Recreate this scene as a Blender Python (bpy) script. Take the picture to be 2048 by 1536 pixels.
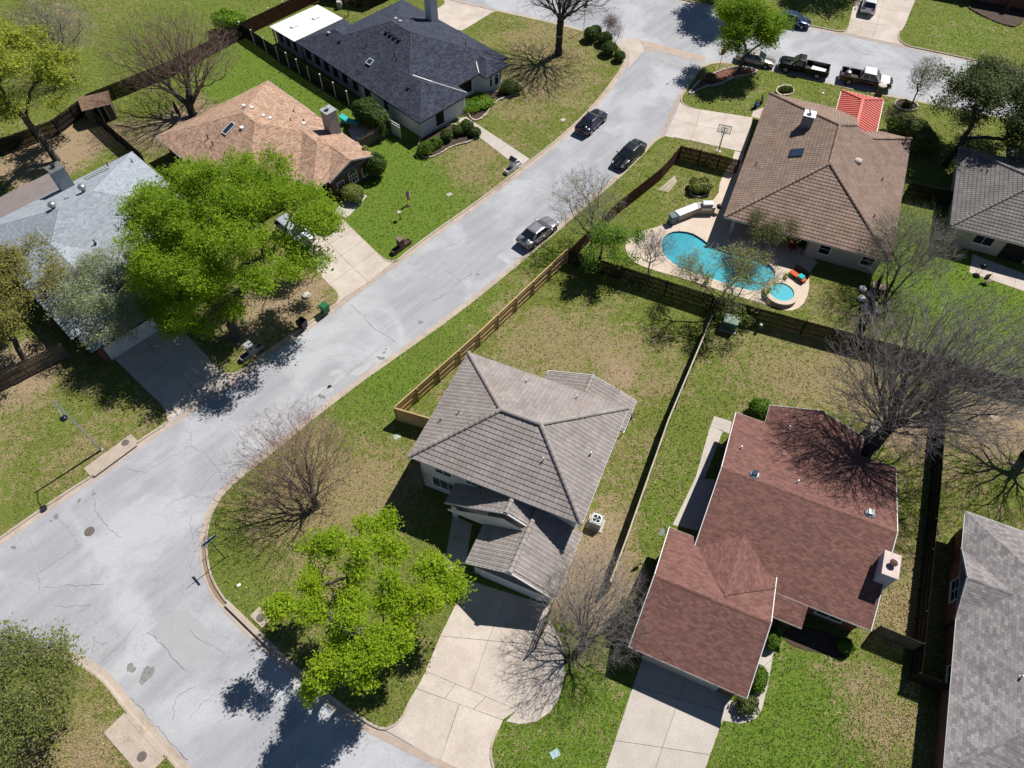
import bpy, bmesh, math, random
import numpy as np
from mathutils import Vector, Matrix
from mathutils.geometry import delaunay_2d_cdt

for _o in list(bpy.data.objects):
    bpy.data.objects.remove(_o, do_unlink=True)
SC = bpy.context.scene
COL = SC.collection
rnd = random.Random(11)

# ---------------------------------------------------------------- camera
cam_d = bpy.data.cameras.new("camera")
cam = bpy.data.objects.new("camera", cam_d); COL.objects.link(cam)
cam.location = (0, 0, 50.0)
cam.rotation_euler = (math.radians(90 - 55.4), 0, 0)
cam_d.sensor_fit = 'HORIZONTAL'; cam_d.sensor_width = 36.0
cam_d.lens = 36.0 * 1421.0 / 2048.0
cam_d.clip_start = 0.5; cam_d.clip_end = 3000
SC.camera = cam

# ---------------------------------------------------------------- sky, sun, exposure
SUN_EL, SHADOW_AZ = 52.7, -136.0
world = bpy.data.worlds.new("World"); SC.world = world; world.use_nodes = True
_nt = world.node_tree
_bg = _nt.nodes['Background']
_sky = _nt.nodes.new('ShaderNodeTexSky')
_sky.sky_type = 'NISHITA'; _sky.sun_disc = False
_sky.sun_elevation = math.radians(SUN_EL)
_sky.sun_rotation = math.radians(90 - (SHADOW_AZ + 180))
_sky.altitude = 200; _sky.air_density = 0.8; _sky.dust_density = 0.0; _sky.ozone_density = 3.0
_nt.links.new(_sky.outputs[0], _bg.inputs[0])
_bg.inputs[1].default_value = 0.05
sun_d = bpy.data.lights.new("sun", 'SUN'); sun_d.energy = 5.0
sun_d.angle = math.radians(0.53); sun_d.color = (1.0, 0.955, 0.89)
sun = bpy.data.objects.new("sun", sun_d); COL.objects.link(sun)
_a, _e = math.radians(SHADOW_AZ), math.radians(SUN_EL)
sun.rotation_euler = Vector((math.cos(_a)*math.cos(_e), math.sin(_a)*math.cos(_e), -math.sin(_e))).to_track_quat('-Z', 'Y').to_euler()
sun.location = (40, 40, 80)
SC.view_settings.view_transform = 'Standard'; SC.view_settings.look = 'None'
SC.view_settings.gamma = 1.0; SC.view_settings.use_curve_mapping = False
SC.view_settings.exposure = 0.35

# ---------------------------------------------------------------- helpers
LZ = 0.12          # height of the lawns above the road

def obj(name, me, parent=None, mat=None, loc=None, rot=None, kind=None):
    o = bpy.data.objects.new(name, me); COL.objects.link(o)
    if me is not None and mat is not None and len(me.materials) == 0: me.materials.append(mat)
    if parent is not None: o.parent = parent
    if loc is not None: o.location = loc
    if rot is not None: o.rotation_euler = rot
    if kind: o['kind'] = kind
    return o

def tag(o, label, cat, group=None):
    o['label'] = label; o['category'] = cat
    if group: o['group'] = group
    return o

def thing(name, label, cat, loc=(0, 0, 0), rz=0.0, group=None):
    o = bpy.data.objects.new(name, None); COL.objects.link(o)
    o.empty_display_size = 0.2
    o.location = (loc[0], loc[1], loc[2] if len(loc) > 2 else LZ); o.rotation_euler = (0, 0, math.radians(rz))
    return tag(o, label, cat, group)

class MB:
    """collects faces for one mesh"""
    def __init__(s): s.v = []; s.f = []
    def add(s, vs, fs):
        n = len(s.v); s.v += [tuple(v) for v in vs]; s.f += [tuple(n+i for i in f) for f in fs]; return s
    def box(s, x0, x1, y0, y1, z0, z1):
        return s.add([(x0,y0,z0),(x1,y0,z0),(x1,y1,z0),(x0,y1,z0),(x0,y0,z1),(x1,y0,z1),(x1,y1,z1),(x0,y1,z1)],
                     [(3,2,1,0),(4,5,6,7),(0,1,5,4),(1,2,6,5),(2,3,7,6),(3,0,4,7)])
    def cbox(s, c, size, rz=0.0):
        hx, hy, hz = size[0]/2, size[1]/2, size[2]/2; ca, sa = math.cos(rz), math.sin(rz)
        vs = []
        for z in (-hz, hz):
            for x, y in ((-hx,-hy),(hx,-hy),(hx,hy),(-hx,hy)):
                vs.append((c[0]+x*ca-y*sa, c[1]+x*sa+y*ca, c[2]+z))
        return s.add(vs, [(3,2,1,0),(4,5,6,7),(0,1,5,4),(1,2,6,5),(2,3,7,6),(3,0,4,7)])
    def beam(s, p, q, w, h, up=(0,0,1)):
        """box from p to q, w wide, h high, centred on the line"""
        p, q = Vector(p), Vector(q); d = (q-p).normalized(); upv = Vector(up)
        if abs(d.dot(upv)) > .98: upv = Vector((1,0,0))
        x = d.cross(upv).normalized(); y = x.cross(d)
        vs = []
        for b in (p, q):
            for i, j in ((-1,-1),(1,-1),(1,1),(-1,1)): vs.append(b + x*(i*w/2) + y*(j*h/2))
        return s.add(vs, [(3,2,1,0),(4,5,6,7),(0,1,5,4),(1,2,6,5),(2,3,7,6),(3,0,4,7)])
    def tube(s, p, q, r0, r1=None, k=10, cap=True):
        r1 = r0 if r1 is None else r1
        p, q = Vector(p), Vector(q); d = (q-p).normalized()
        a = d.orthogonal().normalized(); b = d.cross(a)
        vs = [c + (a*math.cos(t)+b*math.sin(t))*r for c, r in ((p, r0), (q, r1)) for t in [2*math.pi*i/k for i in range(k)]]
        fs = [(i, (i+1) % k, k+(i+1) % k, k+i) for i in range(k)]
        if cap: fs += [tuple(range(k-1, -1, -1)), tuple(range(k, 2*k))]
        return s.add(vs, fs)
    def lathe(s, prof, c=(0,0,0), k=16, sx=1, sy=1):
        """prof: list of (r,z)"""
        vs = [(c[0]+r*math.cos(2*math.pi*i/k)*sx, c[1]+r*math.sin(2*math.pi*i/k)*sy, c[2]+z) for r, z in prof for i in range(k)]
        fs = [(j*k+i, j*k+(i+1) % k, (j+1)*k+(i+1) % k, (j+1)*k+i) for j in range(len(prof)-1) for i in range(k)]
        fs += [tuple(range(k-1, -1, -1)), tuple(range((len(prof)-1)*k, len(prof)*k))]
        return s.add(vs, fs)
    def prism(s, poly, z0, z1):
        """poly: ccw list of (x,y) or (x,y,ztop)"""
        n = len(poly)
        a = sum(poly[i-1][0]*poly[i][1]-poly[i][0]*poly[i-1][1] for i in range(n))
        if a < 0: poly = poly[::-1]
        vs = [(p[0], p[1], z0) for p in poly] + [(p[0], p[1], p[2] if len(p) > 2 else z1) for p in poly]
        return s.add(vs, [tuple(range(n-1, -1, -1)), tuple(range(n, 2*n))] + [(i, (i+1) % n, n+(i+1) % n, n+i) for i in range(n)])
    def build(s, name, mat=None, parent=None, kind=None, smooth=False, loc=None, rot=None, bevel=0):
        me = bpy.data.meshes.new(name)
        me.from_pydata([tuple(v) for v in s.v], [], s.f); me.update()
        if bevel:
            b = bmesh.new(); b.from_mesh(me)
            bmesh.ops.remove_doubles(b, verts=b.verts, dist=1e-4)
            bmesh.ops.bevel(b, geom=list(b.edges), offset=bevel, segments=2, affect='EDGES', profile=.6, clamp_overlap=True)
            b.to_mesh(me); b.free()
        if smooth:
            me.polygons.foreach_set('use_smooth', [True]*len(me.polygons))
        return obj(name, me, parent, mat, loc, rot, kind)

def np_mesh(name, V, F, mat=None, parent=None, kind=None, smooth=False):
    """V (n,3) array, F (m,3|4) array"""
    me = bpy.data.meshes.new(name)
    F = np.asarray(F, dtype=np.int32); V = np.asarray(V, dtype=np.float32); k = F.shape[1]
    me.vertices.add(len(V)); me.vertices.foreach_set('co', V.ravel())
    me.loops.add(F.size); me.loops.foreach_set('vertex_index', F.ravel())
    me.polygons.add(len(F)); me.polygons.foreach_set('loop_start', np.arange(0, F.size, k, dtype=np.int32))
    me.update(calc_edges=True)
    me.polygons.foreach_set('use_smooth', np.full(len(F), smooth, dtype=bool))
    return obj(name, me, parent, mat, kind=kind)

def copy_tree(o, parent=None):
    c = o.copy(); COL.objects.link(c); c.parent = parent
    for ch in list(o.children): copy_tree(ch, c)
    return c

# ---------------------------------------------------------------- materials
def nodes_of(name):
    m = bpy.data.materials.new(name); m.use_nodes = True
    nt = m.node_tree; b = nt.nodes['Principled BSDF']
    return m, nt, b

def N(nt, t, **kw):
    n = nt.nodes.new(t)
    for k, v in kw.items():
        if k.startswith('i_'): n.inputs[int(k[2:])].default_value = v
        else: setattr(n, k, v)
    return n

def noise(nt, scale, detail=4, rough=.6, vec=None, dist=0.0):
    n = N(nt, 'ShaderNodeTexNoise'); n.inputs['Scale'].default_value = scale
    n.inputs['Detail'].default_value = detail; n.inputs['Roughness'].default_value = rough
    n.inputs['Distortion'].default_value = dist
    if vec is not None: nt.links.new(vec, n.inputs['Vector'])
    return n.outputs['Fac']

def math_n(nt, op, a, b=None, clamp=False):
    n = N(nt, 'ShaderNodeMath', operation=op); n.use_clamp = clamp
    for i, x in enumerate((a, b)):
        if x is None: continue
        if isinstance(x, (int, float)): n.inputs[i].default_value = x
        else: nt.links.new(x, n.inputs[i])
    return n.outputs[0]

def mixc(nt, f, a, b, mode='MIX'):
    n = N(nt, 'ShaderNodeMix', data_type='RGBA', blend_type=mode)
    for i, x in ((0, f), (6, a), (7, b)):
        if isinstance(x, (int, float)): n.inputs[i].default_value = x
        elif isinstance(x, tuple): n.inputs[i].default_value = (*x[:3], 1)
        else: nt.links.new(x, n.inputs[i])
    return n.outputs[2]

def ramp(nt, f, a, b):
    n = N(nt, 'ShaderNodeMapRange'); n.interpolation_type = 'SMOOTHSTEP'
    nt.links.new(f, n.inputs[0]); n.inputs[1].default_value = a; n.inputs[2].default_value = b
    return n.outputs[0]

def M(name, c, c2=None, scale=2.0, rough=.85, bump=0.0, bscale=30.0, island=0.0, objr=0.0, metal=0.0, spec=.3, coat=0.0, fine=.25, stain=None):
    """plain procedural material: colour c drifting to c2 by noise, per-piece value change, fine grain, bump"""
    m, nt, b = nodes_of(name)
    pos = N(nt, 'ShaderNodeNewGeometry').outputs['Position']
    c2 = c2 or tuple(x*.78 for x in c)
    f = ramp(nt, noise(nt, scale, 6, .62, pos), .32, .68)
    col = mixc(nt, f, c, c2)
    if fine:
        g = noise(nt, scale*14, 3, .6, pos)
        v = N(nt, 'ShaderNodeHueSaturation'); nt.links.new(col, v.inputs['Color'])
        nt.links.new(math_n(nt, 'ADD', math_n(nt, 'MULTIPLY', g, fine*2), 1-fine), v.inputs['Value']); col = v.outputs[0]
    if stain:
        col = mixc(nt, ramp(nt, noise(nt, scale*.35, 5, .7, pos, .6), .55, .75), col, stain)
    for amt, src in ((island, 'isl'), (objr, 'obj')):
        if not amt: continue
        r = N(nt, 'ShaderNodeNewGeometry').outputs['Random Per Island'] if src == 'isl' else N(nt, 'ShaderNodeObjectInfo').outputs['Random']
        v = N(nt, 'ShaderNodeHueSaturation'); nt.links.new(col, v.inputs['Color'])
        nt.links.new(math_n(nt, 'ADD', math_n(nt, 'MULTIPLY', r, amt*2), 1-amt), v.inputs['Value']); col = v.outputs[0]
    nt.links.new(col, b.inputs['Base Color'])
    b.inputs['Roughness'].default_value = rough; b.inputs['Metallic'].default_value = metal
    b.inputs['Specular IOR Level'].default_value = spec; b.inputs['Coat Weight'].default_value = coat
    b.inputs['Coat Roughness'].default_value = .08
    if bump:
        bp = N(nt, 'ShaderNodeBump'); bp.inputs['Strength'].default_value = bump; bp.inputs['Distance'].default_value = .02
        nt.links.new(noise(nt, bscale, 4, .65, pos), bp.inputs['Height']); nt.links.new(bp.outputs[0], b.inputs['Normal'])
    return m

def leaf_mat(name, c1, c2, trans=.35):
    m, nt, b = nodes_of(name)
    r = N(nt, 'ShaderNodeNewGeometry').outputs['Random Per Island']
    pos = N(nt, 'ShaderNodeNewGeometry').outputs['Position']
    f = math_n(nt, 'ADD', math_n(nt, 'MULTIPLY', r, .6), math_n(nt, 'MULTIPLY', ramp(nt, noise(nt, .45, 3, .6, pos), .3, .7), .4))
    col = mixc(nt, f, c1, c2)
    nt.links.new(col, b.inputs['Base Color']); b.inputs['Roughness'].default_value = .55
    b.inputs['Specular IOR Level'].default_value = .25
    t = N(nt, 'ShaderNodeBsdfTranslucent'); nt.links.new(mixc(nt, .35, col, (.35,.5,.02)), t.inputs[0])
    mx = N(nt, 'ShaderNodeMixShader'); mx.inputs[0].default_value = trans
    nt.links.new(b.outputs[0], mx.inputs[1]); nt.links.new(t.outputs[0], mx.inputs[2])
    nt.links.new(mx.outputs[0], nt.nodes['Material Output'].inputs[0])
    return m

def grass_mat():
    m, nt, b = nodes_of('lawn_grass')
    pos = N(nt, 'ShaderNodeNewGeometry').outputs['Position']
    at = N(nt, 'ShaderNodeAttribute'); at.attribute_name = 'zone'
    sep = N(nt, 'ShaderNodeSeparateColor'); nt.links.new(at.outputs['Color'], sep.inputs[0])
    dry, dirt, lush = sep.outputs[0], sep.outputs[1], sep.outputs[2]
    n1 = noise(nt, .28, 5, .6, pos, .4); n2 = noise(nt, 1.7, 8, .72, pos, .3); n3 = noise(nt, 9, 6, .75, pos); n4 = noise(nt, 26, 3, .7, pos)
    sm = math_n(nt, 'ADD', math_n(nt, 'MULTIPLY', math_n(nt, 'SUBTRACT', n1, .5), 1.3), math_n(nt, 'MULTIPLY', math_n(nt, 'SUBTRACT', n2, .5), 2.2))
    sm = math_n(nt, 'ADD', sm, math_n(nt, 'MULTIPLY', math_n(nt, 'SUBTRACT', n3, .5), 1.5))
    fd = ramp(nt, math_n(nt, 'ADD', dry, sm), .30, .66)
    f3 = ramp(nt, n3, .3, .7); f4 = ramp(nt, n4, .3, .7)
    green = mixc(nt, f3, (.075,.105,.014), (.185,.215,.050))
    lushc = mixc(nt, f3, (.062,.114,.010), (.165,.236,.038))
    green = mixc(nt, ramp(nt, math_n(nt, 'ADD', lush, math_n(nt, 'MULTIPLY', sm, .5)), .25, .75), green, lushc)
    dryc = mixc(nt, f3, (.135,.105,.045), (.345,.285,.150))
    col = mixc(nt, fd, green, dryc)
    dirtc = mixc(nt, f3, (.225,.160,.095), (.36,.280,.185))
    col = mixc(nt, ramp(nt, math_n(nt, 'ADD', dirt, math_n(nt, 'MULTIPLY', sm, .7)), .38, .72), col, dirtc)
    v = N(nt, 'ShaderNodeHueSaturation'); nt.links.new(col, v.inputs['Color'])
    nt.links.new(math_n(nt, 'ADD', math_n(nt, 'MULTIPLY', f4, .85), .58), v.inputs['Value'])
    nt.links.new(v.outputs[0], b.inputs['Base Color']); b.inputs['Roughness'].default_value = .95
    b.inputs['Specular IOR Level'].default_value = .1
    bp = N(nt, 'ShaderNodeBump'); bp.inputs['Strength'].default_value = .8; bp.inputs['Distance'].default_value = .06
    nt.links.new(n4, bp.inputs['Height']); nt.links.new(bp.outputs[0], b.inputs['Normal'])
    return m

def road_mat():
    m, nt, b = nodes_of('worn_asphalt')
    pos = N(nt, 'ShaderNodeNewGeometry').outputs['Position']
    # stretch along the street so that wheel tracks read
    vr = N(nt, 'ShaderNodeVectorRotate', rotation_type='Z_AXIS'); nt.links.new(pos, vr.inputs['Vector']); vr.inputs['Angle'].default_value = math.radians(-46.6)
    mp = N(nt, 'ShaderNodeMapping'); nt.links.new(vr.outputs[0], mp.inputs[0]); mp.inputs['Scale'].default_value = (.16, 1.0, 1)
    tr = noise(nt, .9, 5, .6, mp.outputs[0])
    big = noise(nt, .16, 4, .6, pos, .6); med = noise(nt, 1.1, 6, .7, pos); fin = noise(nt, 24, 3, .7, pos)
    col = mixc(nt, ramp(nt, tr, .33, .67), (.292,.298,.320), (.348,.354,.376))
    col = mixc(nt, math_n(nt, 'MULTIPLY', ramp(nt, big, .44, .64), .7), col, (.44,.452,.475))
    col = mixc(nt, math_n(nt, 'MULTIPLY', ramp(nt, med, .52, .8), .4), col, (.27,.272,.285))
    v = N(nt, 'ShaderNodeHueSaturation'); nt.links.new(col, v.inputs['Color'])
    nt.links.new(math_n(nt, 'ADD', math_n(nt, 'MULTIPLY', fin, .8), .60), v.inputs['Value']); col = v.outputs[0]
    v = N(nt, 'ShaderNodeHueSaturation'); nt.links.new(col, v.inputs['Color'])
    nt.links.new(math_n(nt, 'ADD', math_n(nt, 'MULTIPLY', noise(nt, 5.5, 5, .75, pos), .42), .79), v.inputs['Value']); col = v.outputs[0]
    # fine crazing where the surface is worn
    vo = N(nt, 'ShaderNodeTexVoronoi', feature='DISTANCE_TO_EDGE'); vo.inputs['Scale'].default_value = .55
    wp = N(nt, 'ShaderNodeVectorMath', operation='ADD'); nt.links.new(pos, wp.inputs[0])
    ns = N(nt, 'ShaderNodeTexNoise'); ns.inputs['Scale'].default_value = 1.3; ns.inputs['Detail'].default_value = 5; nt.links.new(pos, ns.inputs['Vector'])
    sc = N(nt, 'ShaderNodeVectorMath', operation='SCALE'); nt.links.new(ns.outputs['Color'], sc.inputs[0]); sc.inputs['Scale'].default_value = 1.2
    nt.links.new(sc.outputs[0], wp.inputs[1]); nt.links.new(wp.outputs[0], vo.inputs['Vector'])
    ck = math_n(nt, 'MULTIPLY', math_n(nt, 'SUBTRACT', 1.0, ramp(nt, vo.outputs['Distance'], .004, .016)), ramp(nt, noise(nt, .11, 3, .6, pos), .42, .62))
    col = mixc(nt, math_n(nt, 'MULTIPLY', ck, .42), col, (.20,.195,.195))
    nt.links.new(col, b.inputs['Base Color']); b.inputs['Roughness'].default_value = .92; b.inputs['Specular IOR Level'].default_value = .2
    bp = N(nt, 'ShaderNodeBump'); bp.inputs['Strength'].default_value = .3; bp.inputs['Distance'].default_value = .01
    nt.links.new(fin, bp.inputs['Height']); nt.links.new(bp.outputs[0], b.inputs['Normal'])
    return m

def glass_mat(name, c=(.01,.014,.02), rough=.06):
    m, nt, b = nodes_of(name)
    b.inputs['Base Color'].default_value = (*c, 1); b.inputs['Roughness'].default_value = rough; b.inputs['Specular IOR Level'].default_value = .6
    return m

def water_mat():
    m, nt, b = nodes_of('pool_water')
    pos = N(nt, 'ShaderNodeNewGeometry').outputs['Position']
    b.inputs['Base Color'].default_value = (.55,.92,1,1); b.inputs['Roughness'].default_value = .03
    b.inputs['Transmission Weight'].default_value = 1.0; b.inputs['IOR'].default_value = 1.33
    bp = N(nt, 'ShaderNodeBump'); bp.inputs['Strength'].default_value = .25; bp.inputs['Distance'].default_value = .03
    nt.links.new(noise(nt, 2.2, 4, .6, pos, .5), bp.inputs['Height']); nt.links.new(bp.outputs[0], b.inputs['Normal'])
    t = N(nt, 'ShaderNodeBsdfTransparent'); t.inputs[0].default_value = (.36,.92,1.0,1)
    mx = N(nt, 'ShaderNodeMixShader'); mx.inputs[0].default_value = .88
    nt.links.new(b.outputs[0], mx.inputs[1]); nt.links.new(t.outputs[0], mx.inputs[2])
    nt.links.new(mx.outputs[0], nt.nodes['Material Output'].inputs[0])
    return m

MAT = dict(
    grass=grass_mat(), road=road_mat(), water=water_mat(),
    kerb=M('kerb_concrete', (.43,.365,.305), (.37,.305,.25), 1.5, bump=.2, objr=.06, stain=(.27,.215,.165)),
    gutter=M('gutter_concrete', (.41,.335,.285), (.35,.28,.235), 1.2, bump=.2, objr=.05, stain=(.24,.17,.11)),
    conc=M('driveway_concrete', (.52,.455,.405), (.43,.37,.32), .55, bump=.15, objr=.05, stain=(.37,.295,.235)),
    conc_lt=M('pale_concrete', (.46,.42,.375), (.41,.37,.33), .8, bump=.15, objr=.04),
    deck=M('pool_deck_concrete', (.56,.47,.385), (.50,.41,.33), .9, bump=.15),
    joint=M('joint_dirt', (.10,.085,.07), fine=.3),
    crack=M('crack_fill', (.19,.187,.187), fine=.2),
    oil=M('oil_stain', (.17,.17,.17), (.24,.235,.23), 3),
    patch=M('asphalt_patch', (.315,.317,.332), (.345,.347,.36), 1.0, fine=.3),
    patch_lt=M('pale_asphalt_patch', (.41,.415,.43), (.37,.375,.39), 1.0, fine=.3),
    iron=M('cast_iron', (.15,.125,.115), (.11,.09,.085), 6, bump=.5, bscale=60),
    void=M('inlet_throat', (.008,.008,.008), fine=0),
    tile_brown=M('brown_concrete_tile', (.262,.188,.150), (.205,.143,.112), .9, rough=.8, island=.10, objr=.10, stain=(.24,.165,.11)),
    tile_grey=M('grey_concrete_tile', (.298,.268,.256), (.240,.212,.198), .7, rough=.8, island=.10, objr=.08, stain=(.310,.245,.195)),
    tile_dgrey=M('dark_grey_concrete_tile', (.185,.172,.166), (.142,.132,.128), .7, rough=.8, island=.10, objr=.10),
    sh_red=M('red_brown_shingle', (.160,.080,.067), (.138,.068,.057), 1.6, rough=.95, island=.24, objr=.3, bump=.3),
    sh_grey=M('grey_shingle', (.250,.232,.232), (.205,.190,.196), 1.3, rough=.95, island=.26, objr=.26, bump=.3),
    sh_black=M('charcoal_shingle', (.046,.053,.078), (.031,.036,.055), 1.6, rough=.95, island=.42, bump=.3),
    sh_tan=M('tan_shingle', (.405,.270,.195), (.325,.208,.145), 1.2, rough=.95, island=.30, bump=.3),
    sh_pale=M('pale_blue_grey_shingle', (.305,.340,.382), (.262,.294,.332), 1.5, rough=.95, island=.16, bump=.3),
    felt=M('taupe_flat_roofing', (.215,.185,.180), (.185,.158,.152), 1.0),
    white=M('white_paint', (.72,.72,.71), (.64,.64,.64), .8, rough=.6, fine=.06),
    trim=M('white_trim', (.76,.76,.75), (.68,.68,.67), 2, rough=.5, fine=.05),
    stucco=M('pale_stucco', (.62,.63,.65), (.55,.56,.58), 1.0, fine=.1, bump=.15),
    lav=M('lavender_grey_stucco', (.44,.40,.44), (.38,.34,.38), 1.0, fine=.1),
    wallwarm=M('cream_siding', (.50,.45,.40), (.44,.40,.35), 1.0, fine=.08),
    brick=M('red_brick', (.23,.105,.075), (.155,.07,.052), 3.0, bump=.4, bscale=12),
    brickd=M('dark_brown_brick', (.12,.07,.052), (.085,.05,.04), 3.0, bump=.4, bscale=12),
    win=glass_mat('window_glass', (.012,.015,.019)), screen=M('dark_solar_screen', (.011,.011,.013), rough=.7, fine=.1),
    tan_wood=M('new_cedar', (.46,.335,.165), (.38,.265,.125), 1.5, objr=.10, bump=.2),
    old_wood=M('weathered_wood', (.024,.020,.017), (.015,.012,.010), 1.5, objr=.22, bump=.3),
    grey_wood=M('grey_brown_wood', (.175,.140,.110), (.120,.094,.074), 1.5, objr=.18, bump=.3),
    red_wood=M('red_stained_wood', (.085,.022,.018), (.055,.016,.013), 1.5, objr=.15, bump=.2),
    cap_wood=M('pale_wood', (.46,.40,.31), (.36,.31,.24), 2.0),  # pale plank wood; on the boundary fence it paints the sunlit top edge
    bark=M('grey_bark', (.105,.088,.076), (.060,.050,.043), 2.5, bump=.6, bscale=18),
    bark_dk=M('dark_bark', (.052,.044,.040), (.032,.027,.024), 2.5, bump=.6, bscale=18),
    twig_grey=M('grey_twig', (.245,.222,.205), (.165,.148,.138), 1.0),
    twig_brown=M('brown_twig', (.115,.085,.070), (.080,.060,.050), 1.0),
    twig_red=M('red_budded_twig', (.175,.120,.105), (.215,.140,.120), 1.0),
    metal=M('galvanised_metal', (.52,.53,.54), (.44,.45,.46), 3, rough=.35, metal=.8, fine=.05),
    grey_metal=M('grey_painted_metal', (.36,.37,.38), (.31,.32,.33), 3, rough=.45, fine=.05),
    dark_metal=M('black_metal', (.015,.015,.017), fine=.1, rough=.45),
    rust=M('dark_rust_metal', (.07,.035,.03), fine=.2, rough=.7),
    rubber=M('tyre_rubber', (.016,.016,.017), fine=.1, rough=.85),
    chrome=M('bright_metal', (.62,.63,.65), fine=0, rough=.18, metal=1.0),
    redlamp=M('red_lens', (.30,.012,.012), fine=0, rough=.2, spec=.6),
    clearlamp=M('clear_lens', (.62,.66,.70), fine=0, rough=.12, spec=.6),
    redmetal=M('coral_red_metal_roof', (.56,.135,.105), (.50,.115,.09), .6, rough=.45, fine=.04),
    poolblue=M('pool_plaster', (.015,.50,.72), (.03,.60,.80), .6, rough=.6, fine=.08),
    spablue=M('teal_spa_plaster', (.02,.33,.42), (.03,.42,.50), .8, rough=.6, fine=.1),
    pooltile=M('dark_blue_waterline_tile', (.02,.12,.22), (.03,.18,.30), 6, rough=.3),
    stone=M('limestone', (.48,.42,.34), (.36,.31,.25), 4, bump=.4, objr=.15),
    mulch=M('brown_mulch', (.075,.048,.036), (.048,.031,.024), 5, bump=.8, bscale=25, fine=.5),
    redmulch=M('red_mulch', (.20,.085,.06), (.13,.055,.04), 5, bump=.8, bscale=25, fine=.5),
    teal=M('turquoise_fabric', (.02,.42,.42), (.02,.36,.37), 4, fine=.08),
    orange=M('orange_fabric', (.55,.11,.035), (.48,.09,.03), 4, fine=.08),
    greenbox=M('green_painted_steel', (.075,.16,.11), (.065,.135,.095), 3, rough=.5, fine=.08),
    greenbin=M('green_plastic', (.02,.15,.06), (.018,.12,.05), 3, rough=.5, fine=.05),
    darkbin=M('black_plastic', (.02,.021,.026), fine=.1, rough=.45),
    bluesign=M('blue_sign_sheet', (.015,.035,.22), fine=0, rough=.4), redsign=M('red_sign_sheet', (.42,.012,.018), fine=0, rough=.4),
    sky_glass=glass_mat('skylight_glass', (.02,.035,.065), .08),
    leaf_bright=leaf_mat('spring_maple_leaf', (.19,.32,.006), (.43,.56,.03), .5),
    leaf_green=leaf_mat('fresh_green_leaf', (0.1, 0.235, 0.01), (0.25, 0.4, 0.03), .4),
    leaf_lime=leaf_mat('lime_leaf', (.155,.290,.008), (.37,.50,.03), .55),
    leaf_yellow=leaf_mat('yellow_green_leaf', (0.26, 0.32, 0.022), (0.42, 0.46, 0.06), .4),
    leaf_olive=leaf_mat('olive_gold_leaf', (0.185, 0.18, 0.034), (0.3, 0.285, 0.07), .35),
    leaf_sage=leaf_mat('sage_leaf', (0.125, 0.165, 0.035), (0.25, 0.275, 0.08), .35),
    leaf_pale=leaf_mat('pale_spring_leaf', (0.27, 0.36, 0.14), (0.4, 0.45, 0.24), .4),
    leaf_dark=leaf_mat('dark_evergreen_leaf', (0.045, 0.07, 0.018), (0.145, 0.175, 0.05), .25),
    leaf_mid=leaf_mat('box_leaf', (.035,.075,.014), (.080,.125,.026), .3),
    leaf_hedge=leaf_mat('bright_box_leaf', (.060,.135,.010), (.125,.215,.018), .3),
    bud_red=leaf_mat('red_bud', (.19,.085,.062), (.27,.15,.11), .25), bud_pink=leaf_mat('pink_bud', (.30,.13,.12), (.40,.22,.20), .25),
)

# ================================================================ SETTING: ground, road, lawns
def sheet(name, poly, z, mat, kind='structure', parent=None, thick=0.0):
    mb = MB()
    if thick: mb.prism(poly, z-thick, z)
    else: mb.add([(p[0], p[1], z) for p in poly], [tuple(range(len(poly)))])
    o = mb.build(name, mat, parent)
    if kind and parent is None: o['kind'] = kind
    return o

def smooth_line(pts, it=2):
    """Chaikin corner cutting of an open line"""
    pts = [Vector(p) for p in pts]
    for _ in range(it):
        q = [pts[0]]
        for a, b in zip(pts, pts[1:]): q += [a*.75+b*.25, a*.25+b*.75]
        pts = q + [pts[-1]]
    return [tuple(p) for p in pts]

def smooth_ring(pts, it=2):
    pts = [Vector(p) for p in pts]
    for _ in range(it):
        q = []
        for a, b in zip(pts, pts[1:]+pts[:1]): q += [a*.75+b*.25, a*.25+b*.75]
        pts = q
    return [tuple(p) for p in pts]

def in_poly(P, poly):
    P = np.asarray(P); x, y = P[:, 0], P[:, 1]; r = np.zeros(len(P), bool)
    n = len(poly)
    for i in range(n):
        x0, y0 = poly[i-1][:2]; x1, y1 = poly[i][:2]
        if y0 == y1: continue
        c = ((y0 > y) != (y1 > y)) & (x < (x1-x0)*(y-y0)/(y1-y0)+x0)
        r ^= c
    return r

sheet('ground', [(-900,-300),(900,-300),(900,1200),(-900,1200)], -0.06, M('far_ground', (.085,.115,.03), (.14,.13,.06), .05))
road = sheet('road', [(-150,-60),(150,-60),(150,170),(-150,170)], 0.0, MAT['road'])

# lines along the back of the kerbs
K_W1 = smooth_line([(-70,-13.4), (-42.92,15.45), (-38.04,20.65), (-34.64,24.24), (-32.65,26.01), (-30.51,28.67), (-28.68,30.37)], 1)
F_8L = smooth_line([(-28.68,30.37), (-28.45,30.71), (-28.59,31.39), (-29.35,32.33)])
F_8R = smooth_line([(-26.81,37.50), (-25.36,35.99), (-24.19,35.40), (-23.28,35.99)])
K_W2 = smooth_line([(-23.28,35.99), (-21.76,37.94), (-19.12,40.55), (-16.66,43.15)], 1)
F_7L = smooth_line([(-16.66,43.15), (-16.13,43.70), (-16.29,44.81), (-17.28,45.82)])
F_7R = smooth_line([(-13.31,50.17), (-12.32,49.08), (-11.33,48.82), (-10.42,50.10)])
K_W3 = smooth_line([(-10.42,50.10), (-7.63,53.32), (-5.22,55.80), (-2.26,59.10), (0.97,62.90), (4.98,67.63), (9.27,73.67), (12.16,79.10), (13.58,82.19), (14.14,84.28), (13.58,86.54), (11.94,88.40), (9.34,89.94), (4.86,92.12), (-1.54,94.75)])
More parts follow.
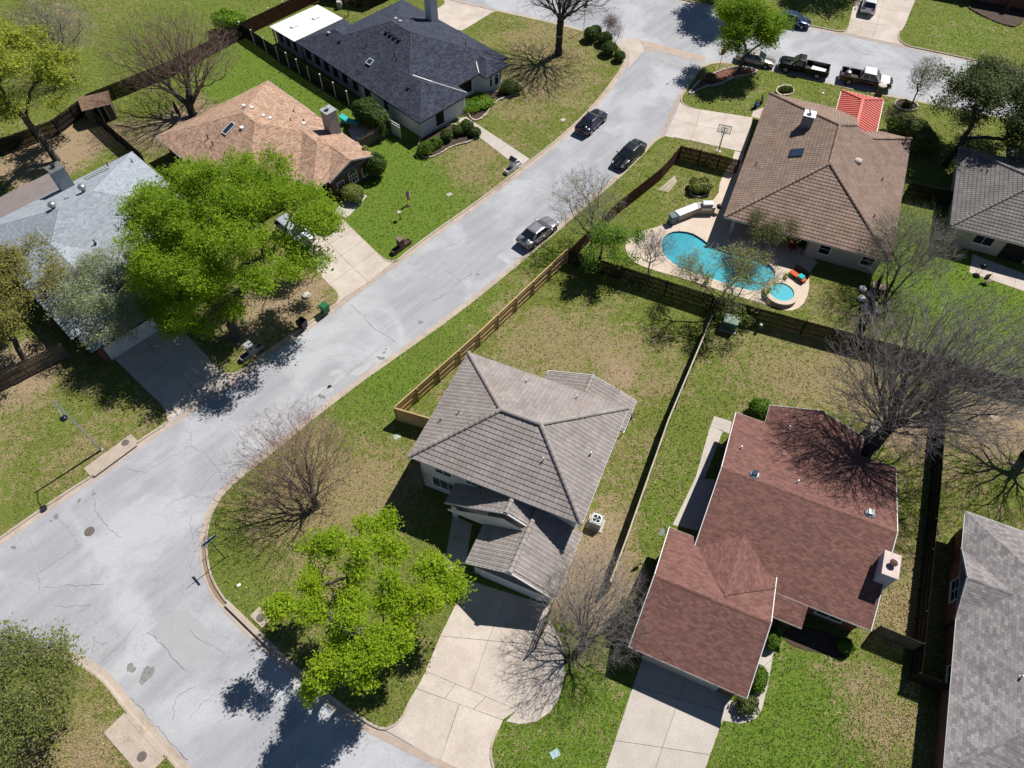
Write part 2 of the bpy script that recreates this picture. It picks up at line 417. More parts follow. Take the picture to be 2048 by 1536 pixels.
F_6R = smooth_line([(-1.54,94.75), (-2.14,95.00), (-2.60,94.62), (-3.45,93.61)])
F_6L = smooth_line([(-10.81,94.75), (-9.69,96.03), (-8.95,97.46), (-9.83,98.51)])
K_W4 = [(-9.83,98.51), (-22.83,103.99), (-46.38,113.69), (-81.63,127.19)]
LAWN_W = K_W1 + F_8L[1:] + F_8R + K_W2[1:] + F_7L[1:] + F_7R + K_W3[1:] + F_6R[1:] + F_6L + K_W4[1:] + [(-210,180), (-210,-13)]

K_E1 = smooth_line([(17.19,68.26), (16.08,67.45), (14.69,65.35), (11.27,60.77), (7.73,56.71), (3.77,51.97), (-3.92,43.21), (-9.18,38.11), (-14.22,33.28), (-19.11,27.75), (-20.89,25.79), (-22.07,24.41), (-22.67,22.86), (-22.71,21.16), (-22.50,19.98), (-21.88,18.20), (-21.03,16.88), (-19.95,15.73), (-18.53,14.52), (-15.32,12.11), (-13.07,10.49), (-11.17,9.20), (-9.29,8.13)], 2)
F_1L = smooth_line([(-9.29,8.13), (-8.17,7.60), (-7.20,8.16), (-6.72,9.32)])
F_1R = smooth_line([(-0.77,7.72), (-1.17,7.00), (-1.29,6.15), (-0.99,5.18), (-0.12,4.24)])
K_E2 = smooth_line([(-0.12,4.24), (2.28,2.67), (5.13,0.68)], 1)
F_4U = smooth_line([(21.86,73.19), (20.55,73.77), (19.87,74.84), (20.27,76.03)])
K_E3 = smooth_line([(20.27,76.03), (21.30,77.86), (22.57,80.36), (23.81,82.08), (25.48,82.84), (27.28,82.51), (32.18,80.79), (37.87,78.37), (43.51,76.03), (49.62,73.96), (58.49,70.63), (75.17,64.41)], 2)
LAWN_E = K_E3[::-1] + F_4U[::-1][1:] + [(21.00,70.08), (19.94,67.45), (18.26,67.90)] + K_E1 + F_1L[1:] + F_1R + K_E2[1:] + [(60,-55), (145,-40), (145,40)]

K_N1 = smooth_line([(-9.12,111.82), (8.88,104.13), (25.47,97.20), (39.08,91.51), (42.11,90.30)], 1)
F_9L = smooth_line([(42.11,90.30), (43.21,90.06), (43.86,91.02), (44.58,92.74)])
F_9R = smooth_line([(51.51,92.12), (50.28,90.06), (49.56,87.93), (50.44,86.65)])
K_N2 = smooth_line([(50.44,86.65), (55.58,84.50), (62.82,81.21), (80.37,73.86)], 1)
LAWN_N = K_N1 + F_9L[1:] + F_9R + K_N2[1:] + [(145,160), (-20,165)]

K_S = smooth_line([(-60,-16), (-42,2.8), (-35.3,9.9), (-33.4,11.5), (-31.9,12.0), (-30.54,11.95), (-29.23,11.57), (-27.85,10.96), (-26.69,10.15), (-24.83,8.48), (-22.22,6.46), (-20.91,5.43), (-16.78,2.16)], 2)
LAWN_S = K_S + [(-20,-45), (-60,-45)]

POOL = smooth_ring([(14.67,51.27), (15.31,52.46), (16.38,53.03), (17.85,52.81), (18.73,52.04), (19.47,51.06), (20.62,50.23), (22.36,49.62), (24.10,49.02), (25.07,48.09), (25.19,47.11), (24.58,46.20), (23.48,45.19), (22.69,45.00), (21.56,45.25), (19.39,46.33), (17.70,47.11), (15.76,48.28), (14.81,49.62)], 1)

# what grows where: centre, radius, dry, dirt, lush (added up with soft edges)
ZONES = [
 # dry front lawn of the charcoal-roofed house
 ((2.24,83.39), 11, .55, .0, 0), ((6.37,78.06), 8, .35, .05, .1), ((-1.32,65.78), 6, .35, 0, 0), ((-5.15,64.92), 5, .5, .1, 0), ((-3.38,59.97), 4.5, .45, 0, 0), ((1.52,74.06), 6, .30, 0, .1), ((6.24,90.30), 7, .5, .1, 0),
 # vivid lawn of the tan house
 ((-11.63,57.62), 8, -.25, 0, .75), ((-14.91,54.62), 6, -.2, 0, .6), ((-8.42,56.10), 6, -.1, 0, .6), ((-17.55,63.23), 8, -.2, 0, .6), ((-12.91,65.78), 5, -.2, 0, .7), ((-13.11,56.86), 2.5, .45, .2, -.2), ((-11.17,52.46), 4, -.2, 0, .5),
 ((-27.88,78.06), 9, -.2, 0, .8), ((-22.38,73.57), 7, -.2, 0, .85), ((-33.61,82.29), 8, -.15, 0, .6), ((-35.33,74.06), 6, .15, .35, .2), ((-36.69,70.26), 6, .3, .55, -.1), ((-40.72,68.44), 6, .3, .45, 0), ((-44.10,70.26), 5, 0, .1, .4),
 # soil behind the pale house
 ((-49.88,65.78), 5.5, .3, .85, 0), ((-49.16,68.44), 5, .3, .8, 0), ((-51.67,63.23), 4.5, .3, .7, 0), ((-45.47,65.78), 4, 0, 0, .5), ((-54.38,63.23), 5, .2, .4, 0), ((-49.90,59.97), 4, .2, .3, .2),
 # field
 ((-53.94,91.51), 22, .05, 0, .12), ((-39.84,92.74), 16, -.05, 0, .3), ((-62.10,85.63), 15, .1, 0, .0), ((-45.69,85.63), 10, -.1, 0, .3), ((-58.08,93.99), 8, .25, 0, -.1),
 # left yard
 ((-43.40,36.96), 4, .3, .75, 0), ((-42.57,33.79), 5, .35, .55, 0), ((-39.71,36.42), 3.5, .4, .35, 0), ((-37.89,30.32), 7, .25, 0, .05), ((-37.60,25.31), 6, .1, 0, .2), ((-34.55,26.63), 5, .3, 0, 0), ((-30.40,32.78), 5, .35, .1, 0), ((-37.25,30.81), 2, -.2, 0, .4),
 # under the big tree by the bins
 ((-21.54,43.89), 7, .4, .35, 0), ((-24.74,41.48), 6, .3, .3, 0), ((-19.48,42.67), 5, .5, .3, 0), ((-25.88,38.61), 5, .2, .2, 0), ((-17.74,46.40), 4, .45, .25, 0), ((-21.02,51.76), 6, .4, .3, 0),
 # verge outside the new fence
 ((-13.41,31.29), 6, -.05, 0, .35), ((-7.67,38.05), 6, -.1, 0, .45), ((-2.97,43.89), 6, -.1, 0, .5), ((2.75,50.37), 5, -.05, 0, .45), ((-10.82,34.31), 4, -.1, 0, .4), ((-1.56,42.67), 1.6, .3, .35, 0), ((-4.23,40.31), 1.4, .3, .35, 0), ((1.00,46.72), 1.6, .4, .4, 0), ((-6.67,36.15), 1.3, .2, .2, 0), ((7.96,55.36), 4, 0, 0, .2), ((13.78,62.40), 4, .05, 0, .25),
 # corner yard of the two-storey house
 ((-18.10,25.31), 7, .3, .05, 0), ((-15.42,23.19), 6, .4, .05, 0), ((-11.91,25.75), 6, .35, .15, 0), ((-10.16,24.03), 4, .4, .3, 0), ((-13.51,28.91), 4, .1, 0, .1), ((-14.16,19.98), 5, .3, 0, 0), ((-18.62,16.62), 4, -.05, 0, .25), ((-21.62,23.61), 3, -.05, 0, .3), ((-8.11,10.90), 4, .25, .05, .1), ((-13.12,13.17), 6, .2, 0, .1), ((-7.85,28.91), 3, .2, 0, .2), ((-21.36,19.21), 2.5, -.1, 0, .2),
 # back yard
 ((3.42,40.31), 7, .45, .05, 0), ((0.71,38.05), 6, .40, .05, 0), ((6.81,36.96), 5, .40, .2, 0), ((9.08,38.05), 3.5, .3, .3, 0), ((10.53,34.83), 3.5, .35, .25, 0), ((11.79,38.61), 5, .25, 0, .2), ((8.00,41.48), 6, .0, 0, .3), ((-6.08,33.28), 2.4, .3, .3, 0), ((13.04,34.31), 2, .5, -.2, 0), ((8.89,26.19), 5, .3, .15, 0), ((6.89,20.37), 4, .5, .35, 0), ((5.66,18.46), 3.5, .6, .65, 0), ((4.12,16.62), 3, .6, .7, 0), ((8.37,29.37), 3, .3, .15, 0), ((5.85,15.91), 3, .6, .5, 0),
 ((7.04,22.37), 2.4, .4, .35, 0), ((9.25,34.83), 2, .3, .4, 0),
 # red house, back and side
 ((21.23,34.83), 8, .3, .0, .1), ((17.29,36.96), 5, .1, 0, .35), ((25.40,38.05), 7, .25, .05, .2), ((14.53,29.85), 5, .0, 0, .3), ((11.94,25.31), 4, .0, 0, .4), ((10.73,21.56), 3, -.1, 0, .5), ((26.80,34.83), 6, .3, 0, 0), ((28.66,33.79), 5, .3, .2, 0), ((31.82,35.88), 5, .35, .4, 0), ((23.76,38.61), 5, .1, 0, .2), ((30.74,30.81), 3.5, .3, .3, 0), ((32.34,29.37), 3, .35, .4, 0),
 ((29.86,21.56), 4, .35, .0, 0), ((27.58,16.62), 4.5, .55, .1, 0), ((26.58,14.52), 3, .6, .2, 0), ((31.44,25.31), 3.5, .3, .1, 0), ((7.67,14.52), 3, .5, .5, 0), ((9.10,18.46), 2, .2, .1, .2),
 # red house, front
 ((20.20,8.46), 9, -.1, 0, .75), ((19.08,10.59), 6, -.1, 0, .55), ((16.86,6.43), 6, -.05, 0, .55), ((23.84,8.75), 4, .45, .2, -.3), ((24.10,6.43), 3.5, .5, .15, -.3), ((22.06,11.86), 3, .4, .3, -.3), ((18.50,12.51), 2.5, .4, .2, 0),
 ((3.04,7.00), 6, -.05, 0, .7), ((5.09,9.36), 5, .1, 0, .4), ((1.13,6.43), 4, 0, 0, .5), ((6.65,8.46), 4, .0, 0, .4), ((1.14,7.29), 2, .3, 0, 0),
 # neighbours on the right
 ((37.98,30.32), 6, .3, .55, 0), ((40.56,32.78), 5, .1, .1, .2), ((35.73,25.31), 6, .25, .2, .1), ((41.67,30.32), 5, .35, .6, 0), ((41.55,46.40), 9, -.15, 0, .8), ((41.25,39.17), 9, -.05, 0, .5), ((38.35,43.89), 6, -.1, 0, .6), ((45.29,41.48), 6, -.1, 0, .6), ((40.18,52.46), 5, -.1, 0, .6), ((36.61,38.61), 5, .1, .1, .2),
 # pool garden and its front
 ((18.62,62.40), 5, .15, 0, .15), ((19.41,56.86), 3, .35, .1, 0), ((20.93,59.97), 4, .3, .1, 0), ((29.53,43.89), 5, .3, .2, 0), ((14.16,56.10), 4, .05, 0, .2), ((34.61,78.06), 9, .1, 0, .3), ((24.66,76.03), 8, .1, 0, .3), ((20.88,66.66), 4, .25, 0, .1), ((26.84,81.75), 2.5, .7, .3, 0), ((45.87,66.66), 6, .2, .1, .1), ((44.79,72.14), 4, .3, .2, 0),
 ((56.92,90.30), 9, .1, 0, .45), ((60.37,89.11), 6, .2, 0, .3), ((41.92,95.26), 9, .15, .1, .2),
 # south-west corner
 ((-29.50,9.36), 6, .25, .05, 0), ((-26.11,7.00), 4, .35, .2, 0), ((-30.33,6.43), 7, .15, 0, .1), ((-25.53,8.16), 1.6, -.2, 0, .3), ((-26.68,5.87), 3, .5, .3, 0),
]

def lawn(name, poly, holes=(), cuts=()):
    xs = [p[0] for p in poly]; ys = [p[1] for p in poly]
    gx = []
    st = .7
    for j in range(int(5/st), int(104/st)):
        y = j*st; hw = 26 + y*.52
        x0, x1 = max(min(xs), -hw), min(max(xs), hw)
        if x1 <= x0 or y < min(ys) or y > max(ys): continue
        a = np.arange(math.ceil(x0/st), math.floor(x1/st)+1)*st
        gx.append(np.stack([a + (j % 2)*st/2, np.full(len(a), y)], 1))
    pts = np.concatenate(gx) if gx else np.zeros((0, 2))
    pts = pts[in_poly(pts, poly)] if len(pts) else pts
    vs = [Vector(p[:2]) for p in poly]; es = [(i, (i+1) % len(poly)) for i in range(len(poly))]
    for h in holes:
        n0 = len(vs); vs += [Vector(p[:2]) for p in h]; es += [(n0+i, n0+(i+1) % len(h)) for i in range(len(h))]
    vs += [Vector(p) for p in pts]
    V, _, F, *_r = delaunay_2d_cdt(vs, es, [], 0, 1e-4)
    V = np.array([(v.x, v.y) for v in V]); F = np.array([f for f in F if len(f) == 3])
    c = V[F].mean(1); ok = in_poly(c, poly)
    for h in holes: ok &= ~in_poly(c, h)
    F = F[ok]
    e1 = V[F[:, 1]]-V[F[:, 0]]; e2 = V[F[:, 2]]-V[F[:, 0]]
    fl = (e1[:, 0]*e2[:, 1]-e1[:, 1]*e2[:, 0]) < 0; F[fl] = F[fl][:, ::-1]
    o = np_mesh(name, np.column_stack([V, np.full(len(V), LZ)]), F, MAT['grass'])
    o['kind'] = 'structure'
    z = np.zeros((len(V), 4), np.float32); z[:, 0] = .17; z[:, 2] = .18; z[:, 3] = 1
    for cx, r, d, s, l in ZONES:
        q = np.exp(-(((V[:, 0]-cx[0])**2+(V[:, 1]-cx[1])**2)/(r*r*.6)))
        z[:, 0] += q*d*.68; z[:, 1] += q*s; z[:, 2] += q*l*.8
    at = o.data.color_attributes.new('zone', 'FLOAT_COLOR', 'POINT')
    at.data.foreach_set('color', np.clip(z, 0, 1).ravel())
    # soil edge that closes the step down to the road
    mb = MB()
    for a, b in zip(poly, poly[1:]+poly[:1]):
        mb.add([(a[0],a[1],LZ-.005),(b[0],b[1],LZ-.005),(b[0],b[1],-.02),(a[0],a[1],-.02)], [(0,1,2,3)])
    mb.build('soil_edge', MAT['mulch'], o)
    return o

lawn('lawn', LAWN_W); lawn('lawn', LAWN_E, [POOL]); lawn('lawn', LAWN_N); lawn('lawn', LAWN_S)

# ---- kerbs and gutters, cast in lengths
def offset_line(pts, d):
    """shift an open line sideways (positive = to the right of its direction)"""
    out = []
    n = len(pts)
    for i, p in enumerate(pts):
        a = Vector(pts[max(i-1, 0)][:2]); b = Vector(pts[min(i+1, n-1)][:2]); t = (b-a).normalized()
        out.append((p[0]+t.y*d, p[1]-t.x*d))
    return out

def resample(pts, step):
    P = [Vector(p[:2]) for p in pts]; L = [0]
    for a, b in zip(P, P[1:]): L.append(L[-1]+(b-a).length)
    n = max(1, round(L[-1]/step)); out = []
    j = 0
    for i in range(n+1):
        s = L[-1]*i/n
        while j < len(L)-2 and L[j+1] < s: j += 1
        t = (s-L[j])/max(L[j+1]-L[j], 1e-9); q = P[j].lerp(P[j+1], min(max(t, 0), 1)); out.append((q.x, q.y))
    return out

def kerb(pts, side, upright=True, gut=.62, seg=3.05, name='kerb'):
    """side +1: road lies to the right of the line"""
    root = thing_s(name)
    fine = resample(pts, .45)
    per = max(1, round(seg/.45))
    prof = [(0.0, -.05), (0.0, LZ+.012), (.14, LZ+.008), (.165, LZ-.012), (.20, .022), (.21, .012), (gut, .010), (gut+.004, -.03)] if upright else [(.165, -.05), (.17, .028), (gut, .010), (gut+.004, -.03)]
    for i in range(0, len(fine)-1, per):
        part = fine[max(i-1,0):i+per+2]; lo = 1 if i > 0 else 0
        hi = min(i+per, len(fine)-1)
        mb = MB(); rows = []
        for j in range(i, hi+1):
            a = Vector(fine[max(j-1, 0)]); b = Vector(fine[min(j+1, len(fine)-1)]); t = (b-a).normalized(); nrm = Vector((t.y, -t.x))*side
            p = Vector(fine[j])
            if j == i and i > 0: p = p + t*.012
            if j == hi and hi < len(fine)-1: p = p - t*.012
            rows.append([(p.x+nrm.x*d, p.y+nrm.y*d, z) for d, z in prof])
        k = len(prof)
        vs = [q for r in rows for q in r]
        fs = []
        for r in range(len(rows)-1):
            for c in range(k-1):
                f = (r*k+c, r*k+c+1, (r+1)*k+c+1, (r+1)*k+c)
                fs.append(f if side > 0 else f[::-1])
        fs.append(tuple(range(k))); fs.append(tuple(range((len(rows)-1)*k+k-1, (len(rows)-1)*k-1, -1)))
        mb.add(vs, fs).build('kerb_segment' if upright else 'gutter_segment', MAT['kerb'] if upright else MAT['gutter'], root)
    return root

def thing_s(name):
    o = bpy.data.objects.new(name, None); COL.objects.link(o); o['kind'] = 'structure'; return o

kerb(K_W1, 1); kerb(F_8L, 1, True, .3, 1.5); kerb(F_8R[::-1], -1, True, .3, 1.5)
kerb(K_W2, 1); kerb(F_7L, 1, True, .3, 1.5); kerb(F_7R[::-1], -1, True, .3, 1.5); kerb(K_W3, 1); kerb(F_6R, 1, True, .3, 1.5)
kerb(K_E1, 1)
kerb(F_1L, 1, True, .3, 1.5); kerb(F_1R[::-1], -1, True, .3, 1.5); kerb(K_E2, 1)
kerb(F_4U, -1, True, .3, 1.5); kerb(K_E3, -1)
kerb(K_N1, 1); kerb(F_9L, 1, True, .3, 1.5); kerb(F_9R[::-1], -1, True, .3, 1.5); kerb(K_N2, 1)
kerb(K_S, -1)
for ends in ([(-28.68,30.37), (-23.28,35.99)], [(-16.66,43.15), (-10.42,50.10)], [(-9.29,8.13), (-0.12,4.24)], [(42.11,90.30), (50.44,86.65)]):
    kerb(ends, 1, False, name='gutter')
kerb([(20.27,76.03), (17.19,68.26)], 1, False, name='gutter')
kerb([(-1.54,94.75), (-9.83,98.51)], 1, False, name='gutter')

PAVED = []
# ---- driveways and paths, cast in slabs with open joints
def slabs(name, polys, mat, z=LZ+.028, label=None):
    """polys: list of rings of (x,y) or (x,y,z)"""
    root = thing_s(name); PAVED.extend([[q[:2] for q in pl] for pl in polys])
    for pl in polys:
        c = Vector((sum(p[0] for p in pl)/len(pl), sum(p[1] for p in pl)/len(pl)))
        q = []
        for p in pl:
            d = c-Vector(p[:2]); l = d.length; s = Vector(p[:2]) + d*(.018/max(l, .1))
            q.append((s.x, s.y, p[2] if len(p) > 2 else z))
        MB().prism(q, -.03, z).build('slab', mat, root)
    return root

def z_(p, z): return (p[0], p[1], z)
def lerp2(a, b, t): return (a[0]+(b[0]-a[0])*t, a[1]+(b[1]-a[1])*t)
def grid_slabs(A, B, C, D, nu, nv, z=None):
    """quad A-B-C-D split into nu x nv slabs (A-B is one end)"""
    out = []
    for i in range(nu):
        for j in range(nv):
            def pt(u, v): return lerp2(lerp2(A, B, u), lerp2(D, C, u), v)
            out.append([pt(i/nu, j/nv), pt((i+1)/nu, j/nv), pt((i+1)/nu, (j+1)/nv), pt(i/nu, (j+1)/nv)])
    return out
GZ = .022; DZ = LZ+.028
# two-storey house: garage drive, apron, round pad
A_, B_, C_, D_ = (-3.15,17.35), (2.67,15.49), (1.63,12.83), (-4.93,13.43)
dr = grid_slabs(A_, B_, C_, D_, 2, 1)
m1, m2 = (-5.77,11.15), (0.32,8.75)
dr += grid_slabs(D_, lerp2(D_, C_, 1.0), m2, m1, 2, 1)
e1, e2 = (-6.29,10.06), (-0.58,8.16)
dr += grid_slabs(m1, m2, e2, e1, 3, 1)
ap = F_1L[::-1]; apr = F_1R
mid_t, mid_b = lerp2(e1, e2, .5), (-4.50,5.81)
dr.append([z_(e1, DZ)] + [z_(p, DZ+(GZ-DZ)*i/(len(ap)-1)) for i, p in enumerate(ap)][1:] + [z_(mid_b, GZ), z_(mid_t, DZ)])
dr.append([z_(mid_t, DZ), z_(mid_b, GZ)] + [z_(p, GZ+(DZ-GZ)*i/(len(apr)-1)) for i, p in enumerate(apr[::-1])] + [z_(e2, DZ)])
dr.append([C_, (2.64,14.52), (3.44,12.83), (3.52,10.90), (3.14,9.51), (2.46,8.60), (1.54,8.04), (0.51,7.90), (-0.39,8.07), m2])
slabs('driveway', dr, MAT['conc'])
slabs('path', grid_slabs((-4.50,22.37), (-2.97,21.64), (-3.54,17.06), (-5.02,17.35), 1, 3) , MAT['conc'], LZ+.02)
# red house
slabs('driveway', grid_slabs((9.46,13.50), (15.19,11.06), (11.06,3.71), (5.04,3.71), 2, 3), MAT['conc_lt'])
slabs('path', [[(13.25,8.16), (14.06,9.36), (14.80,9.29), (15.37,9.36), (15.15,8.04), (14.65,7.92), (14.00,8.04)],
               [(15.15,8.04), (15.37,9.36), (15.82,9.81), (16.90,10.28), (16.20,8.78), (15.71,8.25)],
               [(15.82,9.81), (16.26,11.06), (17.54,11.92), (16.90,10.28)],
               [(16.26,11.06), (16.76,12.24), (17.28,13.50), (18.07,13.33), (17.54,11.92)]], MAT['conc_lt'], LZ+.022)
slabs('path', [[(16.71,31.19), (18.10,30.66), (17.69,29.47), (16.22,30.18)], [(16.22,30.18), (17.22,29.80), (14.98,25.31), (14.35,25.53)], [(14.35,25.53), (16.23,25.31), (13.84,21.08), (12.04,21.56)]], MAT['conc_lt'], LZ+.022)
# pool house drive
ud = F_4U[::-1]
slabs('driveway', [
    [z_(p, GZ+(DZ-GZ)*i/(len(ud)-1)) for i, p in enumerate(ud)] + [z_((21.00,70.08), DZ), z_((18.51,71.57), GZ)],
    [z_((18.51,71.57), GZ), z_((21.00,70.08), DZ), z_((19.94,67.45), DZ), z_((18.28,67.99), DZ-.03), z_((17.18,68.17), GZ)],
    [(21.86,73.19), (24.75,72.42), (23.83,69.34), (21.00,70.08)], [(21.00,70.08), (23.83,69.34), (22.93,66.31), (19.94,67.45)],
    [(24.75,72.42), (27.67,71.66), (26.81,68.62), (23.83,69.34)], [(23.83,69.34), (26.81,68.62), (25.52,65.35), (22.93,66.31)]], MAT['conc'])
slabs('path', [[(27.52,71.76), (27.97,72.90), (29.85,73.86), (29.02,71.19)], [(24.58,65.61), (25.51,65.27), (24.36,61.99), (23.36,62.40)]], MAT['conc'], LZ+.02)
# tan house drive
fl = F_7L[::-1]; fr = F_7R
mA, mC = (-17.28,45.82), (-13.31,50.17); mB = lerp2(mA, mC, .5)
slabs('driveway', [[z_(p, DZ+(GZ-DZ)*i/(len(fl)-1)) for i, p in enumerate(fl)] + [z_((-13.60,46.27), GZ), z_(mB, DZ)],
    [z_(mB, DZ), z_((-13.60,46.27), GZ)] + [z_(p, GZ+(DZ-GZ)*i/(len(fr)-1)) for i, p in enumerate(fr[::-1])]]
    + grid_slabs(mA, mC, (-18.49,56.25), (-23.03,52.46), 2, 4), MAT['conc'])
slabs('path', grid_slabs((-18.22,55.80), (-16.77,54.84), (-15.08,58.24), (-16.62,59.33), 1, 2), MAT['conc_lt'], LZ+.02)
# pale house drive
fl = F_8L[::-1]; fr = F_8R
slabs('driveway', [[z_(p, DZ+(GZ-DZ)*i/(len(fl)-1)) for i, p in enumerate(fl)] + [z_((-26.06,33.03), GZ), z_((-28.12,34.98), DZ)],
    [z_((-28.12,34.98), DZ), z_((-26.06,33.03), GZ)] + [z_(p, GZ+(DZ-GZ)*i/(len(fr)-1)) for i, p in enumerate(fr[::-1])]]
    + grid_slabs((-29.35,32.33), (-26.81,37.50), (-31.49,42.07), (-36.21,38.33), 2, 3), MAT['conc'])
# charcoal-roofed house: drive and front walk
fl = F_6L; fr = F_6R
slabs('driveway', [[z_(p, GZ) for p in ((-9.83,98.51), (-1.54,94.75))] + [z_(p, GZ+(DZ-GZ)*i/(len(fr)-1)) for i, p in enumerate(fr)][1:] + [z_((-10.81,94.75), DZ)],
    [(-10.81,94.75), (-3.45,93.61), (-6.49,90.06), (-12.78,92.49)]], MAT['conc'])
slabs('path', grid_slabs((-6.31,71.19), (-5.36,71.85), (1.96,64.24), (0.76,62.73), 1, 6), MAT['conc_lt'], LZ+.02)
# drive across the side street
slabs('driveway', [[z_((42.11,90.30), GZ), z_((43.86,91.02), .07), z_((44.58,92.74), DZ), z_((47.89,91.63), DZ), z_((46.30,88.40), GZ)],
    [z_((46.30,88.40), GZ), z_((47.89,91.63), DZ), z_((50.96,90.78), DZ), z_((49.99,89.11), .07), z_((50.44,86.65), GZ)]]
    + grid_slabs((44.58,92.74), (50.99,90.66), (57.01,101.90), (49.77,106.14), 2, 3), MAT['conc'])
# corner ramp and the concrete channel across the street mouth
sheet('corner_ramp', [(13.78,88.61), (16.40,88.49), (16.69,85.72), (14.29,81.62), (14.74,84.48), (14.36,86.52)], .016, MAT['conc'])
sheet('valley_gutter', [(16.37,88.14), (17.66,87.67), (20.37,86.29), (24.32,84.37), (23.85,82.93), (19.88,84.93), (16.84,85.95)], .008, MAT['gutter'])

# ---- marks on the asphalt, each a thin inlay
def ribbon(pts, w, jit=.10, sub=4, seed=0):
    r = random.Random(seed); P = [Vector(p) for p in pts]; Q = []
    for a, b in zip(P, P[1:]):
        for i in range(sub):
            t = i/sub; q = a.lerp(b, t); d = (b-a).normalized(); n = Vector((-d.y, d.x)); Q.append(q + n*r.uniform(-jit, jit)*(0 if i == 0 else 1))
    Q.append(P[-1]); L, R = [], []
    for i, q in enumerate(Q):
        d = (Q[min(i+1, len(Q)-1)]-Q[max(i-1, 0)]).normalized(); n = Vector((-d.y, d.x)); ww = w*r.uniform(.3, 1.1)/2
        L.append(q+n*ww); R.append(q-n*ww)
    return L, R
CRACKS = [([(-15.02,43.50), (-13.70,42.17), (-12.62,40.70), (-11.40,39.84), (-10.09,38.70)], .05), ([(-30.56,26.34), (-28.89,26.03), (-27.63,27.14), (-26.35,28.05), (-25.99,28.51)], .045), ([(-25.95,28.37), (-24.61,27.82), (-23.79,26.92), (-23.12,26.25)], .04), ([(-23.12,26.25), (-23.67,25.59), (-23.92,25.03), (-24.13,24.30)], .04), ([(-23.12,26.25), (-22.40,26.92), (-21.80,27.82)], .04), ([(-25.87,28.51), (-26.09,29.54), (-26.68,29.92)], .035),
 ([(-32.52,24.51), (-32.04,23.66), (-31.78,22.75), (-30.93,22.01), (-30.10,21.21), (-29.05,20.62)], .045), ([(-34.24,22.10), (-33.35,21.41), (-32.51,20.62), (-32.13,20.03)], .035), ([(-32.94,21.29), (-31.85,22.50)], .03), ([(-34.25,17.83), (-33.83,17.21), (-33.70,16.66)], .05), ([(-34.25,17.83), (-33.44,18.58), (-31.94,20.03)], .035), ([(-33.62,16.84), (-32.62,16.84), (-31.62,17.03), (-30.34,16.95), (-29.30,17.06)], .05), ([(-32.13,15.49), (-31.09,15.52), (-30.21,15.52), (-29.67,15.70)], .045), ([(-30.52,14.90), (-30.11,15.24), (-29.73,15.66)], .05),
 ([(-28.78,13.46), (-28.60,13.13), (-28.13,12.96), (-27.67,13.00)], .05), ([(-28.43,13.03), (-28.54,12.34)], .04), ([(-27.61,11.88), (-26.74,12.87), (-26.27,13.80), (-25.87,14.55)], .03), ([(-25.11,13.70), (-23.62,12.70), (-22.30,11.56), (-21.67,11.08)], .06), ([(-22.20,13.80), (-21.36,13.20), (-20.61,12.93)], .045), ([(-20.60,12.87), (-19.46,12.34)], .04), ([(-25.41,9.68), (-24.41,9.07), (-23.34,8.18), (-22.53,7.59)], .06), ([(-22.53,7.59), (-21.49,6.73), (-20.32,5.88)], .07), ([(-21.89,8.18), (-22.05,9.38), (-21.68,9.84), (-20.93,10.14)], .04), ([(-20.76,8.18), (-20.21,9.23), (-19.67,9.68)], .035), ([(-18.72,24.30), (-20.04,23.25)], .03), ([(-26.16,23.25), (-25.89,23.66), (-24.85,24.09), (-23.23,23.75)], .03), ([(-23.72,20.42), (-24.21,21.61), (-24.29,22.63)], .03), ([(-22.95,17.39), (-23.49,18.50), (-23.24,19.26)], .03),
 ([(-1.24,56.39), (0.31,55.12), (0.81,54.75)], .04), ([(-6.44,47.81), (-4.95,46.51)], .05), ([(-7.35,43.87), (-6.05,44.92), (-4.94,46.32), (-3.79,47.48)], .07), ([(6.61,64.22), (7.38,63.38)], .04), ([(9.41,69.33), (11.32,68.42)], .05), ([(-11.91,40.41), (-8.10,43.99), (-4.06,48.47)], .03), ([(-19.08,30.40), (-15.89,33.87), (-11.70,38.42)], .03), ([(-16.16,32.86), (-15.51,34.13), (-15.11,34.91)], .03), ([(-7.55,50.15), (-5.88,51.18), (-3.71,52.94)], .035), ([(16.20,85.83), (17.31,84.48), (19.60,82.71), (22.35,80.34)], .04), ([(19.60,85.27), (20.13,84.48), (19.33,83.04)], .03), ([(42.92,86.40), (43.87,85.27), (45.54,84.48)], .05), ([(43.40,84.70), (45.04,84.93)], .05), ([(40.18,88.14), (43.01,86.75), (47.94,84.14), (51.77,82.49)], .03)]
for i, (pts, w) in enumerate(CRACKS):
    mb = MB(); L, R = ribbon(pts, w, .09, 5, i); n = len(L)
    mb.add([(p.x, p.y, .004) for p in L]+[(p.x, p.y, .004) for p in R], [(j, n+j, n+j+1, j+1) for j in range(n-1)])
    mb.build('crack', MAT['crack'], road)
def blob(c, rx, ry, rz, seed, z, mat, name):
    r = random.Random(seed); k = 18; ph = [r.uniform(0, 6.28) for _ in range(3)]; vs = []
    for i in range(k):
        t = 2*math.pi*i/k; q = 1+.22*math.sin(2*t+ph[0])+.14*math.sin(3*t+ph[1])+.1*math.sin(5*t+ph[2])
        x, y = rx*q*math.cos(t), ry*q*math.sin(t); a = math.radians(rz)
        vs.append((c[0]+x*math.cos(a)-y*math.sin(a), c[1]+x*math.sin(a)+y*math.cos(a), z))
    return MB().add(vs, [tuple(range(k))]).build(name, mat, road)
